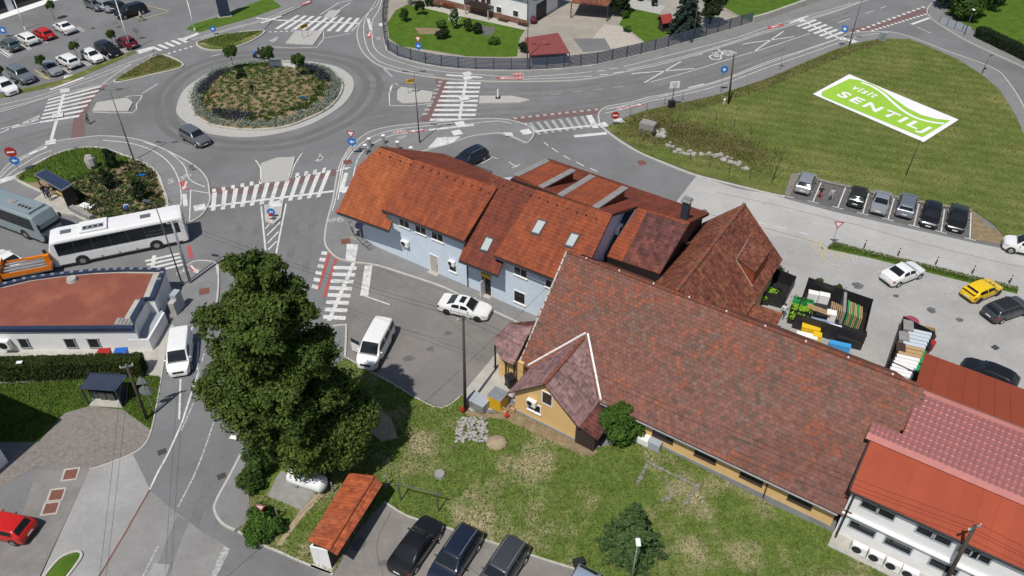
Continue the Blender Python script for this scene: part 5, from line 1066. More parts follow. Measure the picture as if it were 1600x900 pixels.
# orange roofed store by the small car park
OS = thing('garden_store', 'narrow store with orange tile roof and white end wall', 'shed', tuple(P(540, 830)))
la, lb, ra, rb_, ea, eb = P(546, 739, 2.0), P(481, 845, 2.0), P(585, 744, 2.55), P(514, 860, 2.55), P(598, 756, 2.3), P(527, 868, 2.3)
M['tile_shed'] = tilemat('orange_store_tile', (.39, .095, .034), (.34, .08, .032), .25, .4, .25, c3=(.27, .09, .05))
roof(OS, [la, lb, rb_, ra], .08, M['tile_shed'], .3, .015); roof(OS, [ra, rb_, eb, ea], .08, M['tile_shed'], .3, .03)
mb = MB(); mb.tube([ra + Vector((0, 0, .05)), rb_ + Vector((0, 0, .05))], .1, 8); mb.build('ridge_cap', M['tile_shed'], OS, world=True)
w0, w1 = P(491, 880), P(519, 890); w2 = w1 + (ra - rb_) * .97; w3 = w0 + (ra - rb_) * .97
for p in (w0, w1, w2, w3): p.z = 0
for nm, a, c_, h0, h1, m_ in (('end_wall', w0, w1, 1.95, 2.2, 'white_wall'), ('side_wall', w1, w2, 2.1, 2.1, 'brown'), ('rear_wall', w2, w3, 2.2, 1.95, 'white_wall'), ('side_wall', w3, w0, 1.9, 1.9, 'white_wall')): mb = MB(); mb.wall(a, c_, -.02, h0, h1, .12); mb.build(nm, M[m_], OS, world=True)  # right side wall coloured dark brown to stand for its shade
mb = MB(); mb.prism([w0 + (w0 - w2) * .06, w1 + (w1 - w3) * .06, w2, w3], -.02, .1); mb.build('slab', M['concrete'], OS, world=True)

# bus shelter
BU = thing('bus_shelter', 'bus shelter with flat dark blue roof on the planted island', 'shelter', tuple(P(95, 318)))
sq = [P(53, 272.5, 2.7), P(70.6, 263.7, 2.7), P(113, 287.5, 2.7), P(96, 297.5, 2.7)]
mb = MB(); mb.slab(sq, .16); mb.build('roof_frame', M['steel'], BU, world=True); c_ = sum(sq, Vector()) / 4; mb = MB(); mb.slab([c_ + (p - c_) * .95 + Vector((0, 0, .02)) for p in sq], .02); mb.build('roof', M['navy'], BU, world=True)
gq_ = [c_ + (p - c_) * .9 for p in sq]
mb = MB(); mb.wall(gq_[3], gq_[2], .2, 2.55, 2.55, .12); mb.build('end_panel', M['brown'], BU, world=True); mb = MB(); mb.wall(gq_[1], gq_[2], .2, 2.55, 2.55, .06); mb.build('back_panel', M['glass'], BU, world=True)
for p in gq_[:2]: mb = MB(); mb.cyl((p.x, p.y, .2), (p.x, p.y, 2.55), .07, n=8); mb.build('post', M['dark_metal'], BU, world=True)
a, c2_ = gq_[1].lerp(gq_[2], .25), gq_[1].lerp(gq_[2], .9); off = (gq_[3] - gq_[2]).normalized() * .5; mb = MB(); mb.slab([Z(a, .68), Z(c2_, .68), Z(c2_ + off, .68), Z(a + off, .68)], .08); mb.build('bench', M['timber'], BU, world=True)
FW = own(MB().kerb(PX([(113, 328), (145, 344)], .2), .5, .1, .75).build('planter_wall', M['concrete_grey']), 'low grey wall beyond the bus shelter end panel', 'wall')

# dark panel fence round the garden of the house at the top
FE = thing('panel_fence', 'anthracite slatted panel fence curving round the garden at the top', 'fence', tuple(P(738, 109)))
fl = PX([(604, -12), (601, 15), (599, 38), (600, 60), (604, 79), (622, 89.5), (656, 99.5), (696, 106.5), (738, 109.5), (782, 110.5), (824, 110.5), (870, 108.5), (910, 104), (925, 103), (966, 94), (1025, 80), (1082, 64), (1175, 36.5)], .12)
cum = [0]
for a, c_ in zip(fl, fl[1:]): cum.append(cum[-1] + (c_ - a).length)
def along(d):
    for i in range(len(fl) - 1):
        if d <= cum[i + 1]: return fl[i].lerp(fl[i + 1], (d - cum[i]) / (cum[i + 1] - cum[i]))
    return fl[-1]
FH = 1.85; npan = int(cum[-1] / 2.45); nsl = 0
for i in range(npan):
    a, c_ = along(i * cum[-1] / npan), along((i + 1) * cum[-1] / npan); rz = math.atan2(c_.y - a.y, c_.x - a.x); m_ = (a + c_) / 2; L = (c_ - a).length
    mb = MB(); mb.box((a.x, a.y, .1 + FH / 2), (.11, .11, FH + .06), rz); po = mb.build('post', M['dark_metal'], FE, world=True)
    near = m_.x < 12 and m_.y < P(800, 70).y
    mb = MB(); mb.box((m_.x, m_.y, .17), (L - .1, .09, .14), rz); pn = mb.build('panel', M['fence_slat'], FE, world=True); 
    for j in range(9):
        z = .35 + j * .19; sb = MB(); sb.box((m_.x, m_.y, z), (L - .12, .03, .155), rz, mat=Matrix.Rotation(rz, 3, 'Z') @ Matrix.Rotation(R(16), 3, 'X'))
        if near and nsl < 280: sb.build('slat', M['fence_slat'], pn, world=True); nsl += 1
        else:
            if j == 0: far = MB()
            far.add(sb.v, sb.f)
            if j == 8: far.build('slat', M['fence_slat'], pn, world=True)
mb = MB(); mb.kerb(fl, .22, .08, .27); mb.build('plinth', M['kerb'], FE, world=True)
RW = own(MB().kerb(PX([(1175, 36), (1200, 29), (1290, -3)], .1), .4, 0, 1.1).build('retaining_wall', M['concrete']), 'plain concrete retaining wall where the dark fence ends', 'wall')

# house with balcony at the top
TH = thing('white_house', 'white house with red roof and dark wooden balcony at the top of the picture', 'house', tuple(P(800, 20)))
h0, h1 = P(676, 3), P(824, 41); hu = (h1 - h0).normalized(); hn = Vector((hu.y, -hu.x, 0)); hl = (h1 - h0).length
def H(a, o, z): p = h0 + hu * a + hn * o; return Vector((p.x, p.y, z))
mb = MB(); mb.prism([H(-2, 0, 0), H(hl, 0, 0), H(hl, -9, 0), H(-2, -9, 0)], -.02, 5.6); mb.build('wall', M['white_wall'], TH, world=True)
mb = MB(); mb.slab([H(-3, .03, .8), H(hl, .03, .8), H(hl, .03, 0), H(-3, .03, 0)], .01) if False else mb.box(H(hl / 2 - 1, .02, .45), (hl + 2, .05, .9), math.atan2(hu.y, hu.x)); mb.build('plinth', mat('brick_plinth', (.24, .12, .085), (.17, .09, .07), 4, .95), TH, world=True)
roof(TH, [H(-3, .9, 5.3), H(hl + .7, .9, 5.3), H(hl + .7, -4.5, 8.6), H(-3, -4.5, 8.6)], .2, tilemat('red_house_tile', (.27, .03, .03), (.22, .026, .028)), .34)
roof(TH, [H(-3, -9.9, 5.3), H(hl + .7, -9.9, 5.3), H(hl + .7, -4.5, 8.6), H(-3, -4.5, 8.6)], .2, M['tile_c'], .34)
mb = MB(); mb.box(H(hl * .54, .8, 1.75), (4.6, 1.6, .15), math.atan2(hu.y, hu.x)); bal = mb.build('balcony', M['brown'], TH, world=True)
for i in range(12): mb = MB(); mb.box(H(hl * .54 - 2.2 + i * .4, 1.58, 2.25), (.34, .05, .95), math.atan2(hu.y, hu.x)); mb.build('board', M['brown'], bal, world=True)
for x in (-2.2, 2.2): mb = MB(); mb.box(H(hl * .54 + x, 1.5, .85), (.15, .15, 1.7), math.atan2(hu.y, hu.x)); mb.build('post', M['concrete'], bal, world=True)
def hwin(a, o, z, w, h, m='glass', name='window'):
    rz = math.atan2(hu.y, hu.x); mb = MB(); mb.box(H(a, o, z), (w + .2, .08, h + .2), rz); fr = mb.build(name, M['frame_white'], TH, world=True); mb = MB(); mb.box(H(a, o + .03, z), (w, .06, h), rz); mb.build('pane', M[m], fr, world=True)
for px in ((780, 15), (806, 21)): r_ = ray(*px); p = CP + r_ * ((H(0, 0, 0) - CP).dot(hn) / r_.dot(hn)); hwin((p - h0).dot(hu), .02, p.z, .9, .8, 'brown')
for x in (-1.0, .3, 1.3): hwin(hl * .54 + x, .02, 2.9, .8, 1.7, 'brown', 'door')
for x in (1, 3): hwin(x, .02, 2.9, 1.0, 1.2)
mb = MB(); q = H(hl + .03, -4, 1.3); mb.box(q, (.05, 3.0, 2.6), math.atan2(hu.y, hu.x)); mb.build('garage_door', M['trim'], TH, world=True)
mb = MB(); mb.tube([H(hl + .05, .1, 0), H(hl + .05, .1, 5.3)], .06); mb.build('downpipe', M['dark_metal'], TH, world=True)
def planter(px, cols, label, L=1.6):
    p = P(*px, .07); T = thing('flower_box', label, 'planter', (p.x, p.y, .07), math.atan2(hu.y, hu.x)); mb = MB(); mb.box((0, 0, .18), (L, .45, .36)); mb.build('box', M['brown'], T)
    c = rng.normal(size=(500, 3)) * np.array([L * .26, .16, .12]) + np.array([p.x, p.y, .62]); quads('flowers', c, .09, cols, None, 0, T)
M['flower_red'] = leafmat('red_flowers', (.45, .02, .03), (.10, .12, .02), .4, 3); M['flower_pink'] = leafmat('pink_flowers', (.45, .30, .20), (.2, .12, .06), .4, 3)
planter((700, 13), M['flower_red'], 'flower box full of red flowers left of the balcony', 2.6); planter((682, 10), M['flower_pink'], 'flower box with pale blossoms at the left end of the house wall'); planter((786, 33), M['flower_pink'], 'flower box with rusty blossoms below the small windows'); planter((817, 40), M['flower_pink'], 'flower box beside the house corner')
p = P(833, 37, 0); bb = MB(); bb.ball((p.x, p.y, .6), .6, 10, 8, jit=.1); own(bb.build('round_bush', mat('red_leaf_bush', (.16, .02, .04), (.08, .012, .02), 6, .9, bump=.5)), 'small round dark red bush at the house corner', 'bush')
# red lean-to roof and brown carport
CPT = thing('garden_shelter', 'low shelter with faded red felt roof behind the dark fence', 'shelter', tuple(P(850, 85)))
q = [P(820, 59, 2.4), P(872, 51, 2.4), P(890, 82, 2.0), P(828, 86, 2.0)]; mb = MB(); mb.slab(q, .12); mb.build('roof', mat('faded_red_felt', (.23, .055, .05), (.19, .05, .045), 1.2, .9), CPT, world=True)
for p in q: mb = MB(); mb.box((p.x, p.y, 1.0), (.12, .12, 2.0)); mb.build('post', M['brown'], CPT, world=True)
CQ = thing('carport', 'brown roofed open carport casting deep shade on the pale yard', 'carport', tuple(P(920, 12)))
q = [P(893, 3, 2.6), P(950, 8, 2.6), P(975, -25, 3.0), P(905, -25, 3.0)]; mb = MB(); mb.slab(q, .2); mb.build('roof', M['tile_old'], CQ, world=True)
for p in q: mb = MB(); mb.box((p.x, p.y, 1.3), (.15, .15, 2.6)); mb.build('post', M['brown'], CQ, world=True)
GH = thing('garden_hut', 'tiny garden hut with red pitched roof below the blue spruce', 'hut', tuple(P(1037, 47)))
p = P(1037, 47); mb = MB(); mb.box((p.x, p.y, .8), (1.3, 1.3, 1.6), .4); mb.build('wall', M['brown'], GH, world=True)
def yz(dx, dy, z): q = Matrix.Rotation(.4, 3, 'Z') @ Vector((dx, dy, 0)); return Vector((p.x + q.x, p.y + q.y, z))
mb = MB(); mb.slab([yz(-.95, -.95, 1.5), yz(.95, -.95, 1.5), yz(.95, 0, 2.5), yz(-.95, 0, 2.5)], .1); mb.slab([yz(-.95, .95, 1.5), yz(.95, .95, 1.5), yz(.95, 0, 2.5), yz(-.95, 0, 2.5)], .1); mb.build('roof', mat('hut_red', (.30, .035, .03), None), GH, world=True)

# shop front at the top left
SF = thing('glass_fronted_shop', 'white shop building with tall glass panes at the top left corner', 'building', tuple(P(30, 20)))
s0, s1 = P(-40, 37.3), P(110, -12.7); su = (s1 - s0).normalized(); sn = Vector((su.y, -su.x, 0)); L = (s1 - s0).length
mb = MB(); mb.prism([s0 + sn * .0, s1, s1 - sn * 12, s0 - sn * 12], -.02, 6.0); mb.build('wall', M['white_wall'], SF, world=True)
mb = MB(); mb.prism([s0 + sn * 2.1, s1 + sn * 2.1, s1, s0], -.02, .16); mb.build('plinth', M['white_wall'], SF, world=True)
for px0, px1 in (((-30, 34), (15, 19)), ((27, 15), (62, 3.3)), ((63, 3), (95, -7.7))):
    a = (P(*px0, .2) - s0).dot(su); c_ = (P(*px1, .2) - s0).dot(su); q = s0 + su * ((a + c_) / 2); mb = MB(); mb.box((q.x + sn.x * .05, q.y + sn.y * .05, 2.3), (c_ - a + .2, .1, 4.2), math.atan2(su.y, su.x)); fr = mb.build('window', M['dark_metal'], SF, world=True)
    for k in range(3): q = s0 + su * (a + (c_ - a) * (k + .5) / 3); mb = MB(); mb.box((q.x + sn.x * .09, q.y + sn.y * .09, 2.3), ((c_ - a) / 3 - .08, .06, 4.0), math.atan2(su.y, su.x)); mb.build('pane', M['glass'], fr, world=True)
PYL = thing('sign_pylon', 'tall dark blue advertising pylon on the grass strip at the top', 'sign', tuple(P(352, 27)), R(20))
mb = MB(); mb.box((0, 0, 4), (1.7, .5, 8)); mb.build('body', M['dark_metal'], PYL); mb = MB(); mb.box((0, -.26, 4), (1.5, .02, 7.6)); mb.build('face', M['navy'], PYL); mb = MB(); mb.box((0, 0, .08), (2.1, .9, .3)); mb.build('base', M['concrete'], PYL)
mb = MB(); mb.box((.87, 0, 4), (.04, .45, 7.6)); mb.build('edge', M['sign_blue'], PYL)
WS = thing('welcome_wall', 'low white sign wall at the back of the roundabout planting', 'sign wall', (P(443, 107, .8).x, P(443, 107, .8).y, .75), R(-4))
mb = MB(); mb.box((0, 0, .55), (3.6, .35, 1.1)); mb.build('wall', M['white_wall'], WS, bevel=.03); mb = MB(); mb.box((1.9, 0, .4), (.3, .4, .8)); mb.build('end_post', M['concrete_grey'], WS)
mb = MB(); mb.box((0, 0, 1.13), (3.7, .42, .06)); mb.build('coping', M['concrete'], WS)

# ================================================================== vehicles
def interp(tab, x):
    for (x0, y0), (x1, y1) in zip(tab, tab[1:]):
        if x <= x1: t = (x - x0) / (x1 - x0 + 1e-9); t = t * t * (3 - 2 * t) * .35 + t * .65; return y0 + (y1 - y0) * t
    return tab[-1][1]
KIND = {  # top outline from the nose (0) to the tail (1); belt height; windscreen, roof and rear window limits
 'sedan': dict(top=[(0, .44), (.025, .52), (.10, .60), (.27, .67), (.43, .97), (.52, 1), (.64, .98), (.83, .74), (.93, .71), (.985, .66), (1, .5)], belt=.66, ws=(.285, .425), rw=(.665, .81), sw=(.36, .70), H=1.45),
 'hatch': dict(top=[(0, .42), (.03, .51), (.11, .60), (.25, .67), (.41, .96), (.52, 1), (.76, .985), (.86, .93), (.955, .70), (.985, .62), (1, .42)], belt=.64, ws=(.265, .40), rw=(.865, .95), sw=(.34, .84), H=1.5),
 'wagon': dict(top=[(0, .42), (.03, .52), (.10, .60), (.25, .66), (.40, .96), (.50, 1), (.84, .985), (.91, .92), (.965, .68), (.985, .62), (1, .42)], belt=.64, ws=(.265, .39), rw=(.915, .96), sw=(.33, .90), H=1.52),
 'suv': dict(top=[(0, .44), (.025, .56), (.09, .63), (.25, .67), (.38, .97), (.48, 1), (.85, .99), (.92, .93), (.975, .66), (.99, .6), (1, .42)], belt=.655, ws=(.265, .37), rw=(.925, .97), sw=(.32, .91), H=1.68),
 'van': dict(top=[(0, .36), (.02, .46), (.08, .54), (.17, .60), (.33, .97), (.40, 1), (.95, .99), (.985, .95), (1, .60)], belt=.58, ws=(.18, .325), rw=(.978, .997), sw=(.24, .95), H=1.95),
}
PAINT = {}
def paint(n, c, metal=.0, rough=.28, c2=None):
    if n not in PAINT: PAINT[n] = mat('car_paint_' + n, c, c2 or tuple(x * .93 for x in c), 2, rough, metal=metal, coat=.5, spec=.4)
    return PAINT[n]
for n_, c_, m_ in (('white', (.78, .78, .77), 0), ('silver', (.42, .44, .46), .5), ('grey', (.20, .21, .23), .5), ('greyblue', (.24, .27, .31), .5), ('black', (.012, .012, .014), .1), ('navy', (.015, .022, .045), .2), ('red', (.52, .015, .012), 0), ('darkred', (.16, .010, .022), .1), ('yellow', (.80, .52, .01), 0), ('green', (.010, .024, .022), .2), ('teal', (.10, .145, .145), .4), ('ltblue', (.38, .45, .54), .3), ('darkgrey', (.075, .08, .088), .4), ('orange', (.72, .20, .012), 0), ('busblue', (.28, .345, .365), .2)): paint(n_, c_, m_)
def car(kind, label, pn, roof_px, dpx, L=4.4, Wd=1.8, H=None, cat='car', group=None, name='car', rails=False, rim='rim', roofm=None, glass='glass', z0=.012, open_door=False, extra=None):
    K = KIND[kind]; H = H or K['H']; w2 = Wd / 2
    a, b_ = P(*dpx[0]), P(*dpx[1]); hd = math.atan2(b_.y - a.y, b_.x - a.x)
    c = P(roof_px[0], roof_px[1], H); xc = {'sedan': .55, 'hatch': .62, 'wagon': .65, 'suv': .65, 'van': .66}[kind]
    c = c + Vector((math.cos(hd), math.sin(hd), 0)) * (xc - .5) * L
    T = thing(name, label, cat, (c.x, c.y, z0), hd, group); pm = PAINT[pn]
    belt = K['belt'] * H; clr = .19 if kind != 'suv' else .24
    def par(t):
        zt = interp(K['top'], t) * H; zs = min(zt * .985, belt + .04 * H * t); g = max(0, min(1, (zt - zs) / (.30 * H)))
        w = w2 * interp([(0, .72), (.03, .84), (.10, .95), (.2, .99), (.8, 1), (.93, .965), (.985, .90), (1, .80)], t); wt = w * (.90 - .13 * g)
        if kind == 'van': wt = w * (.92 - .08 * g)
        zb = clr + .06 * interp([(0, 1.6), (.08, .2), (.9, .2), (1, 1.6)], t)
        return zb, zs, zt, w, wt
    def sec(t):
        zb, zs, zt, w, wt = par(t); h = zt - zs
        return [(0, zb), (.86 * w, zb), (.97 * w, zb + .06), (w, zb + .22 * (zs - zb)), (w, zb + .62 * (zs - zb)), (.985 * w, zs - .05 * (zs - zb)), (.955 * w, zs), ((.955 * w + wt * 1.1) / 2, zs + .45 * h), (wt * 1.01, zs + .86 * h), (wt * .93, zt - .012 * h), (wt * .60, zt + .012), (0, zt + .022)]
    def S(t, k, sg=1):
        q = sec(t); i = min(int(k), len(q) - 2); f = k - i; y = q[i][0] * (1 - f) + q[i + 1][0] * f; z = q[i][1] * (1 - f) + q[i + 1][1] * f
        return Vector(((.5 - t) * L, sg * y, z))
    ts = sorted(set([0, .012, .03, .06, .10, .15, .20] + [K['ws'][0] - .01, K['ws'][0] + .03, (K['ws'][0] + K['ws'][1]) / 2, K['ws'][1], K['ws'][1] + .04] + [.5, .58, .66, .72, .78, .84] + [K['rw'][0], (K['rw'][0] + K['rw'][1]) / 2, K['rw'][1], .93, .965, .985, 1.0]))
    mb = MB(); n = 12; ring = []
    for t in ts:
        q = [S(t, k) for k in range(n)] + [S(t, k, -1) for k in range(n - 2, 0, -1)]; ring.append(q); mb.v += [tuple(p) for p in q]
    m = len(ring[0])
    for i in range(len(ts) - 1):
        for j in range(m): mb.f.append((i * m + j, i * m + (j + 1) % m, (i + 1) * m + (j + 1) % m, (i + 1) * m + j))
    mb.f += [tuple(range(m - 1, -1, -1)), tuple((len(ts) - 1) * m + j for j in range(m))]; mb.m = [0] * len(mb.f)
    body = mb.build('body', pm, T, smooth=True)
    es = body.modifiers.new('split', 'EDGE_SPLIT'); es.split_angle = R(38)
    def patch(t0, t1, k0, k1, nm, mt, sg=1, off=.012, par_=None, nt=5, nk=4, both=False):
        mb = MB()
        def gridp(sg0, sg1):
            ks = [k0 + (k1 - k0) * j / nk for j in range(nk + 1)]
            row = lambda t: [S(t, k, sg0) for k in ks] + ([S(t, k, -sg0) for k in reversed(ks[:-1])] if both else [])
            return [row(t0 + (t1 - t0) * i / nt) for i in range(nt + 1)]
        G = gridp(sg, sg); r = len(G); cN = len(G[0]); base = []
        for i in range(r):
            for j in range(cN):
                du = G[min(i + 1, r - 1)][j] - G[max(i - 1, 0)][j]; dv = G[i][min(j + 1, cN - 1)] - G[i][max(j - 1, 0)]
                nn = du.cross(dv); nn = nn.normalized() if nn.length > 1e-9 else Vector((0, 0, 1))
                ctr = Vector((G[i][j].x * .6, 0, .5 * H)); nn = nn if nn.dot(G[i][j] - ctr) > 0 else -nn; base.append(G[i][j] + nn * off)
        fs = [(i * cN + j, i * cN + j + 1, (i + 1) * cN + j + 1, (i + 1) * cN + j) for i in range(r - 1) for j in range(cN - 1)]
        if sg < 0: fs = [f[::-1] for f in fs]
        mb.add(base, fs); return mb.build(nm, mt, par_ or T, smooth=True)
    gm = M[glass]; a0, a1 = K['ws']; r0, r1 = K['rw']; s0, s1 = K['sw']
    patch(a0 - .016, a0 - .004, 8.6, 11, 'bonnet_seam', M['trim'], both=True, off=.006, nt=1)
    patch(a0, a1, 9.15, 11, 'windscreen', gm, both=True); patch(r0, r1, 9.2, 11, 'rear_window', gm, both=True)
    sm = (s0 + s1) / 2 + .01
    for sg in (1, -1):
        cuts = [(s0 + .02, sm - .012), (sm + .012, s1)] if kind not in ('wagon', 'van') else [(s0 + .02, s0 + (s1 - s0) * .36), (s0 + (s1 - s0) * .39, s0 + (s1 - s0) * .68), (s0 + (s1 - s0) * .71, s1)]
        for i, (c0, c1) in enumerate(cuts):
            if pn == 'white' and name == 'delivery_van' and i: continue
            patch(c0, c1, 6.25, 7.85, 'side_window', gm, sg)
        patch(.02, .10, 4.15, 5.1, 'headlight', M['lamp_clear'], sg, .015); patch(.945, .992, 4.05, 5.2, 'taillight', M['lamp_red'], sg, .015)
        p = S(s0 + .015, 6, sg); mb = MB(); mb.ball(p + Vector((.02, sg * .10, .07)), (.07, .11, .075), 8, 5); mb.build('mirror', pm if pn != 'yellow' else M['trim'], T, smooth=True)
        patch(.16, .86, 1.05, 2.9, 'sill_trim', M['trim'], sg, .006, nt=3, nk=2)
        for t in (s0 + .005, sm, (s1 if kind not in ('wagon', 'van') else s0 + (s1 - s0) * .70)): patch(t, t + .0055, 2.4, 6.1, 'door_seam', M['trim'], sg, .004, nt=1, nk=4)
        for t in (sm - .05, s1 - .08): patch(t, t + .035, 5.0, 5.22, 'door_handle', M['trim'], sg, .02, nt=1, nk=1)
        if rails: mb = MB(); mb.tube([S(t, 9.3, sg) + Vector((0, 0, .06)) for t in (a1 + .05, .6, .75, r0 - .02)], .022); mb.build('roof_rail', M['steel'], T)
    mb = MB(); mb.box((L / 2 - .012, 0, .36 * H), (.06, Wd * .46, .10 * H)); mb.build('grille', M['trim'], T, bevel=.01)
    mb = MB(); mb.box((-L / 2 + .012, 0, .23 * H), (.06, Wd * .7, .10 * H)); mb.build('rear_bumper_trim', M['trim'], T, bevel=.01)
    for sg in (1, -1): mb = MB(); mb.box((sg * (L / 2 + .02), 0, (.26 if sg > 0 else .42) * H), (.02, .5, .11)); mb.build('number_plate', M['plate'], T)
    wr = .32 if kind not in ('suv', 'van') else .355
    for t in (.185, .80):
        for sg in (1, -1):
            x, y = (.5 - t) * L, sg * (w2 - .115); mb = MB(); mb.cyl((x, sg * (w2 - .03), wr + .02), (x, sg * (w2 + .004), wr + .02), wr * 1.16, n=18); mb.build('wheel_arch', M['trim'], T)
            mb = MB(); mb.cyl((x, y - .105, wr), (x, y + .135 * (1 if sg > 0 else .78), wr) if sg > 0 else (x, y + .105, wr), wr, n=18) if sg > 0 else mb.cyl((x, y + .105, wr), (x, y - .135, wr), wr, n=18)
            wh = mb.build('wheel', M['tyre'], T, bevel=.03); mb = MB(); yo = y + sg * .142
            mb.cyl((x, yo - sg * .02, wr), (x, yo, wr), wr * .66, wr * .60, n=16)
            for q in range(5): an = q * 2 * math.pi / 5; mb.box((x + math.cos(an) * wr * .33, yo + sg * .008, wr + math.sin(an) * wr * .33), (wr * .55, .02, .055), mat=Matrix.Rotation(-an, 3, 'Y'))
            mb.build('rim', M[rim], wh)
    if roofm: patch(a1 + .01, r0 - .01, 9.0, 11, 'roof_panel', M[roofm] if isinstance(roofm, str) else roofm, both=True, off=.008)
    if open_door:
        x = (.5 - s0 - .05) * L; y = -w2; mb = MB(); mb.box((x - .25, y - .50, .85), (.06, 1.0, 1.0), mat=Matrix.Rotation(R(-20), 3, 'Z')); d_ = mb.build('open_door', pm, T, bevel=.02)
        mb = MB(); mb.box((x - .25, y - .50, 1.5), (.05, .9, .5), mat=Matrix.Rotation(R(-20), 3, 'Z')); mb.build('door_glass', gm, d_)
    if extra: extra(T, S, L, Wd, H)
    return T
BAY_A = ((1387.5, 343), (1397.5, 309)); BAY_T = (BAY_A[1], BAY_A[0]); LOT_T = ((54, 56), (75, 67)); LOT_A = (LOT_T[1], LOT_T[0])
g1 = 'cars parked in the bays below the field'
car('hatch', 'silver hatchback parked alone at the end bay nearest the road bend', 'silver', (1261, 277), BAY_A, 4.1, 1.75, group=g1)
car('hatch', 'dark green small car with black roof parked beside the two walkers', 'green', (1343, 298), BAY_A, 3.85, 1.75, group=g1, roofm='trim')
car('sedan', 'silver car with bright boot between the dark green car and the grey estate', 'silver', (1380, 306), BAY_A, 4.3, 1.76, group=g1)
car('wagon', 'grey estate car in the middle of the bays below the field', 'greyblue', (1420, 313), BAY_A, 4.45, 1.82, group=g1)
car('hatch', 'black car nose to the road next to the grey estate', 'black', (1460, 320), BAY_T, 4.2, 1.8, group=g1)
car('sedan', 'black saloon in the last bay next to the sandy patch', 'black', (1501, 328), BAY_T, 4.5, 1.82, group=g1)
car('suv', 'white car nosing into the picture by the edge of the meadow', 'white', (1622, 375), ((1650, 391), (1590, 378)), 4.2, 1.8)
car('sedan', 'white saloon parked alone on the pale car park', 'white', (1413, 417), ((1388, 438), (1441, 418)), 4.45, 1.8)
def stripes(T, S, L, Wd, H):
    for sg in (.18, -.18): mb = MB(); mb.slab([S(.02, 11) + Vector((0, sg - .07, .02)), S(.24, 11) + Vector((0, sg - .07, .02)), S(.24, 11) + Vector((0, sg + .07, .02)), S(.02, 11) + Vector((0, sg + .07, .02))], .01); mb.build('stripe', M['trim'], T)
    mb = MB(); mb.box((-L * .47, 0, H * .86), (.35, Wd * .78, .05)); mb.build('spoiler', PAINT['yellow'], T, bevel=.015); mb = MB(); mb.box((-L * .40, 0, H * .75), (.6, Wd * .6, .04), mat=Matrix.Rotation(R(-14), 3, 'Y')); mb.build('rear_louvre', M['trim'], T)
car('hatch', 'bright yellow sporty car with black louvred tail', 'yellow', (1534, 445), ((1512, 468), (1555, 451)), 4.0, 1.72, 1.36, extra=stripes, rim='rim_dark')
car('wagon', 'dark estate car with black roof beside the yellow car', 'darkgrey', (1571, 474), ((1545, 500), (1600, 481)), 4.6, 1.82, 1.5, roofm='trim')
car('hatch', 'black car half hidden behind the upper red panel roof', 'black', (1563, 578), ((1592, 598), (1545, 578)), 4.3, 1.8)
car('sedan', 'white saloon with black sunroof in front of the blue house', 'white', (722, 468), ((687, 487), (768, 506)), 4.8, 1.86, rim='rim_dark', extra=lambda T, S, L, Wd, H: (lambda mb: mb.slab([S(.48, 10) + Vector((0, 0, .03)), S(.58, 10) + Vector((0, 0, .03)), S(.58, 10, -1) + Vector((0, 0, .03)), S(.48, 10, -1) + Vector((0, 0, .03))], .01).build('sunroof', M['glass'], T))(MB()))
car('van', 'white passenger van with an open door on the forecourt', 'white', (590, 513), ((612, 525), (589, 570)), 5.0, 1.95, 1.97, cat='van', name='passenger_van', rim='rim_dark', open_door=True)
car('van', 'white delivery van on the road beside the flat roofed house', 'white', (277, 527), ((284, 505), (275, 580)), 4.7, 1.9, 1.85, cat='van', name='delivery_van')
car('wagon', 'grey people carrier driving round the roundabout', 'grey', (296, 199), ((287, 204), (319, 222)), 4.5, 1.8, 1.66)
car('wagon', 'dark blue estate with roof rails behind the orange roofs', 'navy', (741, 232), ((768, 247), (752, 255)), 4.6, 1.85, 1.6, rails=True)
g2 = 'cars in the shop car park'
car('hatch', 'dull green hatchback at the left end of the back row of the shop car park', 'teal', (14, 62), LOT_A, 4.1, 1.72, group=g2)
car('wagon', 'white car between the dull green car and the red car', 'white', (41, 53), LOT_A, 4.4, 1.78, 1.45, group=g2)
car('hatch', 'bright red hatchback between two white cars in the shop car park', 'red', (67, 45), LOT_A, 4.2, 1.75, 1.45, group=g2)
car('sedan', 'white saloon at the right end of the back row beside the lollipop tree', 'white', (98, 35), LOT_A, 4.4, 1.78, group=g2)
car('suv', 'white off-road car cut by the edge of the picture', 'white', (0, 123), LOT_T, 4.4, 1.85, group=g2)
car('suv', 'blue grey off-road car with roof rails by the yellow hatching', 'greyblue', (24, 103), LOT_T, 4.8, 1.88, 1.8, group=g2, rails=True)
car('hatch', 'silver hatchback right of the yellow hatching in the shop car park', 'silver', (73, 96), LOT_T, 4.0, 1.72, group=g2)
car('suv', 'white crossover with dark windows showing its tail to the cycle path', 'white', (106, 87), LOT_A, 4.3, 1.82, 1.6, group=g2)
car('hatch', 'small white hatchback facing the cycle path next to the black people carrier', 'white', (138, 77), LOT_T, 3.9, 1.7, group=g2)
car('wagon', 'black people carrier facing the cycle path', 'black', (161, 65), LOT_T, 4.7, 1.85, 1.68, group=g2)
car('hatch', 'dark red hatchback at the right end of the front row', 'darkred', (197, 58), LOT_A, 4.0, 1.72, group=g2)
car('wagon', 'dark grey car cut off by the top of the picture', 'grey', (142, -3), LOT_T, 4.4, 1.8, group=g2)
car('hatch', 'silver car at the top of the picture beside the black off-road car', 'silver', (160, 0), LOT_T, 4.2, 1.75, group=g2)
car('suv', 'black off-road car second from the yellow box at the top of the shop car park', 'black', (180, 2), LOT_T, 4.5, 1.85, group=g2)
car('suv', 'big black off-road car parked by the yellow box', 'black', (208, 5), ((224, 10), (190, 20)), 4.9, 1.92, 1.75, group=g2)
car('sedan', 'white car half out of the picture behind the orange lorry', 'white', (7, 399), ((40, 417), (5, 399)), 4.5, 1.8)
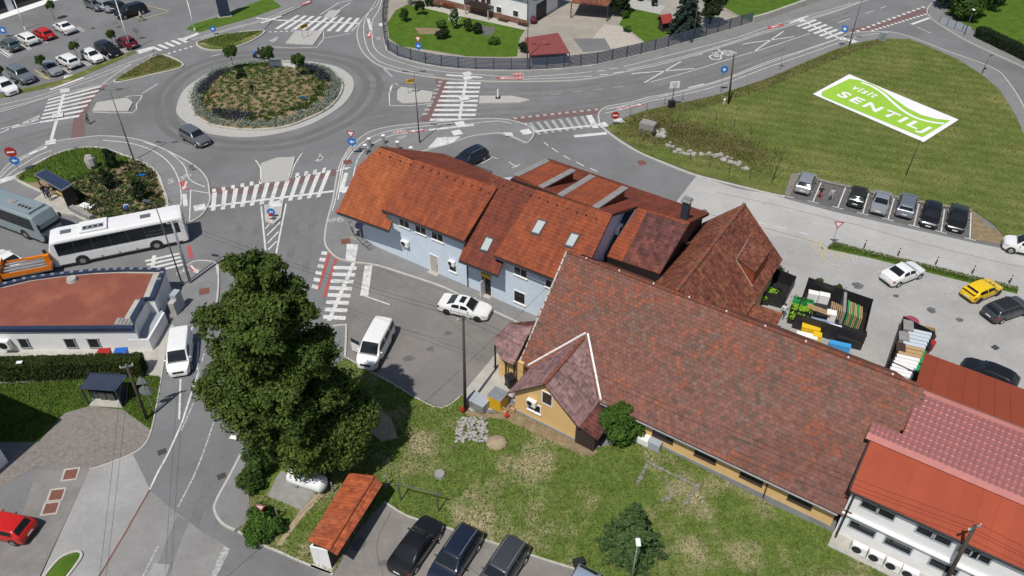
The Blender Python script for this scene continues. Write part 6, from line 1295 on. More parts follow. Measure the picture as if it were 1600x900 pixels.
car('hatch', 'bright red car beside the rusty covers in the yard', 'red', (8, 814), ((40, 830), (2, 822)), 4.1, 1.75, 1.45)
g3 = 'cars on the small car park'
car('sedan', 'black saloon parked nearest the orange roofed store', 'black', (646, 845), ((622, 884), (672, 815)), 4.6, 1.83, 1.46, group=g3, glass='glass')
car('wagon', 'dark blue people carrier with silver roof rails between two dark cars', 'navy', (719, 843), ((739, 822), (690, 895)), 4.8, 1.86, 1.72, group=g3, rails=True)
car('suv', 'dark off-road car with roof rails cut by the bottom of the picture', 'darkgrey', (793, 863), ((806, 845), (760, 915)), 4.7, 1.88, 1.7, group=g3, rails=True)
car('hatch', 'pale blue car whose roof just shows at the bottom edge', 'ltblue', (907, 910), ((918, 887), (880, 952)), 4.1, 1.75, 1.5, group=g3)

# buses
def bus(label, nearA, nearB, side, pm, L, front, stripe=None):
    """nearA->nearB: ground line of the side we see, front at nearB"""
    a, b_ = P(*nearA), P(*nearB); d = (b_ - a).normalized(); hd = math.atan2(d.y, d.x); nl = Vector((-d.y, d.x, 0)); W_, H_ = 2.55, 3.25
    c = b_ - d * (L / 2) + nl * (W_ / 2) * side; T = thing('coach', label, 'bus', (c.x, c.y, .01), hd)
    def rr(x, z0, z1, w, r=.22): return [(x, -w, z0), (x, w, z0), (x, w, z1 - r), (x, w - r * .35, z1 - r * .3), (x, w - r, z1), (x, 0, z1 + .04), (x, -w + r, z1), (x, -w + r * .35, z1 - r * .3), (x, -w, z1 - r)]
    mb = MB(); xs = [(-L / 2, .55, 3.0, .90), (-L / 2 + .12, .38, 3.2, .98), (-L / 2 + .5, .32, H_, 1), (L / 2 - 1.1, .32, H_, 1), (L / 2 - .45, .34, 3.12, .985), (L / 2 - .1, .38, 2.2, .95), (L / 2, .5, 1.2, .90)]
    R_ = [rr(x, z0, z1, W_ / 2 * w) for x, z0, z1, w in xs]; m = 9
    for q in R_: mb.v += q
    for i in range(len(R_) - 1):
        for j in range(m): mb.f.append((i * m + j, i * m + (j + 1) % m, (i + 1) * m + (j + 1) % m, (i + 1) * m + j))
    mb.f += [tuple(range(m - 1, -1, -1)), tuple((len(R_) - 1) * m + j for j in range(m))]; mb.m = [0] * len(mb.f); mb.build('body', pm, T, bevel=.03)
    nw = 7; x0, x1 = -L / 2 + .55, L / 2 - .75
    for sg in (1, -1):
        for i in range(nw):
            xa, xb = x0 + (x1 - x0) * i / nw + .012, x0 + (x1 - x0) * (i + 1) / nw - .012; mb = MB(); mb.box(((xa + xb) / 2, sg * (W_ / 2 + .005), 2.22), (xb - xa, .03, 1.35)); mb.build('side_window', M['glass'], T)
        for x in (-L / 2 + 3.1, L / 2 - 2.6):
            mb = MB(); mb.cyl((x, sg * (W_ / 2 - .02), .55), (x, sg * (W_ / 2 + .012), .55), .62, n=20); mb.build('wheel_arch', M['trim'], T)
            mb = MB(); mb.cyl((x, sg * (W_ / 2 - .3), .5), (x, sg * (W_ / 2 + .03), .5), .5, n=20); wh = mb.build('wheel', M['tyre'], T, bevel=.03); mb = MB(); mb.cyl((x, sg * (W_ / 2 + .02), .5), (x, sg * (W_ / 2 + .05), .5), .30, .22, n=14); mb.build('rim', M['rim'], wh)
        mb = MB(); mb.box((0, sg * (W_ / 2 + .004), .42), (L * .9, .02, .12)); mb.build('skirt_trim', M['trim'], T)
        mb = MB(); mb.box((L / 2 + .2, sg * 1.25, 2.3), (.3, .16, .5)); mb.build('mirror', M['trim'], T, bevel=.03)
        for k in range(5): mb = MB(); mb.box((-L / 2 + 4.6 + k * 1.25, sg * (W_ / 2 + .003), .95), (1.2, .014, .75)); mb.build('luggage_hatch', pm, T); 
        for k in range(3): mb = MB(); mb.box((-L / 2 + 4.9 + k * 1.6, sg * (W_ / 2 + .012), .62), (.12, .02, .12)); mb.build('hatch_catch', M['trim'], T)
    mb = MB(); w = W_ / 2 * .93; mb.add([(L / 2 - .52, -w, 3.02), (L / 2 - .52, w, 3.02), (L / 2 - .02, w * .99, 1.35), (L / 2 - .02, -w * .99, 1.35)], [(0, 1, 2, 3)]); fs = mb.build('windscreen', M['glass'], T); fs.location.x += .07; fs.location.z += .05
    mb = MB(); mb.box((-L / 2 - .005, 0, 2.35), (.04, W_ * .72, .9)); mb.build('rear_window', M['glass'], T)
    for sg in (1, -1): mb = MB(); mb.box((-L / 2 - .01, sg * 1.0, .95), (.04, .22, .5)); mb.build('taillight', M['lamp_red'], T); mb = MB(); mb.box((L / 2 + .01, sg * .95, .8), (.06, .4, .2)); mb.build('headlight', M['lamp_clear'], T)
    ax = L / 2 - 4.4 if front == 'mid' else L / 2 - 2.2; mb = MB(); mb.box((ax, 0, H_ + .12), (2.5, 1.9, .24)); ac = mb.build('roof_air_conditioner', pm, T, bevel=.06)
    mb = MB(); mb.box((ax, -.35 * side, H_ + .247), (1.9, .75, .012)); mb.build('grille', M['steel'], ac)
    for k in range(4): mb = MB(); mb.cyl((ax - .72 + .48 * k, -.35 * side, H_ + .25), (ax - .72 + .48 * k, -.35 * side, H_ + .275), .17, n=14); mb.build('fan', M['trim'], ac)
    for x in (L / 2 - 1.9 if front == 'mid' else L / 2 - 4.6, -L / 2 + 3.4): mb = MB(); mb.box((x, 0, H_ + .06), (.95, .6, .08)); hb = mb.build('roof_hatch', M['darkglass'] if front == 'mid' else M['rubber'], T, bevel=.02)
    return T
M['darkglass'] = mat('smoked_hatch', (.12, .13, .15), None, rough=.25)
bus('white coach with a dark window band turning out beside the planted island', (301, 379), (87, 423), 1 if False else -1, PAINT['white'], 12.5, 'mid')
bus('blue grey coach waiting at the bus stop platform', (-70, 331), (71, 384), 1, PAINT['busblue'], 12.0, 'front')
# orange municipal lorry behind the parapet
ol = P(36, 434); LO = thing('lorry', 'orange municipal lorry with dropside bed behind the flat roofed house', 'lorry', (ol.x, ol.y, .01), math.atan2((P(0, 433) - P(78, 418)).y, (P(0, 433) - P(78, 418)).x))
def lb(n, c, d, m, par_=None, bv=.03): mb = MB(); mb.box(c, d); return mb.build(n, m, par_ or LO, bevel=bv)
lb('chassis', (0, 0, .7), (6, 1.0, .25), M['trim']); cb = lb('cab', (2.3, 0, 1.55), (1.7, 2.1, 1.9), PAINT['orange'], bv=.12); lb('windscreen', (3.16, 0, 1.9), (.05, 1.8, .8), M['glass'], bv=0)
for sg in (1, -1): lb('side_window', (2.5, sg * 1.055, 1.95), (.9, .03, .65), M['glass'], bv=0); lb('dropside', (-.9, sg * 1.05, 1.25), (4.2, .06, .5), PAINT['orange']); lb('mirror', (3.0, sg * 1.25, 1.9), (.12, .2, .4), M['trim'])
lb('bed', (-.9, 0, .95), (4.2, 2.1, .12), M['steel']); lb('tailboard', (-3.0, 0, 1.25), (.06, 2.1, .5), PAINT['orange']); lb('headboard', (1.25, 0, 1.5), (.08, 2.1, 1.0), PAINT['orange'])
for y in (-.5, .1, .6): lb('pipe_load', (-.7, y, 1.45), (3.6, .22, .18), M['steel'])
lb('crane_base', (-2.7, 0, 1.6), (.5, .6, 1.1), PAINT['orange']); lb('crane_arm', (-1.9, .1, 2.05), (1.9, .22, .25), PAINT['orange'])
for x in (2.2, -1.7):
    for sg in (1, -1): mb = MB(); mb.cyl((x, sg * .8, .45), (x, sg * 1.05, .45), .45, n=16); wh = mb.build('wheel', M['tyre'], LO); mb = MB(); mb.cyl((x, sg * 1.05, .45), (x, sg * 1.07, .45), .25, n=12); mb.build('rim', M['rim'], wh)

# ================================================================== people
def person(px, face, label, shirt, trousers, hair=(.04, .025, .015), pose='stand', z=0.0, h=1.74, pos=None, bag=None):
    p = pos or P(px[0], px[1], z); s = h / 1.74; T = thing('person', label, 'person', (p.x, p.y, p.z), face)
    J = {'pel': (0, 0, .95), 'ch': (0, 0, 1.30), 'nk': (0, 0, 1.47), 'hd': (.01, 0, 1.60), 'top': (.01, 0, 1.70)}
    st = .22 if pose == 'walk' else .03
    for sg, n in ((1, 'l'), (-1, 'r')):
        f = st * sg
        J['hip' + n] = (0, .09 * sg, .90); J['kn' + n] = (.04 + f * .7, .10 * sg, .50); J['an' + n] = (-.02 + f * 1.3, .10 * sg, .09); J['to' + n] = (.16 + f * 1.3, .12 * sg, .04)
        J['sh' + n] = (0, .19 * sg, 1.40); J['el' + n] = (-.04 - f * .5, .25 * sg, 1.13); J['ha' + n] = (.06 - f * .9, .26 * sg, .88); J['fi' + n] = (.09 - f * 1.0, .25 * sg, .77)
        if pose == 'sit': J['hip' + n] = (0, .10 * sg, .90); J['kn' + n] = (.42, .14 * sg, .86); J['an' + n] = (.36, .15 * sg, .45); J['to' + n] = (.55, .16 * sg, .40); J['el' + n] = (.22, .27 * sg, 1.18); J['ha' + n] = (.48, .28 * sg, 1.12); J['fi' + n] = (.56, .26 * sg, 1.10)
    rad = {'pel': .135, 'ch': .15, 'nk': .062, 'hd': .098, 'top': .07}
    for n in 'lr': rad.update({'hip' + n: .095, 'kn' + n: .062, 'an' + n: .045, 'to' + n: .04, 'sh' + n: .068, 'el' + n: .045, 'ha' + n: .034, 'fi' + n: .028})
    E_ = [('pel', 'ch'), ('ch', 'nk'), ('nk', 'hd'), ('hd', 'top')]
    for n in 'lr': E_ += [('pel', 'hip' + n), ('hip' + n, 'kn' + n), ('kn' + n, 'an' + n), ('an' + n, 'to' + n), ('ch', 'sh' + n), ('sh' + n, 'el' + n), ('el' + n, 'ha' + n), ('ha' + n, 'fi' + n)]
    bm = bmesh.new(); sk = bm.verts.layers.skin.verify(); V = {}
    for k in J: v = bm.verts.new(Vector(J[k]) * s); v[sk].radius = (rad[k] * s,) * 2; v[sk].use_root = k == 'pel'; V[k] = v
    for a, b_ in E_: bm.edges.new((V[a], V[b_]))
    me = bpy.data.meshes.new('body'); bm.to_mesh(me); bm.free(); o = bpy.data.objects.new('body', me); COL.objects.link(o)
    m1 = o.modifiers.new('skin', 'SKIN'); m2 = o.modifiers.new('sub', 'SUBSURF'); m2.levels = 1
    dg = bpy.context.evaluated_depsgraph_get(); nm = bpy.data.meshes.new_from_object(o.evaluated_get(dg)); o.modifiers.clear(); o.data = nm
    nm.materials.clear()
    for q in (M['skin'], shirt, trousers, M['tyre']): nm.materials.append(q)
    for f in nm.polygons:
        c = f.center / s; arm = abs(c.y) > .19 and c.z > .6
        low = c.z < .95 and not arm and not (pose == 'sit' and c.z > .93)
        f.material_index = 3 if (c.z < .085 or (pose == 'sit' and c.z < .45)) else 2 if low else 0 if c.z > 1.47 or (arm and c.z < 1.12) else 1; f.use_smooth = True
    o.parent = T; TF[o.name] = TF[T.name]
    mb = MB(); mb.ball(Vector((-.015, 0, 1.655)) * s, (.108 * s, .104 * s, .085 * s), 10, 6); mb.build('hair', mat('hair', hair, None, rough=.8), T, smooth=True)
    mb = MB(); mb.ball(Vector((.105, 0, 1.60)) * s, .017, 6, 4); mb.build('nose', M['skin'], T, smooth=True)
    if bag: mb = MB(); mb.box((-.18, 0, 1.22), (.16, .3, .42)); mb.build('backpack', bag, T, bevel=.04)
    return T
cl = lambda n, c: mat('cloth_' + n, c, tuple(x * .8 for x in c), 5, .9)
C_ = {'white': cl('white', (.7, .7, .7)), 'black': cl('black', (.02, .02, .022)), 'grey': cl('grey', (.22, .23, .25)), 'denim': cl('denim', (.06, .09, .16)), 'red': cl('red', (.4, .05, .05)), 'blue': cl('blue', (.04, .14, .45)), 'pale': cl('pale', (.40, .42, .46))}
person((222, 33), R(200), 'person in a white top crossing the shop car park', C_['white'], C_['black'], pose='walk')
person((139, 194), R(-60), 'person in dark clothes walking at the red cycle crossing', C_['grey'], C_['black'], pose='walk')
person((1280, 311), R(250), 'person in a dark top walking in the empty bay', C_['black'], C_['red'], pose='walk')
person((1297, 315), R(250), 'person in pale grey clothes walking in the empty bay', C_['pale'], C_['grey'], pose='walk')
person((1222, 497), R(60), 'person in a white shirt and dark shorts between the garden stalls', C_['white'], C_['denim'], pose='walk')
person((73, 309), R(-40), 'person in dark clothes standing under the bus shelter roof', C_['black'], C_['denim'], z=.2)
person((80, 313), R(-70), 'person in a dark blue top beside the bus shelter bench', C_['denim'], C_['black'], z=.2)
person((203, 337), R(100), 'person in a white top behind the white coach', C_['white'], C_['denim'], z=.17, bag=C_['blue'])
# motorcycle and rider
mp = P(405, 92); MC = thing('motorcycle', 'blue motorcycle riding round the far side of the roundabout', 'motorcycle', (mp.x, mp.y, .01), R(160))
for x in (.7, -.7):
    mb = MB(); mb.cyl((x, -.07, .31), (x, .07, .31), .31, n=18); wh = mb.build('wheel', M['tyre'], MC, bevel=.03); mb = MB(); mb.cyl((x, -.075, .31), (x, .075, .31), .19, n=14); mb.build('rim', M['rim_dark'], wh)
mb = MB(); mb.ball((.15, 0, .82), (.38, .19, .19), 10, 6); mb.build('fuel_tank', PAINT['navy'], MC, smooth=True)
mb = MB(); mb.ball((.55, 0, .85), (.28, .20, .30), 10, 6); mb.build('fairing', M['sign_blue'], MC, smooth=True)
mb = MB(); mb.box((-.35, 0, .80), (.75, .28, .12)); mb.build('seat', M['trim'], MC, bevel=.04); mb = MB(); mb.box((0, 0, .5), (.6, .3, .4)); mb.build('engine', M['steel'], MC, bevel=.04)
mb = MB(); mb.tube([(.7, .0, .31), (.45, 0, .98)], .05); mb.tube([(.42, -.36, 1.0), (.5, 0, 1.02), (.42, .36, 1.0)], .025); mb.build('handlebar', M['steel'], MC)
mb = MB(); mb.cyl((.1, -.2, .3), (-.8, -.22, .4), .05, .07, 10); mb.build('exhaust', M['steel'], MC); mb = MB(); mb.box((-.85, 0, .72), (.3, .2, .1)); mb.build('tail', PAINT['navy'], MC, bevel=.03)
rd = person(None, R(160), 'person in black riding gear and helmet on the blue motorcycle', C_['black'], C_['black'], pose='sit', pos=Vector((mp.x + math.cos(R(160)) * -.2, mp.y + math.sin(R(160)) * -.2, .0)))
mb = MB(); mb.ball((.01, 0, 1.63), (.15, .14, .15), 12, 8); mb.build('helmet', M['trim'], rd, smooth=True)

# ================================================================== poles, lamps, wires, signs
def lamp(base, top, label, r=.06, head='double', m='pole_dark', arm=None, white=False, group=None):
    b0 = P(*base); pt = ray(*top)
    # the height at which the upright through the base comes closest to the pixel of its top
    best = min(((abs((CP + pt * ((z - CAM_H) / pt.z) - Vector((b0.x, b0.y, z))).length), z) for z in np.arange(2, 14, .05)), key=lambda q: q[0]); h = float(best[1])
    T = thing('street_lamp', label, 'street lamp', (b0.x, b0.y, 0), 0, group); mb = MB(); mb.cyl((0, 0, 0), (0, 0, h), r * 1.4, r * .7, 10); mb.build('pole', M[m], T, smooth=True)
    mb = MB(); mb.cyl((0, 0, 0), (0, 0, .5), r * 2, r * 1.8, 10); mb.build('base', M[m], T)
    if head == 'double':
        for sg in (1, -1): mb = MB(); mb.tube([(0, 0, h - .02), (sg * .7, .15, h + .05)], r * .5); a = mb.build('arm', M[m], T); mb = MB(); mb.box((sg * 1.0, .2, h + .06), (.7, .26, .09), .2 * sg); mb.build('lamp_head', M[m], a, bevel=.03)
    elif head == 'single':
        d = Vector(arm or (.9, 0, 0)); mb = MB(); mb.tube([(0, 0, h - .02), d + Vector((0, 0, h + .06))], r * .5); a = mb.build('arm', M[m], T); mb = MB(); mb.box(d * 1.25 + Vector((0, 0, h + .08)), (.75, .3, .1), math.atan2(d.y, d.x)); mb.build('lamp_head', M['white'] if white else M[m], a, bevel=.03)
    elif head == 'post': mb = MB(); mb.box((0, 0, h), (.3, .55, .14)); mb.build('lamp_head', M['white'], T, bevel=.04)
    elif head == 'flag': mb = MB(); mb.ball((0, 0, h), r * 1.6, 8, 6); mb.build('finial', M[m], T)
    return T, h
lamp((210, 252), (178, 140), 'tall grey double headed street lamp on the planted island')
lamp((656, 224), (650, 113), 'tall grey double headed street lamp beside the crossing in the middle')
lamp((824, 110), (822, 2), 'tall grey lamp post in front of the dark fence by the red felt roof'); lamp((1082, 65), (1094, 0), 'grey lamp post against the dark fence by the blue spruce')
lamp((1326, 73), (1347, 0), 'grey lamp post at the tip of the meadow by the pedestrian crossing'); lamp((1506, 56), (1519, 15), 'lamp post with a white head beside the pale gate', head='post', r=.05)
lamp((1534, 116), (1549, 90), 'short bent lamp post on the pavement along the meadow', head='single', arm=(.4, .3, 0), r=.045)
lamp((985, 915), (991, 846), 'lamp post with a white head standing before the young spruce', head='post', r=.05, m='steel'); lamp((399, 742), (378, 688), 'lamp post with white head leaning out of the big tree', head='single', arm=(-.5, .1, 0), r=.05, white=True)
lamp((286, 447), (243, 317), 'slim grey lamp post in front of the white coach', head='single', arm=(-.6, .2, 0), r=.055)
for b_, t, l in (((40, 46), (25, 0), 'white flagpole beside the dull green car'), ((205, 78), (183, 0), 'white flagpole standing by the dark red car'), ((305, 49), (295, 0), 'white flagpole on the grass strip near the pylon')):
    T, h = lamp(b_, t, l, head='flag', m='white', r=.075); T.name = 'flagpole'; T['category'] = 'flagpole'; T['group'] = 'white flagpoles'
WP = {}
def wpole(nm, base, top, label, m='wood_pole', r=.13, h=None):
    b0 = P(*base); r_ = ray(*top); z = h or 8.0; t = CP + r_ * ((z - CAM_H) / r_.z); T = thing('utility_pole', label, 'utility pole', (b0.x, b0.y, 0)); d = t - b0
    lean = Vector((d.x, d.y, 0)); lean = lean * min(1, .6 / (lean.length + 1e-6)); e = Vector((lean.x, lean.y, z))
    mb = MB(); mb.cyl((0, 0, -.02), e, r, r * .7, 10); mb.build('pole', M[m], T, smooth=True)
    if nm: 
        q = e * .97; mb = MB(); mb.box(q, (.9, .1, .1), R(20)); mb.build('crossarm', M['steel'], T)
        for k in (-.4, 0, .4): mb = MB(); mb.cyl(q + Vector((k, k * .36, .05)), q + Vector((k, k * .36, .2)), .05, .03, 8); mb.build('insulator', M['white'], T)
        WP[nm] = b0 + e
    return T
wpole('mid', (727, 642), (727, 488), 'brown wooden utility pole beside the concrete pad in the middle', h=9.6); wpole('west', (298, 443), (268, 345), 'thick pale grey utility pole in front of the white coach', 'steel', .15, 7.2)
wpole('yard', (230, 655), (197, 570), 'leaning dark wooden pole beside the bin shelter', h=6.0); wpole('hall', (1470, 922), (1512, 824), 'wooden utility pole in front of the white hall with the red roofs', r=.15, h=7.4)
wpole(None, (1138, 163), (1147, 84), 'dark wooden pole at the roadside edge of the meadow', h=6.9); wpole(None, (1415, 275), (1438, 218), 'thin dark pole in the meadow below the banner', r=.06, h=4.8); wpole(None, (1206, 283), (1231, 225), 'thin dark pole at the meadow corner near the bays', r=.05, h=4.8)
def wire(a, b_, sag, label, r=.011): 
    mb = MB(); n = 14; mb.tube([a.lerp(b_, i / n) - Vector((0, 0, sag * 4 * (i / n) * (1 - i / n))) for i in range(n + 1)], r, 4); return own(mb.build('overhead_wire', M['black']), label, 'wire', 'overhead wires')
oz = Vector((.3, .1, 0))
for d_, nmx in ((oz, 'far'), (-oz, 'near')):
    wire(WP['west'] + d_, WP['mid'] + d_, .5, f'thin black overhead wire from the coach to the middle pole, {nmx} strand'); wire(WP['mid'] + d_, WP['hall'] + d_, .7, f'black overhead wire crossing the barn roof, {nmx} strand'); wire(WP['yard'] + d_ * .8, P(148 + 10 * (nmx == 'far'), 960, 5.5), .2, f'black overhead wire leaving the leaning dark pole, {nmx} strand')
    wire(WP['hall'] + d_, WP['hall'] + U * 14 + d_ + Vector((0, 0, -.6)), .2, f'black overhead wire in front of the red panel roof, {nmx} strand')
wire(F(-17.6, OW + .1, 5.6), P(350, 905, 7.5), .5, 'black overhead wire from the blue house to the bottom left corner')

def sign(px, base, shape, label, hp=2.4, face=R(-90), size=.62, second=None, m='steel', cat='road sign', word=None, z0=0.1):
    b0 = P(*base); r_ = ray(*px)
    zs = min(np.arange(.6, 4.2, .05), key=lambda z: (CP + r_ * ((z - CAM_H) / r_.z) - Vector((b0.x, b0.y, z))).length); hp = float(zs)
    T = thing('road_sign', label, cat, (b0.x, b0.y, 0), face); mb = MB(); mb.cyl((0, 0, 0), (0, 0, hp + size * .5), .035, n=8); mb.build('pole', M[m], T)
    def plate(z, sh, s):
        ang = {'tri': [90 + 120 * i for i in range(3)], 'yield': [-90 + 120 * i for i in range(3)], 'round': [i * 18 for i in range(20)], 'square': [45 + 90 * i for i in range(4)]}[sh['s']]
        def disc(rr, x, mt, nm, par_): mb = MB(); n = len(ang); q = [(x, rr * math.cos(R(a)), z + rr * math.sin(R(a))) for a in ang]; q2 = [(x - .02, y, zz) for _, y, zz in q]; mb.add(q + q2, [tuple(range(n)), tuple(range(2 * n - 1, n - 1, -1))] + [(i, n + i, n + (i + 1) % n, (i + 1) % n) for i in range(n)]); return mb.build(nm, mt, par_)
        o = disc(s, .06, M[sh['c']], 'plate', T); disc(s * .96, .035, M['steel'], 'back', o)
        if 'i' in sh: disc(s * sh.get('r', .68), .066, M[sh['i']], 'symbol', o)
        if sh.get('bar'): mb = MB(); mb.box((.075, 0, z), (.008, s * 1.3, s * .3)); mb.build('bar', M['white'], o)
        if sh.get('slash'): mb = MB(); mb.box((.078, 0, z), (.008, s * 1.4, s * .18), mat=Matrix.Rotation(R(45), 3, 'X')); mb.build('bar', M['red'], o)
        if sh.get('arrow'): mb = MB(); mb.add([(.078, -s * .55, z), (.078, 0, z + s * .45), (.078, 0, z + s * .16), (.078, s * .55, z + s * .16), (.078, s * .55, z - s * .16), (.078, 0, z - s * .16), (.078, 0, z - s * .45)], [(0, 1, 2), (3, 4, 5, 2), (0, 2, 5), (0, 5, 6)]); mb.build('arrow', M['white'], o)
    plate(hp, shape, size)
    if second: plate(hp - size * 1.75, second, size * .85)
    return T
YI = dict(s='yield', c='red', i='white', r=.62); BL = dict(s='round', c='sign_blue', arrow=True); NE = dict(s='round', c='red', bar=True); NP = dict(s='round', c='red', i='sign_blue', r=.75, slash=True); SB = dict(s='square', c='sign_blue', i='white', r=.45); CY = dict(s='round', c='sign_blue', i='white', r=.4)
sign((549, 208), (553, 243), YI, 'red and white give way sign over a blue roundabout sign beside the blue house', second=BL, face=R(-95)); sign((648, 60), (656, 97), YI, 'give way sign over a blue roundabout sign in front of the dark fence', second=BL, face=R(-110))
sign((18, 237), (32, 271), NE, 'red no entry sign over a blue arrow sign at the left edge', second=BL, face=R(-80)); sign((474, 155), (476, 165), BL, 'blue arrow sign in the roundabout planting', size=.5); sign((961, 180), (960, 197), NE, 'red no entry sign at the kerb beside the meadow', size=.5)
sign((1311, 350), (1298, 388), YI, 'give way sign at the tip of the car park grass strip', face=R(-100), size=.55); sign((1307, 43), (1312, 75), SB, 'blue pedestrian crossing sign at the top of the meadow', face=R(-120)); sign((1120, 107), (1125, 146), CY, 'round blue cycle path sign on the pavement beside the wooden pole', face=R(-90), size=.5)
sign((1211, 75), (1217, 111), dict(s='tri', c='steel', i='white', r=.6), 'back of a triangular sign on the pavement beside the meadow', face=R(60), size=.45); sign((407, 791), (416, 818), YI, 'give way sign among the shrubs at the corner of the bottom road', face=R(-100), size=.5); sign((564, 351), (566, 385), NP, 'red ringed no stopping sign by the entrance stair', face=R(-60), size=.45)
sign((220, 597), (241, 642), dict(s='tri', c='steel', i='rubber', r=.9), 'back of a triangular sign beside the leaning dark pole', face=R(100), size=.6, second=dict(s='round', c='steel')); sign((212, 47), (216, 62), dict(s='round', c='steel', i='rubber', r=.8), 'back of a round sign at the shop car park exit', face=R(90), size=.45)
sign((9, 46), (9, 58), SB, 'dark blue parking sign on the shop car park', size=.7); sign((332, 45), (335, 55), CY, 'round blue cycle sign on the pavement near the pylon', size=.45); sign((300, 262), (301, 268), dict(s='square', c='steel', i='rubber', r=.85), 'back of a square sign at the roundabout exit', face=R(120), size=.4)
sign((425, 330), (426, 341), BL, 'blue keep right sign on the small island below the crossing', size=.42)
bcn = P(425, 344, .13); BC = thing('beacon', 'red and white striped island beacon below the crossing', 'bollard', (bcn.x, bcn.y, .13))
for i in range(4): mb = MB(); mb.cyl((0, 0, .2 * i), (0, 0, .2 * i + .2), .2, n=12); mb.build('band', M['red'] if i % 2 else M['white'], BC)
def ysign(px, posts, label, wid=1.4):
    a, b_ = P(*posts[0], .13), P(*posts[1], .13); c = (a + b_) / 2; T = thing('direction_sign', label, 'road sign', (c.x, c.y, .13), math.atan2((b_ - a).y, (b_ - a).x))
    for x in (-.5, .5): mb = MB(); mb.cyl((x, 0, 0), (x, 0, 1.9), .04, n=8); mb.build('post', M['steel'], T)
    mb = MB(); mb.box((0, -.05, 1.75), (wid, .05, .55)); o = mb.build('board', M['sign_yel'], T); mb = MB(); mb.box((0, -.08, 1.75), (wid * .8, .012, .1)); mb.box((0, -.08, 1.92), (wid * .6, .012, .08)); mb.build('lettering', M['black'], o)
ysign((476, 41), ((474, 60), (481, 57)), 'yellow direction sign board on two posts on the top island'); ysign((642, 127), ((638, 146), (650, 145)), 'yellow direction sign board on the island right of the roundabout', 1.3)
bl = P(778, 153, .13); BO = thing('bollard', 'white bollard on the long splitter island', 'bollard', (bl.x, bl.y, .13)); mb = MB(); mb.cyl((0, 0, 0), (0, 0, 1.2), .1, n=10); mb.build('post', M['white'], BO); mb = MB(); mb.cyl((0, 0, 0), (0, 0, .08), .35, n=14); mb.build('base', M['trim'], BO)
for i, px in enumerate(((1350, 387), (1403, 399), (1462, 413), (1519, 427), (1577, 442))):
    p = P(*px, .1); T = thing('marker_post', ['low marker post nearest the give way sign on the grass strip', 'low marker post on the grass strip above the white saloon roof', 'low marker post on the grass strip between the white saloon and the yellow car', 'low marker post on the grass strip just above the yellow car', 'low marker post at the far end of the grass strip'][i], 'post', (p.x, p.y, .1), 0, 'marker posts on the grass strip')
    mb = MB(); mb.cyl((0, 0, 0), (0, 0, .9), .06, n=8); mb.build('post', M['trim'], T); mb = MB(); mb.cyl((0, 0, .65), (0, 0, .8), .065, n=8); mb.build('reflector', M['white'], T)
# backboard
p = P(1049, 168, .1); BK = thing('basketball_hoop', 'white basketball backboard on a post at the edge of the meadow', 'basketball hoop', (p.x, p.y, .1), R(10))
mb = MB(); mb.cyl((0, 0, 0), (0, 0, 3.1), .06, n=8); mb.build('post', M['pole_dark'], BK); mb = MB(); mb.box((0, -.1, 3.2), (1.3, .05, .9)); b_ = mb.build('backboard', M['white'], BK); mb = MB(); mb.box((0, -.13, 3.08), (.5, .01, .05)); mb.box((0, -.13, 3.4), (.5, .01, .05)); mb.box((.25, -.13, 3.24), (.05, .01, .3)); mb.box((-.25, -.13, 3.24), (.05, .01, .3)); mb.build('target', M['trim'], b_)
mb = MB(); mb.tube([(.2 * math.cos(a), -.36 + .2 * math.sin(a), 2.95) for a in np.linspace(0, 2 * math.pi, 13)], .015); mb.build('hoop', M['red'], BK)
mb = MB(); mb.box((0, .1, .45), (.8, .6, .9)); mb.build('base_box', M['trim'], BK)
p = P(1378, 63, .1); SBX = thing('utility_cabinet', 'pale grey street cabinet at the tip of the meadow', 'cabinet', (p.x, p.y, .1), R(-10)); mb = MB(); mb.box((0, 0, .65), (1.0, .45, 1.3)); mb.build('body', M['ltcab'] if 'ltcab' in M else M['grey_wall'], SBX, bevel=.02); mb = MB(); mb.box((0, -.23, .68), (.85, .02, 1.1)); mb.build('door', M['steel'], SBX)
p = P(1137, 163, .1); MS = thing('marker_stone', 'short white stone at the foot of the roadside pole', 'stone', (p.x - .5, p.y, .1)); mb = MB(); mb.box((0, 0, .35), (.3, .25, .7)); mb.build('body', M['concrete'], MS, bevel=.05); mb = MB(); mb.ball((0, 0, .7), (.17, .15, .12), 8, 6); mb.build('cap', M['white'], MS)
# thin field fence
FF = thing('wire_fence', 'thin post and wire fence along the dry edge of the meadow', 'fence', tuple(P(1060, 200)))
fp = [PX([(984, 183), (1010, 174), (1038, 164), (1066, 158)], .1), PX([(1000, 214), (1022, 228), (1048, 238), (1078, 250), (1108, 262), (1139, 271), (1171, 280), (1205, 287)], .1), PX([(1066, 158), (1091, 172), (1118, 188), (1146, 200), (1172, 210)], .1)]
for q in fp:
    for v in q: mb = MB(); mb.cyl(v, v + Vector((0, 0, 1.2)), .03, n=6); mb.build('post', M['pole_dark'], FF, world=True)
    for z in (.5, 1.1): mb = MB(); mb.tube([v + Vector((0, 0, z)) for v in q], .006, 4); mb.build('wire', M['pole_dark'], FF, world=True)
CG = thing('roadside_gate', 'pale panelled gate in front of the hedge at the upper right', 'gate', tuple(P(1490, 40)))
a, b_ = P(1467, 37, .1), P(1515, 54, .1)
for i in range(4): q, w_ = a.lerp(b_, i / 4), a.lerp(b_, (i + .95) / 4); mb = MB(); mb.wall(q, w_, .15, 1.2, 1.2, .05); mb.build('panel', M['grey_wall'], CG, world=True); mb = MB(); mb.cyl((q.x, q.y, .1), (q.x, q.y, 1.35), .05); mb.build('post', M['pole_dark'], CG, world=True)

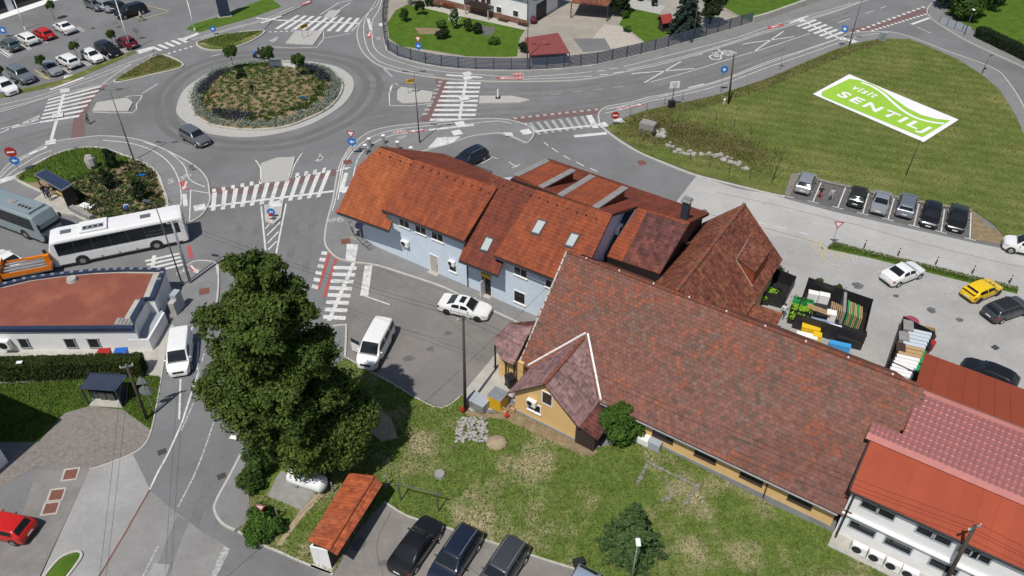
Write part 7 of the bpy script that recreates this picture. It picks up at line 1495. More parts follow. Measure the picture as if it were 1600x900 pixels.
# ================================================================== banner on the grass
BN = thing('banner', 'huge green and white banner with the words visit SENTILJ spread on the meadow', 'banner', tuple(P(1384, 168, .15)))
bc = PX([(1270, 147), (1443, 222), (1498, 187), (1327, 116)], .19); mb = MB()
n1, n2 = 14, 7
vs = [bc[0].lerp(bc[1], i / n1).lerp(bc[3].lerp(bc[2], i / n1), j / n2) + Vector((0, 0, rnd.uniform(0, .012))) for j in range(n2 + 1) for i in range(n1 + 1)]
mb.add(vs, [(j * (n1 + 1) + i, j * (n1 + 1) + i + 1, (j + 1) * (n1 + 1) + i + 1, (j + 1) * (n1 + 1) + i) for j in range(n2) for i in range(n1)]); mb.build('cloth', M['banner_white'], BN, world=True, smooth=True)
cz = lambda l, z: [P(1200 + x / 4, y / 4, z) for x, y in l]
mb = MB(); mb.poly(cz([(340, 572), (508, 492), (565, 499), (640, 521), (715, 561), (790, 616), (870, 673), (960, 718), (1050, 742), (1140, 752), (965, 858), (350, 606), (332, 590)], .212)); mb.build('green_field', M['banner_green'], BN, world=True)
mb = MB(); mb.ribbon(spl(cz([(585, 515), (650, 540), (715, 580), (780, 638), (850, 695), (930, 737), (1020, 762), (1100, 772)], .22), 6), .42); mb.build('white_wave', M['banner_white'], BN, world=True)
bu = (bc[1] - bc[0]).normalized(); bv = (bc[3] - bc[0]); bv = (bv - bu * bv.dot(bu)).normalized()
def text(s, p0, width, height, z, shear=0.0, off=.03):
    cu = bpy.data.curves.new('letters', 'FONT'); cu.body = s; cu.offset = off; cu.shear = shear; cu.size = 1; cu.space_character = 1.3; o = bpy.data.objects.new('lettering', cu); COL.objects.link(o)
    dg = bpy.context.evaluated_depsgraph_get(); me = bpy.data.meshes.new_from_object(o.evaluated_get(dg)); bpy.data.objects.remove(o); xs = [v.co.x for v in me.vertices]; ys = [v.co.y for v in me.vertices]; x0, y0 = min(xs), min(ys); sx, sy = width / (max(xs) - x0), height / (max(ys) - y0)
    for v in me.vertices: q = p0 + bu * (v.co.x - x0) * sx + bv * (v.co.y - y0) * sy; v.co = Vector((q.x, q.y, z)) - Vector(BN.location)
    me.materials.clear(); me.materials.append(M['banner_white']); o = bpy.data.objects.new('lettering', me); COL.objects.link(o); o.parent = BN; TF[o.name] = TF[BN.name]
q0, q1 = cz([(405, 603), (958, 826)], .2); text('SENTILJ', q0, (q1 - q0).dot(bu) * 1.02, 2.55, .226, off=.03); q0, q1 = cz([(512, 553), (660, 613)], .2); text('visit', q0, (q1 - q0).dot(bu), 1.5, .226)

# ================================================================== plants
B5 = lambda *l: l
b0 = P(468, 738)
big = [(-2.8, 0, 14.8, 1.3, 1.2), (-3.7, .2, 9.4, 1.7, 1.4), (-3.2, -.4, 8.2, 1.5, 1.3), (3.2, .3, 12.2, 1.5, 1.3), (3.6, 0, 9.0, 1.7, 1.4), (-2.6, .4, 12.0, 1.4, 1.2)]
tr = random.Random(3)
for z, off, hw in ((19.0, .5, 1.7), (17.2, .8, 2.5), (15.2, .8, 3.1), (13.2, .9, 3.5), (11.2, .6, 3.7), (9.2, .1, 3.9), (7.2, .4, 3.8), (5.2, 1.2, 3.2), (3.8, 1.6, 2.4)):
    big.append((off, 0, z, hw * .62, 1.5)); k0 = tr.uniform(0, 6)
    for k in range(6): a = k0 + k * 1.05 + tr.uniform(-.3, .3); big.append((off + math.cos(a) * hw * .66, math.sin(a) * hw * .66, z + tr.uniform(-.9, .7), hw * tr.uniform(.30, .50), hw * tr.uniform(.26, .38)))
tree('broadleaf_tree', 'very tall dense dark green broadleaf tree beside the road in the middle left', 'tree', b0, big, 150000, .135, M['leaf_big'], .45, limbs=14)
tree('broadleaf_tree', 'lower dense broadleaf tree leaning right of the tall one over the gas tank', 'tree', P(529, 732), [(-.3, 0, 3.4, 3.2, 2.6), (1.2, .4, 4.2, 2.7, 2.4), (-2.0, .2, 3.6, 2.8, 2.4), (.2, .5, 5.6, 2.7, 2.2), (-3.4, -.2, 3.2, 1.5, 1.4)], 46000, .14, M['leaf_big'], .3)
tree('shrub', 'loose green shrub hanging over the kerb below the big tree', 'shrub', P(393, 762), [(0, 0, .8, 1.0, .8), (.4, .9, 1.3, .9, .9), (-.1, 2.0, 1.5, .9, .9)], 5000, .13, M['leaf'], .05, limbs=2)
tree('shrub', 'bushy green shrub around the give way sign at the bottom left', 'shrub', P(408, 838), [(0, 0, .7, 1.15, .8), (.9, .3, .6, .9, .7), (-.2, 1.1, .7, .9, .8), (.1, .3, 1.3, .7, .6)], 8000, .12, M['leaf_bright'], .05, limbs=2)
tree('shrub', 'bright green bush against the barn beside the lean to shed', 'shrub', P(968, 690), [(0, 0, 1.1, 1.3, 1.1), (.7, .4, 1.5, 1.1, 1.0), (-.7, .5, 1.9, 1.1, 1.0), (.1, .6, 2.4, 1.1, .9)], 9000, .14, M['leaf_bright'], .08, limbs=3)
spruce('spruce_tree', 'young green spruce on the lawn in front of the barn', P(984, 860), 5.3, 2.25, 26000, M['needle'], size=.13)
spruce('spruce_tree', 'large blue grey spruce inside the dark fence at the top', P(1070, 56), 9.0, 3.0, 26000, M['needle_blue'], size=.2)
tree('broadleaf_tree', 'loose dark tree right of the blue spruce', 'tree', P(1108, 42), [(0, 0, 2.6, 1.8, 1.6), (.8, .4, 3.6, 1.5, 1.4), (-.6, .6, 4.4, 1.3, 1.3)], 7000, .2, M['leaf_dark'], .15)
tree('broadleaf_tree', 'dark green tree beside the brown carport', 'tree', P(968, 24), [(0, 0, 1.8, 1.6, 1.4), (-.7, .5, 2.8, 1.4, 1.3), (.6, .6, 3.3, 1.2, 1.2)], 6000, .18, M['leaf_dark'], .12)
for i, (x, y, r, zz, lab) in enumerate(((1488, 14, 2.6, 2.0, 'dark bushy tree at the left end of the upper right hedge'), (1510, 30, 2.4, 1.8, 'mid green bushy tree just above the pale gate'), (1535, 12, 3.2, 3.0, 'large dark tree behind the upper right hedge'), (1562, -8, 3.2, 3.2, 'dark tree touching the top edge at the upper right'))):
    tree('broadleaf_tree', lab, 'tree', P(x, y), [(0, 0, zz, r, r * .8), (r * .5, r * .3, zz + r * .4, r * .8, r * .7), (-r * .5, r * .2, zz + r * .3, r * .8, r * .7)], 7000, .24, M['leaf_dark'] if i != 1 else M['leaf'], .2)
for x, y, lab, s_, z_ in ((366, 110, 'left one of the slim trees on the roundabout', 1.0, .8), (423, 112, 'slim tree left of the white sign wall', 1.0, .8), (470, 122, 'slim tree with bare stem right of the white sign wall', .95, .9)):
    tree('ornamental_tree', lab, 'tree', P(x, y, z_), [(0, 0, 2.5 * s_, .85, .8), (.3, .1, 2.9 * s_, .7, .65), (-.35, 0, 2.8 * s_, .65, .6)], 2600, .14, M['leaf'], .06, group='slim trees on the roundabout', limbs=3, z0=z_)
tree('shrub', 'round dark shrub below the left slim tree on the roundabout', 'shrub', P(378, 128, .8), [(0, 0, .7, .75, .8), (.2, .1, 1.3, .55, .6)], 1800, .12, M['leaf_dark'], .05, z0=.8, limbs=1); tree('sapling', 'thin leafless looking sapling in the middle of the roundabout', 'tree', P(396, 152, 1.3), [(0, 0, 1.3, .3, .6)], 260, .08, M['leaf_dark'], .04, z0=1.3, limbs=1)
for x, y, lab in ((86, 31, 'lollipop tree above the white saloon in the shop car park'), (124, 97, 'small round tree between the white crossover and the small white hatchback'), (180, 78, 'small round tree between the black people carrier and the dark red car'), (72, 119, 'small round tree at the nose of the silver hatchback'), (8, 136, 'small round tree above the white off-road car')):
    tree('lollipop_tree', lab, 'tree', P(x, y), [(0, 0, 2.3, .72, .7), (.2, 0, 2.6, .5, .45)], 1500, .12, M['leaf'], .05, group='small trees in the shop car park', limbs=2)
gs = [(711, 45, .7, 1.7, 'leaf', 'tall pale flowering shrub in the garden behind the fence'), (692, 60, 1.1, .7, 'leaf_dark', 'dark spreading shrub in the garden by the fence'), (690, 45, .8, .7, 'leaf_bright', 'yellow green shrub left of the flowering one'), (632, 34, .8, 1.1, 'leaf', 'small garden tree nearest the fence bend'), (657, 24, .9, 1.2, 'leaf_dark', 'small dark tree near the left end of the house'), (671, 10, .8, .7, 'leaf_dark', 'clipped round bush at the house wall'), (645, 7, .9, 1.0, 'silver', 'pale blossoming shrub at the top of the garden'), (731, 50, .7, 1.1, 'leaf', 'small garden tree right of the flowering shrub'), (745, 53, .8, .9, 'leaf_dark', 'dark shrub beside the garden pond'), (772, 69, .9, .5, 'leaf_bright', 'low green shrub right of the garden pond'), (980, 50, .6, .5, 'leaf_bright', 'yellow green shrub beside the pale garden path'), (975, 28, .8, .6, 'leaf', 'low shrub by the carport lawn'), (818, 82, .8, .8, 'leaf_dark', 'dark shrub squeezed beside the red felt roof'), (1000, 2, .5, .6, 'leaf_dark', 'small clipped conifer left in the white gravel bed'), (1022, 10, .5, .7, 'leaf_dark', 'small clipped conifer right in the white gravel bed')]
for x, y, r, zz, mm, lab in gs: tree('garden_shrub', lab, 'shrub', P(x, y), [(0, 0, zz, r, zz * .9), (r * .35, .1, zz * 1.3, r * .6, zz * .6)], 1800, .13, M[mm], .05, limbs=1)
q = rng.normal(size=(260, 3)) * np.array([.45, .45, .6]) + np.array([*P(711, 45)[:2], 1.9]); o = quads('blossom', q, .1, M['white']); own(o, 'white blossoms on the tall garden shrub', 'flowers')
for x, y, lab in ((170, 294, 'dark young tree in the middle of the planted island'), (220, 312, 'dark young tree near the front corner of the planted island'), (176, 262, 'dark broad shrub by the big boulder')):
    tree('young_tree', lab, 'tree', P(x, y, .17), [(0, 0, .8, .75, .7), (.2, .2, 1.4, .6, .6), (-.1, 0, 2.0, .4, .5)], 2200, .13, M['leaf_dark'], .05, z0=.17, limbs=2)
def tufts(name, pts, zf_, r, h, n, m, size):
    k = len(pts); c = rng.normal(size=(k, n, 3)) * np.array([r * .5, r * .5, h * .35]); c[:, :, 2] = np.abs(c[:, :, 2]); s_ = rng.uniform(.55, 1.35, (k, 1, 1)); c *= s_
    c[:, :, 0] += pts[:, None, 0]; c[:, :, 1] += pts[:, None, 1]; c[:, :, 2] += np.array([zf_(x, y) for x, y in pts])[:, None]
    o = quads(name, c.reshape(-1, 3), size, m, np.tile([0, 0, 1.0], (k * n, 1)), .25); o['kind'] = 'stuff'; return o
def thin(pts, d):
    out = []
    for p in pts:
        if all((p[0] - q[0]) ** 2 + (p[1] - q[1]) ** 2 > d * d for q in out): out.append(p)
    return np.array(out)
rp2 = [(p.x, p.y) for p in rin]
pts = thin(scatter(rp2, 2200), .58); pts = np.array([p for p in pts if moundz(*p)[1] < .80]); mz = lambda x, y: moundz(x, y)[0]
tufts('ground_cover', pts[::3], mz, .42, .30, 52, M['leaf_bright'], .11); tufts('ground_cover', pts[1::3], mz, .46, .36, 50, M['leaf'], .11); tufts('ground_cover', pts[2::6], mz, .46, .30, 46, M['leaf_bright'], .1); tufts('ground_cover', pts[5::6], mz, .44, .25, 44, M['blade_dry'], .1)
ring = thin(scatter(rp2, 5000), .30); rq = [(p, moundz(*p)[1]) for p in ring]
back = P(440, 100); sil = np.array([p for p, q in rq if .865 < q < .975]); tufts('silver_foliage', sil, mz, .42, .62, 62, M['silver'], .10)
def near(p, l, d): return any((p[0] - P(*a).x) ** 2 + (p[1] - P(*a).y) ** 2 < d * d for a in l)
lv = np.array([p for p, q in rq if .72 < q < .88 and near(p, [(312, 150), (318, 140), (330, 130), (343, 124), (356, 186), (372, 186), (390, 184), (408, 180), (422, 173), (436, 170), (480, 108), (495, 113), (508, 120), (514, 128), (450, 168)], 1.7)]); tufts('lavender', lv, mz, .42, .62, 60, M['lavender'], .10)
dk = np.array([p for p, q in rq if .72 < q < .88 and not near(p, [(312, 150), (330, 130), (372, 186), (408, 180), (495, 113), (510, 122)], 2.0)]); tufts('ground_cover', dk[::2], mz, .40, .36, 46, M['leaf'], .11)
oc = P(336, 152, .9); OP = thing('flower_patch', 'patch of orange ground beside a blue sheet in the roundabout', 'flower bed', (oc.x, oc.y, .8)); mb = MB(); mb.ball((0, 0, 0), (1.2, 1.3, .32), 12, 6, jit=.12); mb.build('soil', mat('orange_bark', (.42, .16, .075), (.33, .12, .06), 5, 1.0, bump=.5), OP, smooth=True); mb = MB(); mb.box((1.1, -1.1, .12), (1.0, .5, .05), .3); mb.build('sheet', M['ltblue_sheet'] if 'ltblue_sheet' in M else M['sign_blue'], OP)
g5w = PS(g5, .17, 4, True); g5c = sum(g5w, Vector()) / len(g5w); g5w = [(g5c.x + (p.x - g5c.x) * .94, g5c.y + (p.y - g5c.y) * .94) for p in g5w]; lw5 = [(p.x, p.y) for p in PX([(30, 276), (84, 244), (120, 233), (155, 232), (184, 241), (200, 250), (160, 265), (120, 282), (60, 296)])]; pl5 = [(p.x, p.y) for p in PX([(40, 300), (66, 300), (102, 306), (160, 345), (140, 352), (60, 330)])]
pts = thin(scatter(g5w, 2200), .46); pts = pts[~inpoly(pts, lw5) & ~inpoly(pts, pl5)]; c5 = lambda x, y: .17
tufts('ground_cover', pts[::2], c5, .46, .36, 52, M['leaf_dark'], .11); tufts('ground_cover', pts[1::4], c5, .46, .38, 52, M['leaf'], .11); tufts('ground_cover', pts[3::4], c5, .5, .34, 46, M['leaf_bright'], .11)
bp = P(145, 262, .17); own(MB().ball(bp + Vector((0, 0, .7)), (.75, .55, .95), 9, 7, jit=.16).build('boulder', M['rock'], smooth=False), 'big pale upright boulder on the planted island', 'boulder')
bs = P(221, 274, .2); BSH = own(MB().box(bs + Vector((0, 0, .1)), (.9, .5, .06), .2).build('blue_sheet', M['sign_blue']), 'small blue board lying in the planted island', 'board')
LI = own(MB().box(P(136, 322, .22) + Vector((0, 0, .05)), (1.6, .8, .1), -.4).build('stone_slab', M['white_wall']), 'white slab with a red mark beyond the bus shelter', 'slab'); mb = MB(); mb.cyl((.4, 0, .1), (.4, 0, .115), .12, n=10); mb.build('red_mark', M['red'], LI)

def hedge(a, b_, d, h, label, n, lm, group=None, z0=0.0, name='hedge'):
    a, b_ = Vector((a.x, a.y, 0)), Vector((b_.x, b_.y, 0)); u_ = (b_ - a).normalized(); v_ = Vector((-u_.y, u_.x, 0)); L = (b_ - a).length; c = (a + b_) / 2 + v_ * d / 2; T = thing(name, label, 'hedge', (c.x, c.y, z0), math.atan2(u_.y, u_.x), group)
    mb = MB(); mb.box((0, 0, h * .47), (L * .96, d * .86, h * .9)); mb.build('stems', M['leaf_dark'], T)
    k = n; f = rng.uniform(0, 1, k); X = rng.uniform(-.5, .5, k) * L; Y = rng.uniform(-.5, .5, k) * d; Z_ = rng.uniform(.02, 1, k) * h; Nn = np.zeros((k, 3))
    top = f < .42; sd = (f >= .42) & (f < .85); en = f >= .85
    Z_[top] = h; Nn[top] = (0, 0, 1); s_ = rng.choice([-1, 1], k); Y[sd] = s_[sd] * d / 2; Nn[sd, 1] = s_[sd]; X[en] = s_[en] * L / 2; Nn[en, 0] = s_[en]
    jit = rng.normal(0, .045, (k, 3)); bump = .07 * np.sin(X * 3.1) * np.cos(Y * 4 + X); P3 = np.stack([X, Y, Z_], 1) + jit + Nn * bump[:, None]
    rz = math.atan2(u_.y, u_.x); cs, sn_ = math.cos(rz), math.sin(rz); Wd = np.stack([c.x + P3[:, 0] * cs - P3[:, 1] * sn_, c.y + P3[:, 0] * sn_ + P3[:, 1] * cs, P3[:, 2] + z0], 1)
    o = quads('leaves', Wd, .085, lm, np.stack([Nn[:, 0] * cs - Nn[:, 1] * sn_, Nn[:, 0] * sn_ + Nn[:, 1] * cs, Nn[:, 2]], 1), .5, T)
    for i, v in enumerate(o.data.vertices) if rz else (): pass
    me = o.data; arr = np.empty(len(me.vertices) * 3); me.vertices.foreach_get('co', arr); arr = arr.reshape(-1, 3); rot = np.stack([arr[:, 0] * cs + arr[:, 1] * sn_, -arr[:, 0] * sn_ + arr[:, 1] * cs, arr[:, 2]], 1); me.vertices.foreach_set('co', rot.ravel()); me.update()
    return T
xs = [-60, 0, 57, 91, 152, 226]; labs = ['clipped hedge block cut by the left edge of the picture', 'clipped hedge block with a small pale tag', 'short clipped hedge block between the tagged block and the bin shelter roof', 'clipped hedge block behind the left side of the bin shelter', 'clipped hedge block at the road end in front of the red and blue bins']
for i in range(5): hedge(P(xs[i] + 1, 597 - max(0, xs[i]) * .03), P(xs[i + 1] - 1, 597 - xs[i + 1] * .03), 1.15, 1.75, labs[i], 6500 if i != 2 else 4500, M['hedge'], 'clipped hedge blocks')
tg = P(30, 566, 1.98); own(MB().box(tg, (.45, .3, .03), .1).build('tag', M['white']), 'small pale tag lying on the clipped hedge', 'tag')
hedge(P(1520, 58), P(1565, 80), 1.6, 1.5, 'low dark hedge along the upper right lane, end by the gate', 6000, M['leaf_dark'], 'hedge along the upper right lane'); hedge(P(1566, 80), P(1640, 118), 1.6, 1.5, 'low dark hedge along the upper right lane, part running out of the picture', 7000, M['leaf_dark'], 'hedge along the upper right lane')
sheet('lawn', [(0, 600), (140, 592), (232, 586), (252, 590), (243, 640), (236, 672), (192, 640), (140, 634), (100, 645), (60, 690), (-60, 690), (-80, 602)], .05, M['lawn_lush'])
blades('grass', scatter(PX([(0, 600), (140, 592), (232, 586), (252, 590), (243, 640), (236, 672), (192, 640), (140, 634), (100, 645), (60, 690), (-60, 690)]), 14000), .05, .15, .04, M['blade'])['kind'] = 'stuff'
sheet('pavement_patch', [(0, 549), (238, 547), (268, 500), (290, 480), (262, 540), (250, 600), (225, 585), (140, 556), (0, 556)], .02, M['concrete'])
raised('grass_island', PX([(66, 905), (95, 872), (118, 862), (126, 866), (118, 880), (96, 905)], .1), .1, M['lawn_lush']); kerbline([(60, 910), (92, 872), (118, 861), (127, 866), (119, 881), (98, 908)], 4, z1=.12)
sheet('shadow_yard', [(-60, 690), (60, 690), (0, 780), (-80, 860)], .03, M['lawn_lush']) if False else None

# ================================================================== yard objects
a, b_ = P(456, 742, .85), P(504, 758, .85); GT = thing('gas_tank', 'white horizontal gas tank half hidden by the big tree', 'gas tank', ((a.x + b_.x) / 2, (a.y + b_.y) / 2, .09), math.atan2((b_ - a).y, (b_ - a).x)); L = (b_ - a).length
mb = MB(); r_ = .62; prof_ = [(-L / 2 - .3, .02), (-L / 2 - .26, .3), (-L / 2 - .12, .52), (-L / 2, r_), (L / 2, r_), (L / 2 + .12, .52), (L / 2 + .26, .3), (L / 2 + .3, .02)]; n = 22
for x, r in prof_: mb.v += [(x, r * math.cos(2 * math.pi * i / n), .82 + r * math.sin(2 * math.pi * i / n)) for i in range(n)]
mb.f = [(j * n + i, j * n + (i + 1) % n, (j + 1) * n + (i + 1) % n, (j + 1) * n + i) for j in range(7) for i in range(n)]; mb.m = [0] * len(mb.f); mb.build('tank', M['white_wall'], GT, smooth=True)
for x in (-L * .3, L * .3): mb = MB(); mb.box((x, 0, .15), (.2, .9, .3)); mb.build('foot', M['steel'], GT)
mb = MB(); mb.cyl((0, 0, 1.4), (0, 0, 1.58), .22, .2, 14); mb.build('valve_cover', M['white'], GT)
for px, h_, lab in (((436, 812), 1.3, 'short concrete post among the shrubs by the gas tank'), ((521, 770), 1.2, 'thin post left of the orange roofed store'), ((604, 762), 1.4, 'thin post above the orange roofed store')): p = P(*px, .06); own(MB().cyl(p, p + Vector((0, 0, h_)), .06, n=8).build('post', M['concrete_grey']), lab, 'post')
CF = thing('carpet_frame', 'thin metal carpet beating frame on the lawn', 'frame', tuple(P(655, 790, .06))); a, b_ = P(626, 782, .06), P(685, 799, .06)
for q in (a, b_): mb = MB(); mb.cyl(q, q + Vector((0, 0, 2.0)), .045, n=8); mb.build('post', M['pole_dark'], CF, world=True)
mb = MB(); mb.tube([a + Vector((-.2, 0, 2.0)), b_ + Vector((.3, 0, 2.0))], .04); mb.build('bar', M['pole_dark'], CF, world=True)
SP = thing('stone_pile', 'neat heap of pale grey stones on the lawn', 'stones', tuple(P(736, 672, .06)))
for i in range(170):
    p = P(rnd.uniform(713, 761), rnd.uniform(654, 691), .06); e = min(1, 1.15 - abs((p - P(736, 672)).length) / 1.5); s_ = rnd.uniform(.10, .19); mb = MB(); mb.ball(p + Vector((0, 0, .06 + rnd.uniform(0, .35) * max(0, e))), (s_, s_ * rnd.uniform(.6, 1), s_ * .7), 6, 4, jit=.25); mb.build('stone', M['rock'], SP, world=True)
def mound(px, rx, h, label, m, cat='heap'): p = P(*px, .04); mb = MB(); mb.ball(p, (rx, rx * .8, h), 14, 8, jit=.16); own(mb.build('sand_heap', M[m], smooth=True), label, cat)
mound((777, 693), .85, .45, 'small rounded sand heap on the lawn', 'sand'); mound((760, 632), .5, .2, 'low sandy heap at the edge of the concrete pad', 'sand')
p = P(687, 742, .06); own(MB().cyl(p, p + Vector((0, 0, .22)), .42, .38, 12).build('tree_stump', M['timber_grey'] if 'timber_grey' in M else M['concrete_grey']), 'round grey tree stump on the lawn', 'stump')
FR = thing('foundation_remains', 'broken stone foundation outline in the grass before the barn', 'ruin', tuple(P(1050, 760, .06)))
for l, n in (([(1013, 722), (996, 756)], 9), ([(1018, 725), (1090, 760)], 22), ([(1090, 760), (1072, 786)], 8), ([(1040, 745), (1050, 770)], 5), ([(1035, 782), (1048, 776)], 4)):
    for i in range(n):
        t = (i + rnd.uniform(-.2, .2)) / max(1, n - 1); q = (l[0][0] + (l[1][0] - l[0][0]) * t, l[0][1] + (l[1][1] - l[0][1]) * t); s_ = rnd.uniform(.10, .24); mb = MB(); mb.ball(P(*q, .08), (s_, s_ * .8, s_ * .7), 6, 4, jit=.25); mb.build('stone', M['rubble'], FR, world=True)
sheet('soil_patch', [(1020, 730), (1085, 760), (1068, 786), (1040, 778), (1005, 752)], .068, M['lawn']); sheet('soil_patch', [(566, 650), (590, 640), (612, 655), (622, 685), (596, 690), (575, 672)], .066, M['sand']); sheet('soil_patch', [(720, 635), (745, 645), (800, 645), (860, 675), (935, 705), (925, 714), (850, 685), (790, 655), (730, 650)], .064, M['soil'])
RK = thing('stone_bank', 'line of pale rubble stones along the dry meadow bank', 'stones', tuple(P(1100, 245, .1)))
for i in range(46): t = i / 45; q = (1040 + 132 * t, 226 + 36 * t + 4 * math.sin(t * 7)); s_ = rnd.uniform(.18, .42); mb = MB(); mb.ball(P(q[0] + rnd.uniform(-5, 5), q[1] + rnd.uniform(-5, 4), .15), (s_, s_ * .8, s_ * .6), 6, 4, jit=.25); mb.build('stone', M['rock'], RK, world=True)
CV = thing('culvert_head', 'small concrete culvert head with pale rocks in the dry bank', 'culvert', tuple(P(1018, 203, .1))); c_ = P(1012, 202, .1); mb = MB(); mb.box(c_ + Vector((0, 0, .5)), (1.9, 1.2, 1.0), R(-30)); mb.build('block', M['concrete_grey'], CV, world=True, bevel=.05); mb = MB(); c_ = P(1019, 210, .1); mb.cyl(c_ + Vector((0, -.25, .45)), c_ + Vector((.3, -.45, .45)), .32, n=12); mb.build('pipe', M['trim'], CV, world=True)
for i in range(12): s_ = rnd.uniform(.25, .5); mb = MB(); mb.ball(P(1030 + rnd.uniform(-6, 8), 207 + rnd.uniform(-9, 9), .25), (s_, s_ * .8, s_ * .7), 6, 4, jit=.25); mb.build('stone', M['rock'], CV, world=True)
# things by the middle pole
def crate(px, dims, m, label, z=0.0, rz=R(-33.5), cat='crate', name='crate', lid=None, group=None, slats=0):
    p = P(*px, z); T = thing(name, label, cat, (p.x, p.y, p.z), rz, group); w, d, h = dims; t = .04
    for c, s_ in (((0, 0, t / 2), (w, d, t)), ((0, d / 2 - t / 2, h / 2), (w, t, h)), ((0, -d / 2 + t / 2, h / 2), (w, t, h)), ((w / 2 - t / 2, 0, h / 2), (t, d - 2 * t, h)), ((-w / 2 + t / 2, 0, h / 2), (t, d - 2 * t, h))): mb = MB(); mb.box(c, s_); mb.build('board', m, T)
    if lid: mb = MB(); mb.box((0, 0, h + .02), (w * 1.04, d * 1.04, .05)); mb.build('lid', lid, T, bevel=.01)
    for i in range(slats): mb = MB(); mb.box((-w / 2 + w * (i + .5) / slats, 0, h + .06), (w / slats * .8, d, .03)); mb.build('slat', m, T)
    return T
crate((748, 634), (1.6, 1.1, .8), M['steel'], 'grey wire mesh pallet cage beside the middle pole', .06, lid=M['grey_wall']); SBX2 = crate((778, 633), (1.25, 1.15, 1.3), M['sign_yel'], 'box with yellow front under a sloping grey lid', .06, lid=M['steel'])
wheelie((797, 604), (M['trim'], M['trim']), 'black wheeled bin beside the porch', .5, z=.03, s=1.15); crate((788, 645), (.5, .4, .35), M['timber'], 'small wooden box in the scrap beside the yellow annexe', .06); crate((801, 641), (.6, .45, .4), M['timber'], 'wooden box leaning by the annexe corner', .06)
p = P(792, 652, .06); own(MB().cyl(p, p + Vector((0, 0, .3)), .15, .19, 12).build('bucket', M['red']), 'red bucket in front of the yellow annexe corner', 'bucket'); p = P(725, 640, .06); own(MB().ball(p + Vector((-.1, -.3, .35)), (.17, .16, .35), 8, 6, jit=.15).build('sack', M['red']), 'red sack tied to the foot of the middle pole', 'sack'); own(MB().box(P(810, 622, .9), (.9, .5, .06), .3).build('table_top', M['concrete']), 'pale board lying on the scrap by the annexe', 'board')
p = P(1003, 690, .06); own(MB().box(p + Vector((0, 0, .35)), (1.4, .7, .7), R(-33.5)).build('water_tank', M['white'], bevel=.08), 'white plastic tank behind the bright green bush', 'tank'); p = P(1022, 700, .06); own(MB().box(p + Vector((0, 0, .4)), (1.0, .6, .8), R(-33.5)).build('storage_box', M['grey_wall'], bevel=.03), 'grey storage box at the barn wall by the bush', 'box')
p = P(904, 882, .06); DB = own(MB().box(p + Vector((0, 0, .25)), (.75, .5, .5), .3).build('black_box', M['trim'], bevel=.03), 'black grit box at the edge of the small car park', 'box')
# garden stalls
def stall(corners, h, label, n_posts=6):
    q = [P(*c) for c in corners]; c = sum(q, Vector()) / 4; T = thing('display_pen', label, 'stall', (c.x, c.y, .012))
    mb = MB(); mb.prism(q, 0, .03); mb.build('floor_shade', M['trim'], T, world=True)  # black floor sheet stands for the shadow inside the pen
    for i in range(4):
        a, b_ = q[i], q[(i + 1) % 4]; mb = MB(); mb.wall(a, b_, 0, h, h, .05); mb.build('panel', M['black'], T, world=True); mb = MB(); mb.box((a.x, a.y, h / 2), (.12, .12, h + .05)); mb.build('post', M['black'], T, world=True)
    return T
stall([(1238, 512), (1258, 456), (1355, 490), (1342, 545)], 1.7, 'black panelled display pen full of garden goods'); stall([(1178, 470), (1200, 434), (1238, 450), (1222, 482)], 1.4, 'small black display pen of plants beside the tiled hall')
stall([(1381, 584), (1404, 516), (1450, 540), (1425, 604)], 1.6, 'tall black storage rack crammed with building panels')
mb = MB(); mb.box((*P(1317, 478, .7)[:2], .75), (.25, 3.6, 1.5), R(-20)); own(mb.build('partition', M['rubber']), 'grey partition across the black display pen', 'partition')
goods = [((1247, 492), (1.6, .7, .8), 'lime', 'crate of lime green plants at the left wall of the pen'), ((1244, 504), (1.6, .7, .7), 'lime', 'second crate of plants in the left corner of the pen'), ((1252, 480), (1.7, .7, .8), 'green', 'dark green plant crate in the upper left of the pen'), ((1268, 469), (.9, .6, .9), 'white', 'white sack bundle at the back wall of the pen, left one'), ((1285, 472), (.9, .6, .9), 'white', 'white sack bundle at the back wall of the pen, right one'), ((1281, 500), (1.0, .8, .8), 'trim', 'black box in the middle of the pen'), ((1296, 500), (.8, .7, .9), 'white', 'white box beside the black box'), ((1276, 513), (1.3, .8, .8), 'ltb', 'blue grey crate below the black box'), ((1290, 518), (1.2, .8, .8), 'ltb', 'blue grey crate next to the yellow tubs'), ((1301, 524), (1.0, .8, .9), 'white', 'white carton among the blue grey crates'), ((1264, 521), (1.5, .9, .9), 'yellow', 'large bright yellow tub at the barn ridge'), ((1274, 533), (.7, .6, .8), 'yellow', 'small bright yellow tub at the barn ridge'), ((1258, 533), (1.7, .6, .7), 'white', 'long white tub below the bright yellow tub'), ((1330, 528), (2.1, .7, .8), 'trim', 'black crate at the right of the pen'), ((1325, 539), (2.1, .7, .8), 'trim', 'black crate nearest the barn ridge'), ((1309, 548), (1.7, .5, .8), 'skyblue', 'light blue crate at the barn ridge'),
         ((1187, 472), (1.5, .6, .7), 'lime', 'lime green plant crate beside the tiled hall'), ((1198, 463), (1.4, .6, .7), 'lime', 'second lime plant crate beside the tiled hall'), ((1206, 474), (1.2, .6, .7), 'trim', 'black crate in the small plant pen'), ((1208, 455), (1.3, .6, .7), 'trim', 'black crate at the back of the small plant pen')]
M['ltb'] = mat('blue_grey_crate', (.22, .30, .40), None, rough=.6)
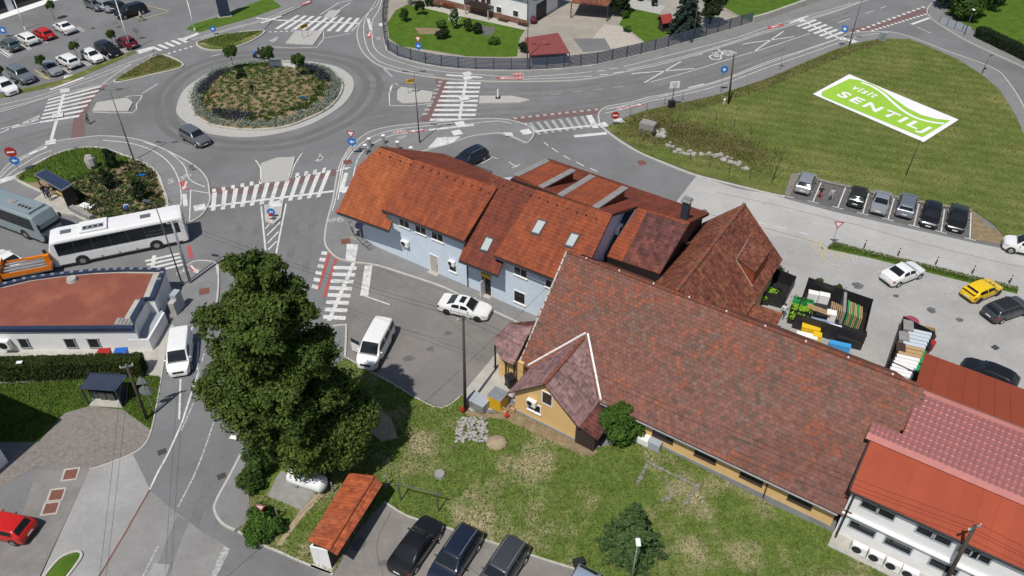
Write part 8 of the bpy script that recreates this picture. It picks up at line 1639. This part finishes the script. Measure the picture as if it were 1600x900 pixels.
for px, d_, mm, lab in goods:
    T = crate(px, d_, M[mm] if mm != 'lime' else M['trim'], lab, .02, R(-20), group='goods in the garden stalls', lid=None if mm in ('lime',) else M[mm])
    if mm == 'lime' or mm == 'green': p = P(*px, .02); quads('leaves', rng.normal(size=(420, 3)) * np.array([d_[0] * .26, d_[1] * .3, .10]) + np.array([p.x, p.y, d_[2] + .05]), .08, M['lime'] if mm == 'lime' else M['leaf'], None, 0, T)
TB = thing('timber_stack', 'stack of upright timber boards in the right half of the pen', 'timber', tuple(P(1328, 500)))
for i in range(9): p = P(1319 + i * 2.6, 497 + i * 1.2, .02); mb = MB(); mb.box(p + Vector((0, 0, .7)), (.10, 1.9 - .1 * (i % 3), 1.4 - .1 * (i % 2)), R(-20)); mb.build('plank', M['timber'] if i % 3 else M['green'], TB, world=True)
LD = thing('timber_rails', 'yellow timber rails along the back of the pen', 'timber', tuple(P(1280, 482)))
for i in range(3): mb = MB(); a, b_ = P(1261 + i, 474 + i * 3, .9), P(1296 + i, 487 + i * 3, .9); mb.kerb([a, b_], .12, .8, .92); mb.build('plank', M['timber'], LD, world=True)
for i in range(6): p = P(1298 + i * 3, 482 + i * 1.4, .6); mb = MB(); mb.box(p, (.09, .9, 1.0), R(-20)); mb.build('plank', M['timber'], LD, world=True)
PS_ = thing('panel_stack', 'stack of pale insulation panels and timber in the storage rack', 'building panels', tuple(P(1415, 560)))
for i in range(14):
    t = i / 13; p = P(1437 - 32 * t, 522 + 66 * t, 1.2); mm = 'timber' if 5 <= i <= 7 else 'white' if i > 7 else 'paleblue'; mb = MB(); mb.box((p.x, p.y, .75 + .02 * (i % 3)), (1.75, .36, 1.45), R(-20)); mb.build('panel', M.setdefault('paleblue', mat('pale_blue_panel', (.52, .58, .62), None, rough=.6)) if mm == 'paleblue' else M[mm], PS_, world=True)
for px, d_, mm, lab in (((1411, 528), (.8, 1.3, 1.5), 'rubber', 'grey brown bale on the left side of the rack'), ((1404, 545), (.8, 1.1, 1.5), 'rubber', 'second grey brown bale on the left side of the rack'), ((1399, 562), (.7, 1.0, 1.5), 'brown', 'brown bale on the left side of the rack'), ((1391, 585), (.7, .9, 1.2), 'trim', 'black crate at the barn end of the rack'), ((1434, 575), (.7, 1.6, 1.3), 'green', 'green bundle on the right side of the rack'), ((1430, 595), (.6, 1.0, 1.3), 'green', 'green bundle at the barn end of the rack'), ((1440, 553), (.7, 1.0, 1.3), 'trim', 'black bale on the right side of the rack')): crate(px, d_, M[mm], lab, .02, R(-20), group='goods in the storage rack', lid=M[mm])
for px, r_, mm, lab in (((1419, 513), .62, 'darkpink', 'faded red round tub behind the storage rack'), ((1450, 546), .36, 'red', 'bright red tub right of the storage rack'), ((1451, 536), .33, 'brown', 'small brown tub right of the storage rack')):
    p = P(*px); M.setdefault('darkpink', mat('faded_red_plastic', (.30, .06, .08), None, rough=.6)); T = own(MB().cyl((p.x, p.y, .01), (p.x, p.y, .9), r_ * .85, r_, 18).build('tub', M[mm]), lab, 'tub'); mb = MB(); mb.cyl((0, 0, .9), (0, 0, .93), r_ * 1.05, n=18); mb.build('rim', M[mm], T)
p = P(1447, 527); crate((1445, 527), (1.2, .9, .9), M['timber'], 'pale timber crate right of the storage rack', .01, R(-20))
for i, px in enumerate(((1274, 455), (1304, 465))): tree('potted_shrub', ['left potted shrub behind the black display pen', 'right potted shrub behind the black display pen'][i], 'plant', P(*px), [(0, 0, .7, .55, .6), (.1, 0, 1.1, .4, .4)], 1100, .10, M['leaf'], .04, group='potted shrubs', limbs=1)
p = P(1229, 432); CN = thing('traffic_cone', 'red and white traffic cone beside the tiled hall', 'cone', (p.x, p.y, .012)); mb = MB(); mb.cyl((0, 0, .04), (0, 0, .3), .17, .12, 14); mb.cyl((0, 0, .46), (0, 0, .75), .085, .03, 14); mb.build('cone', M['red'], CN, smooth=False); mb = MB(); mb.cyl((0, 0, .3), (0, 0, .46), .12, .085, 14); mb.build('band', M['white'], CN); mb = MB(); mb.box((0, 0, .02), (.42, .42, .04)); mb.build('base', M['trim'], CN)
p = P(1213, 432); tree('potted_shrub', 'dark potted shrub next to the traffic cone', 'plant', p, [(0, 0, .6, .6, .6)], 700, .1, M['leaf_dark'], .04, limbs=1)
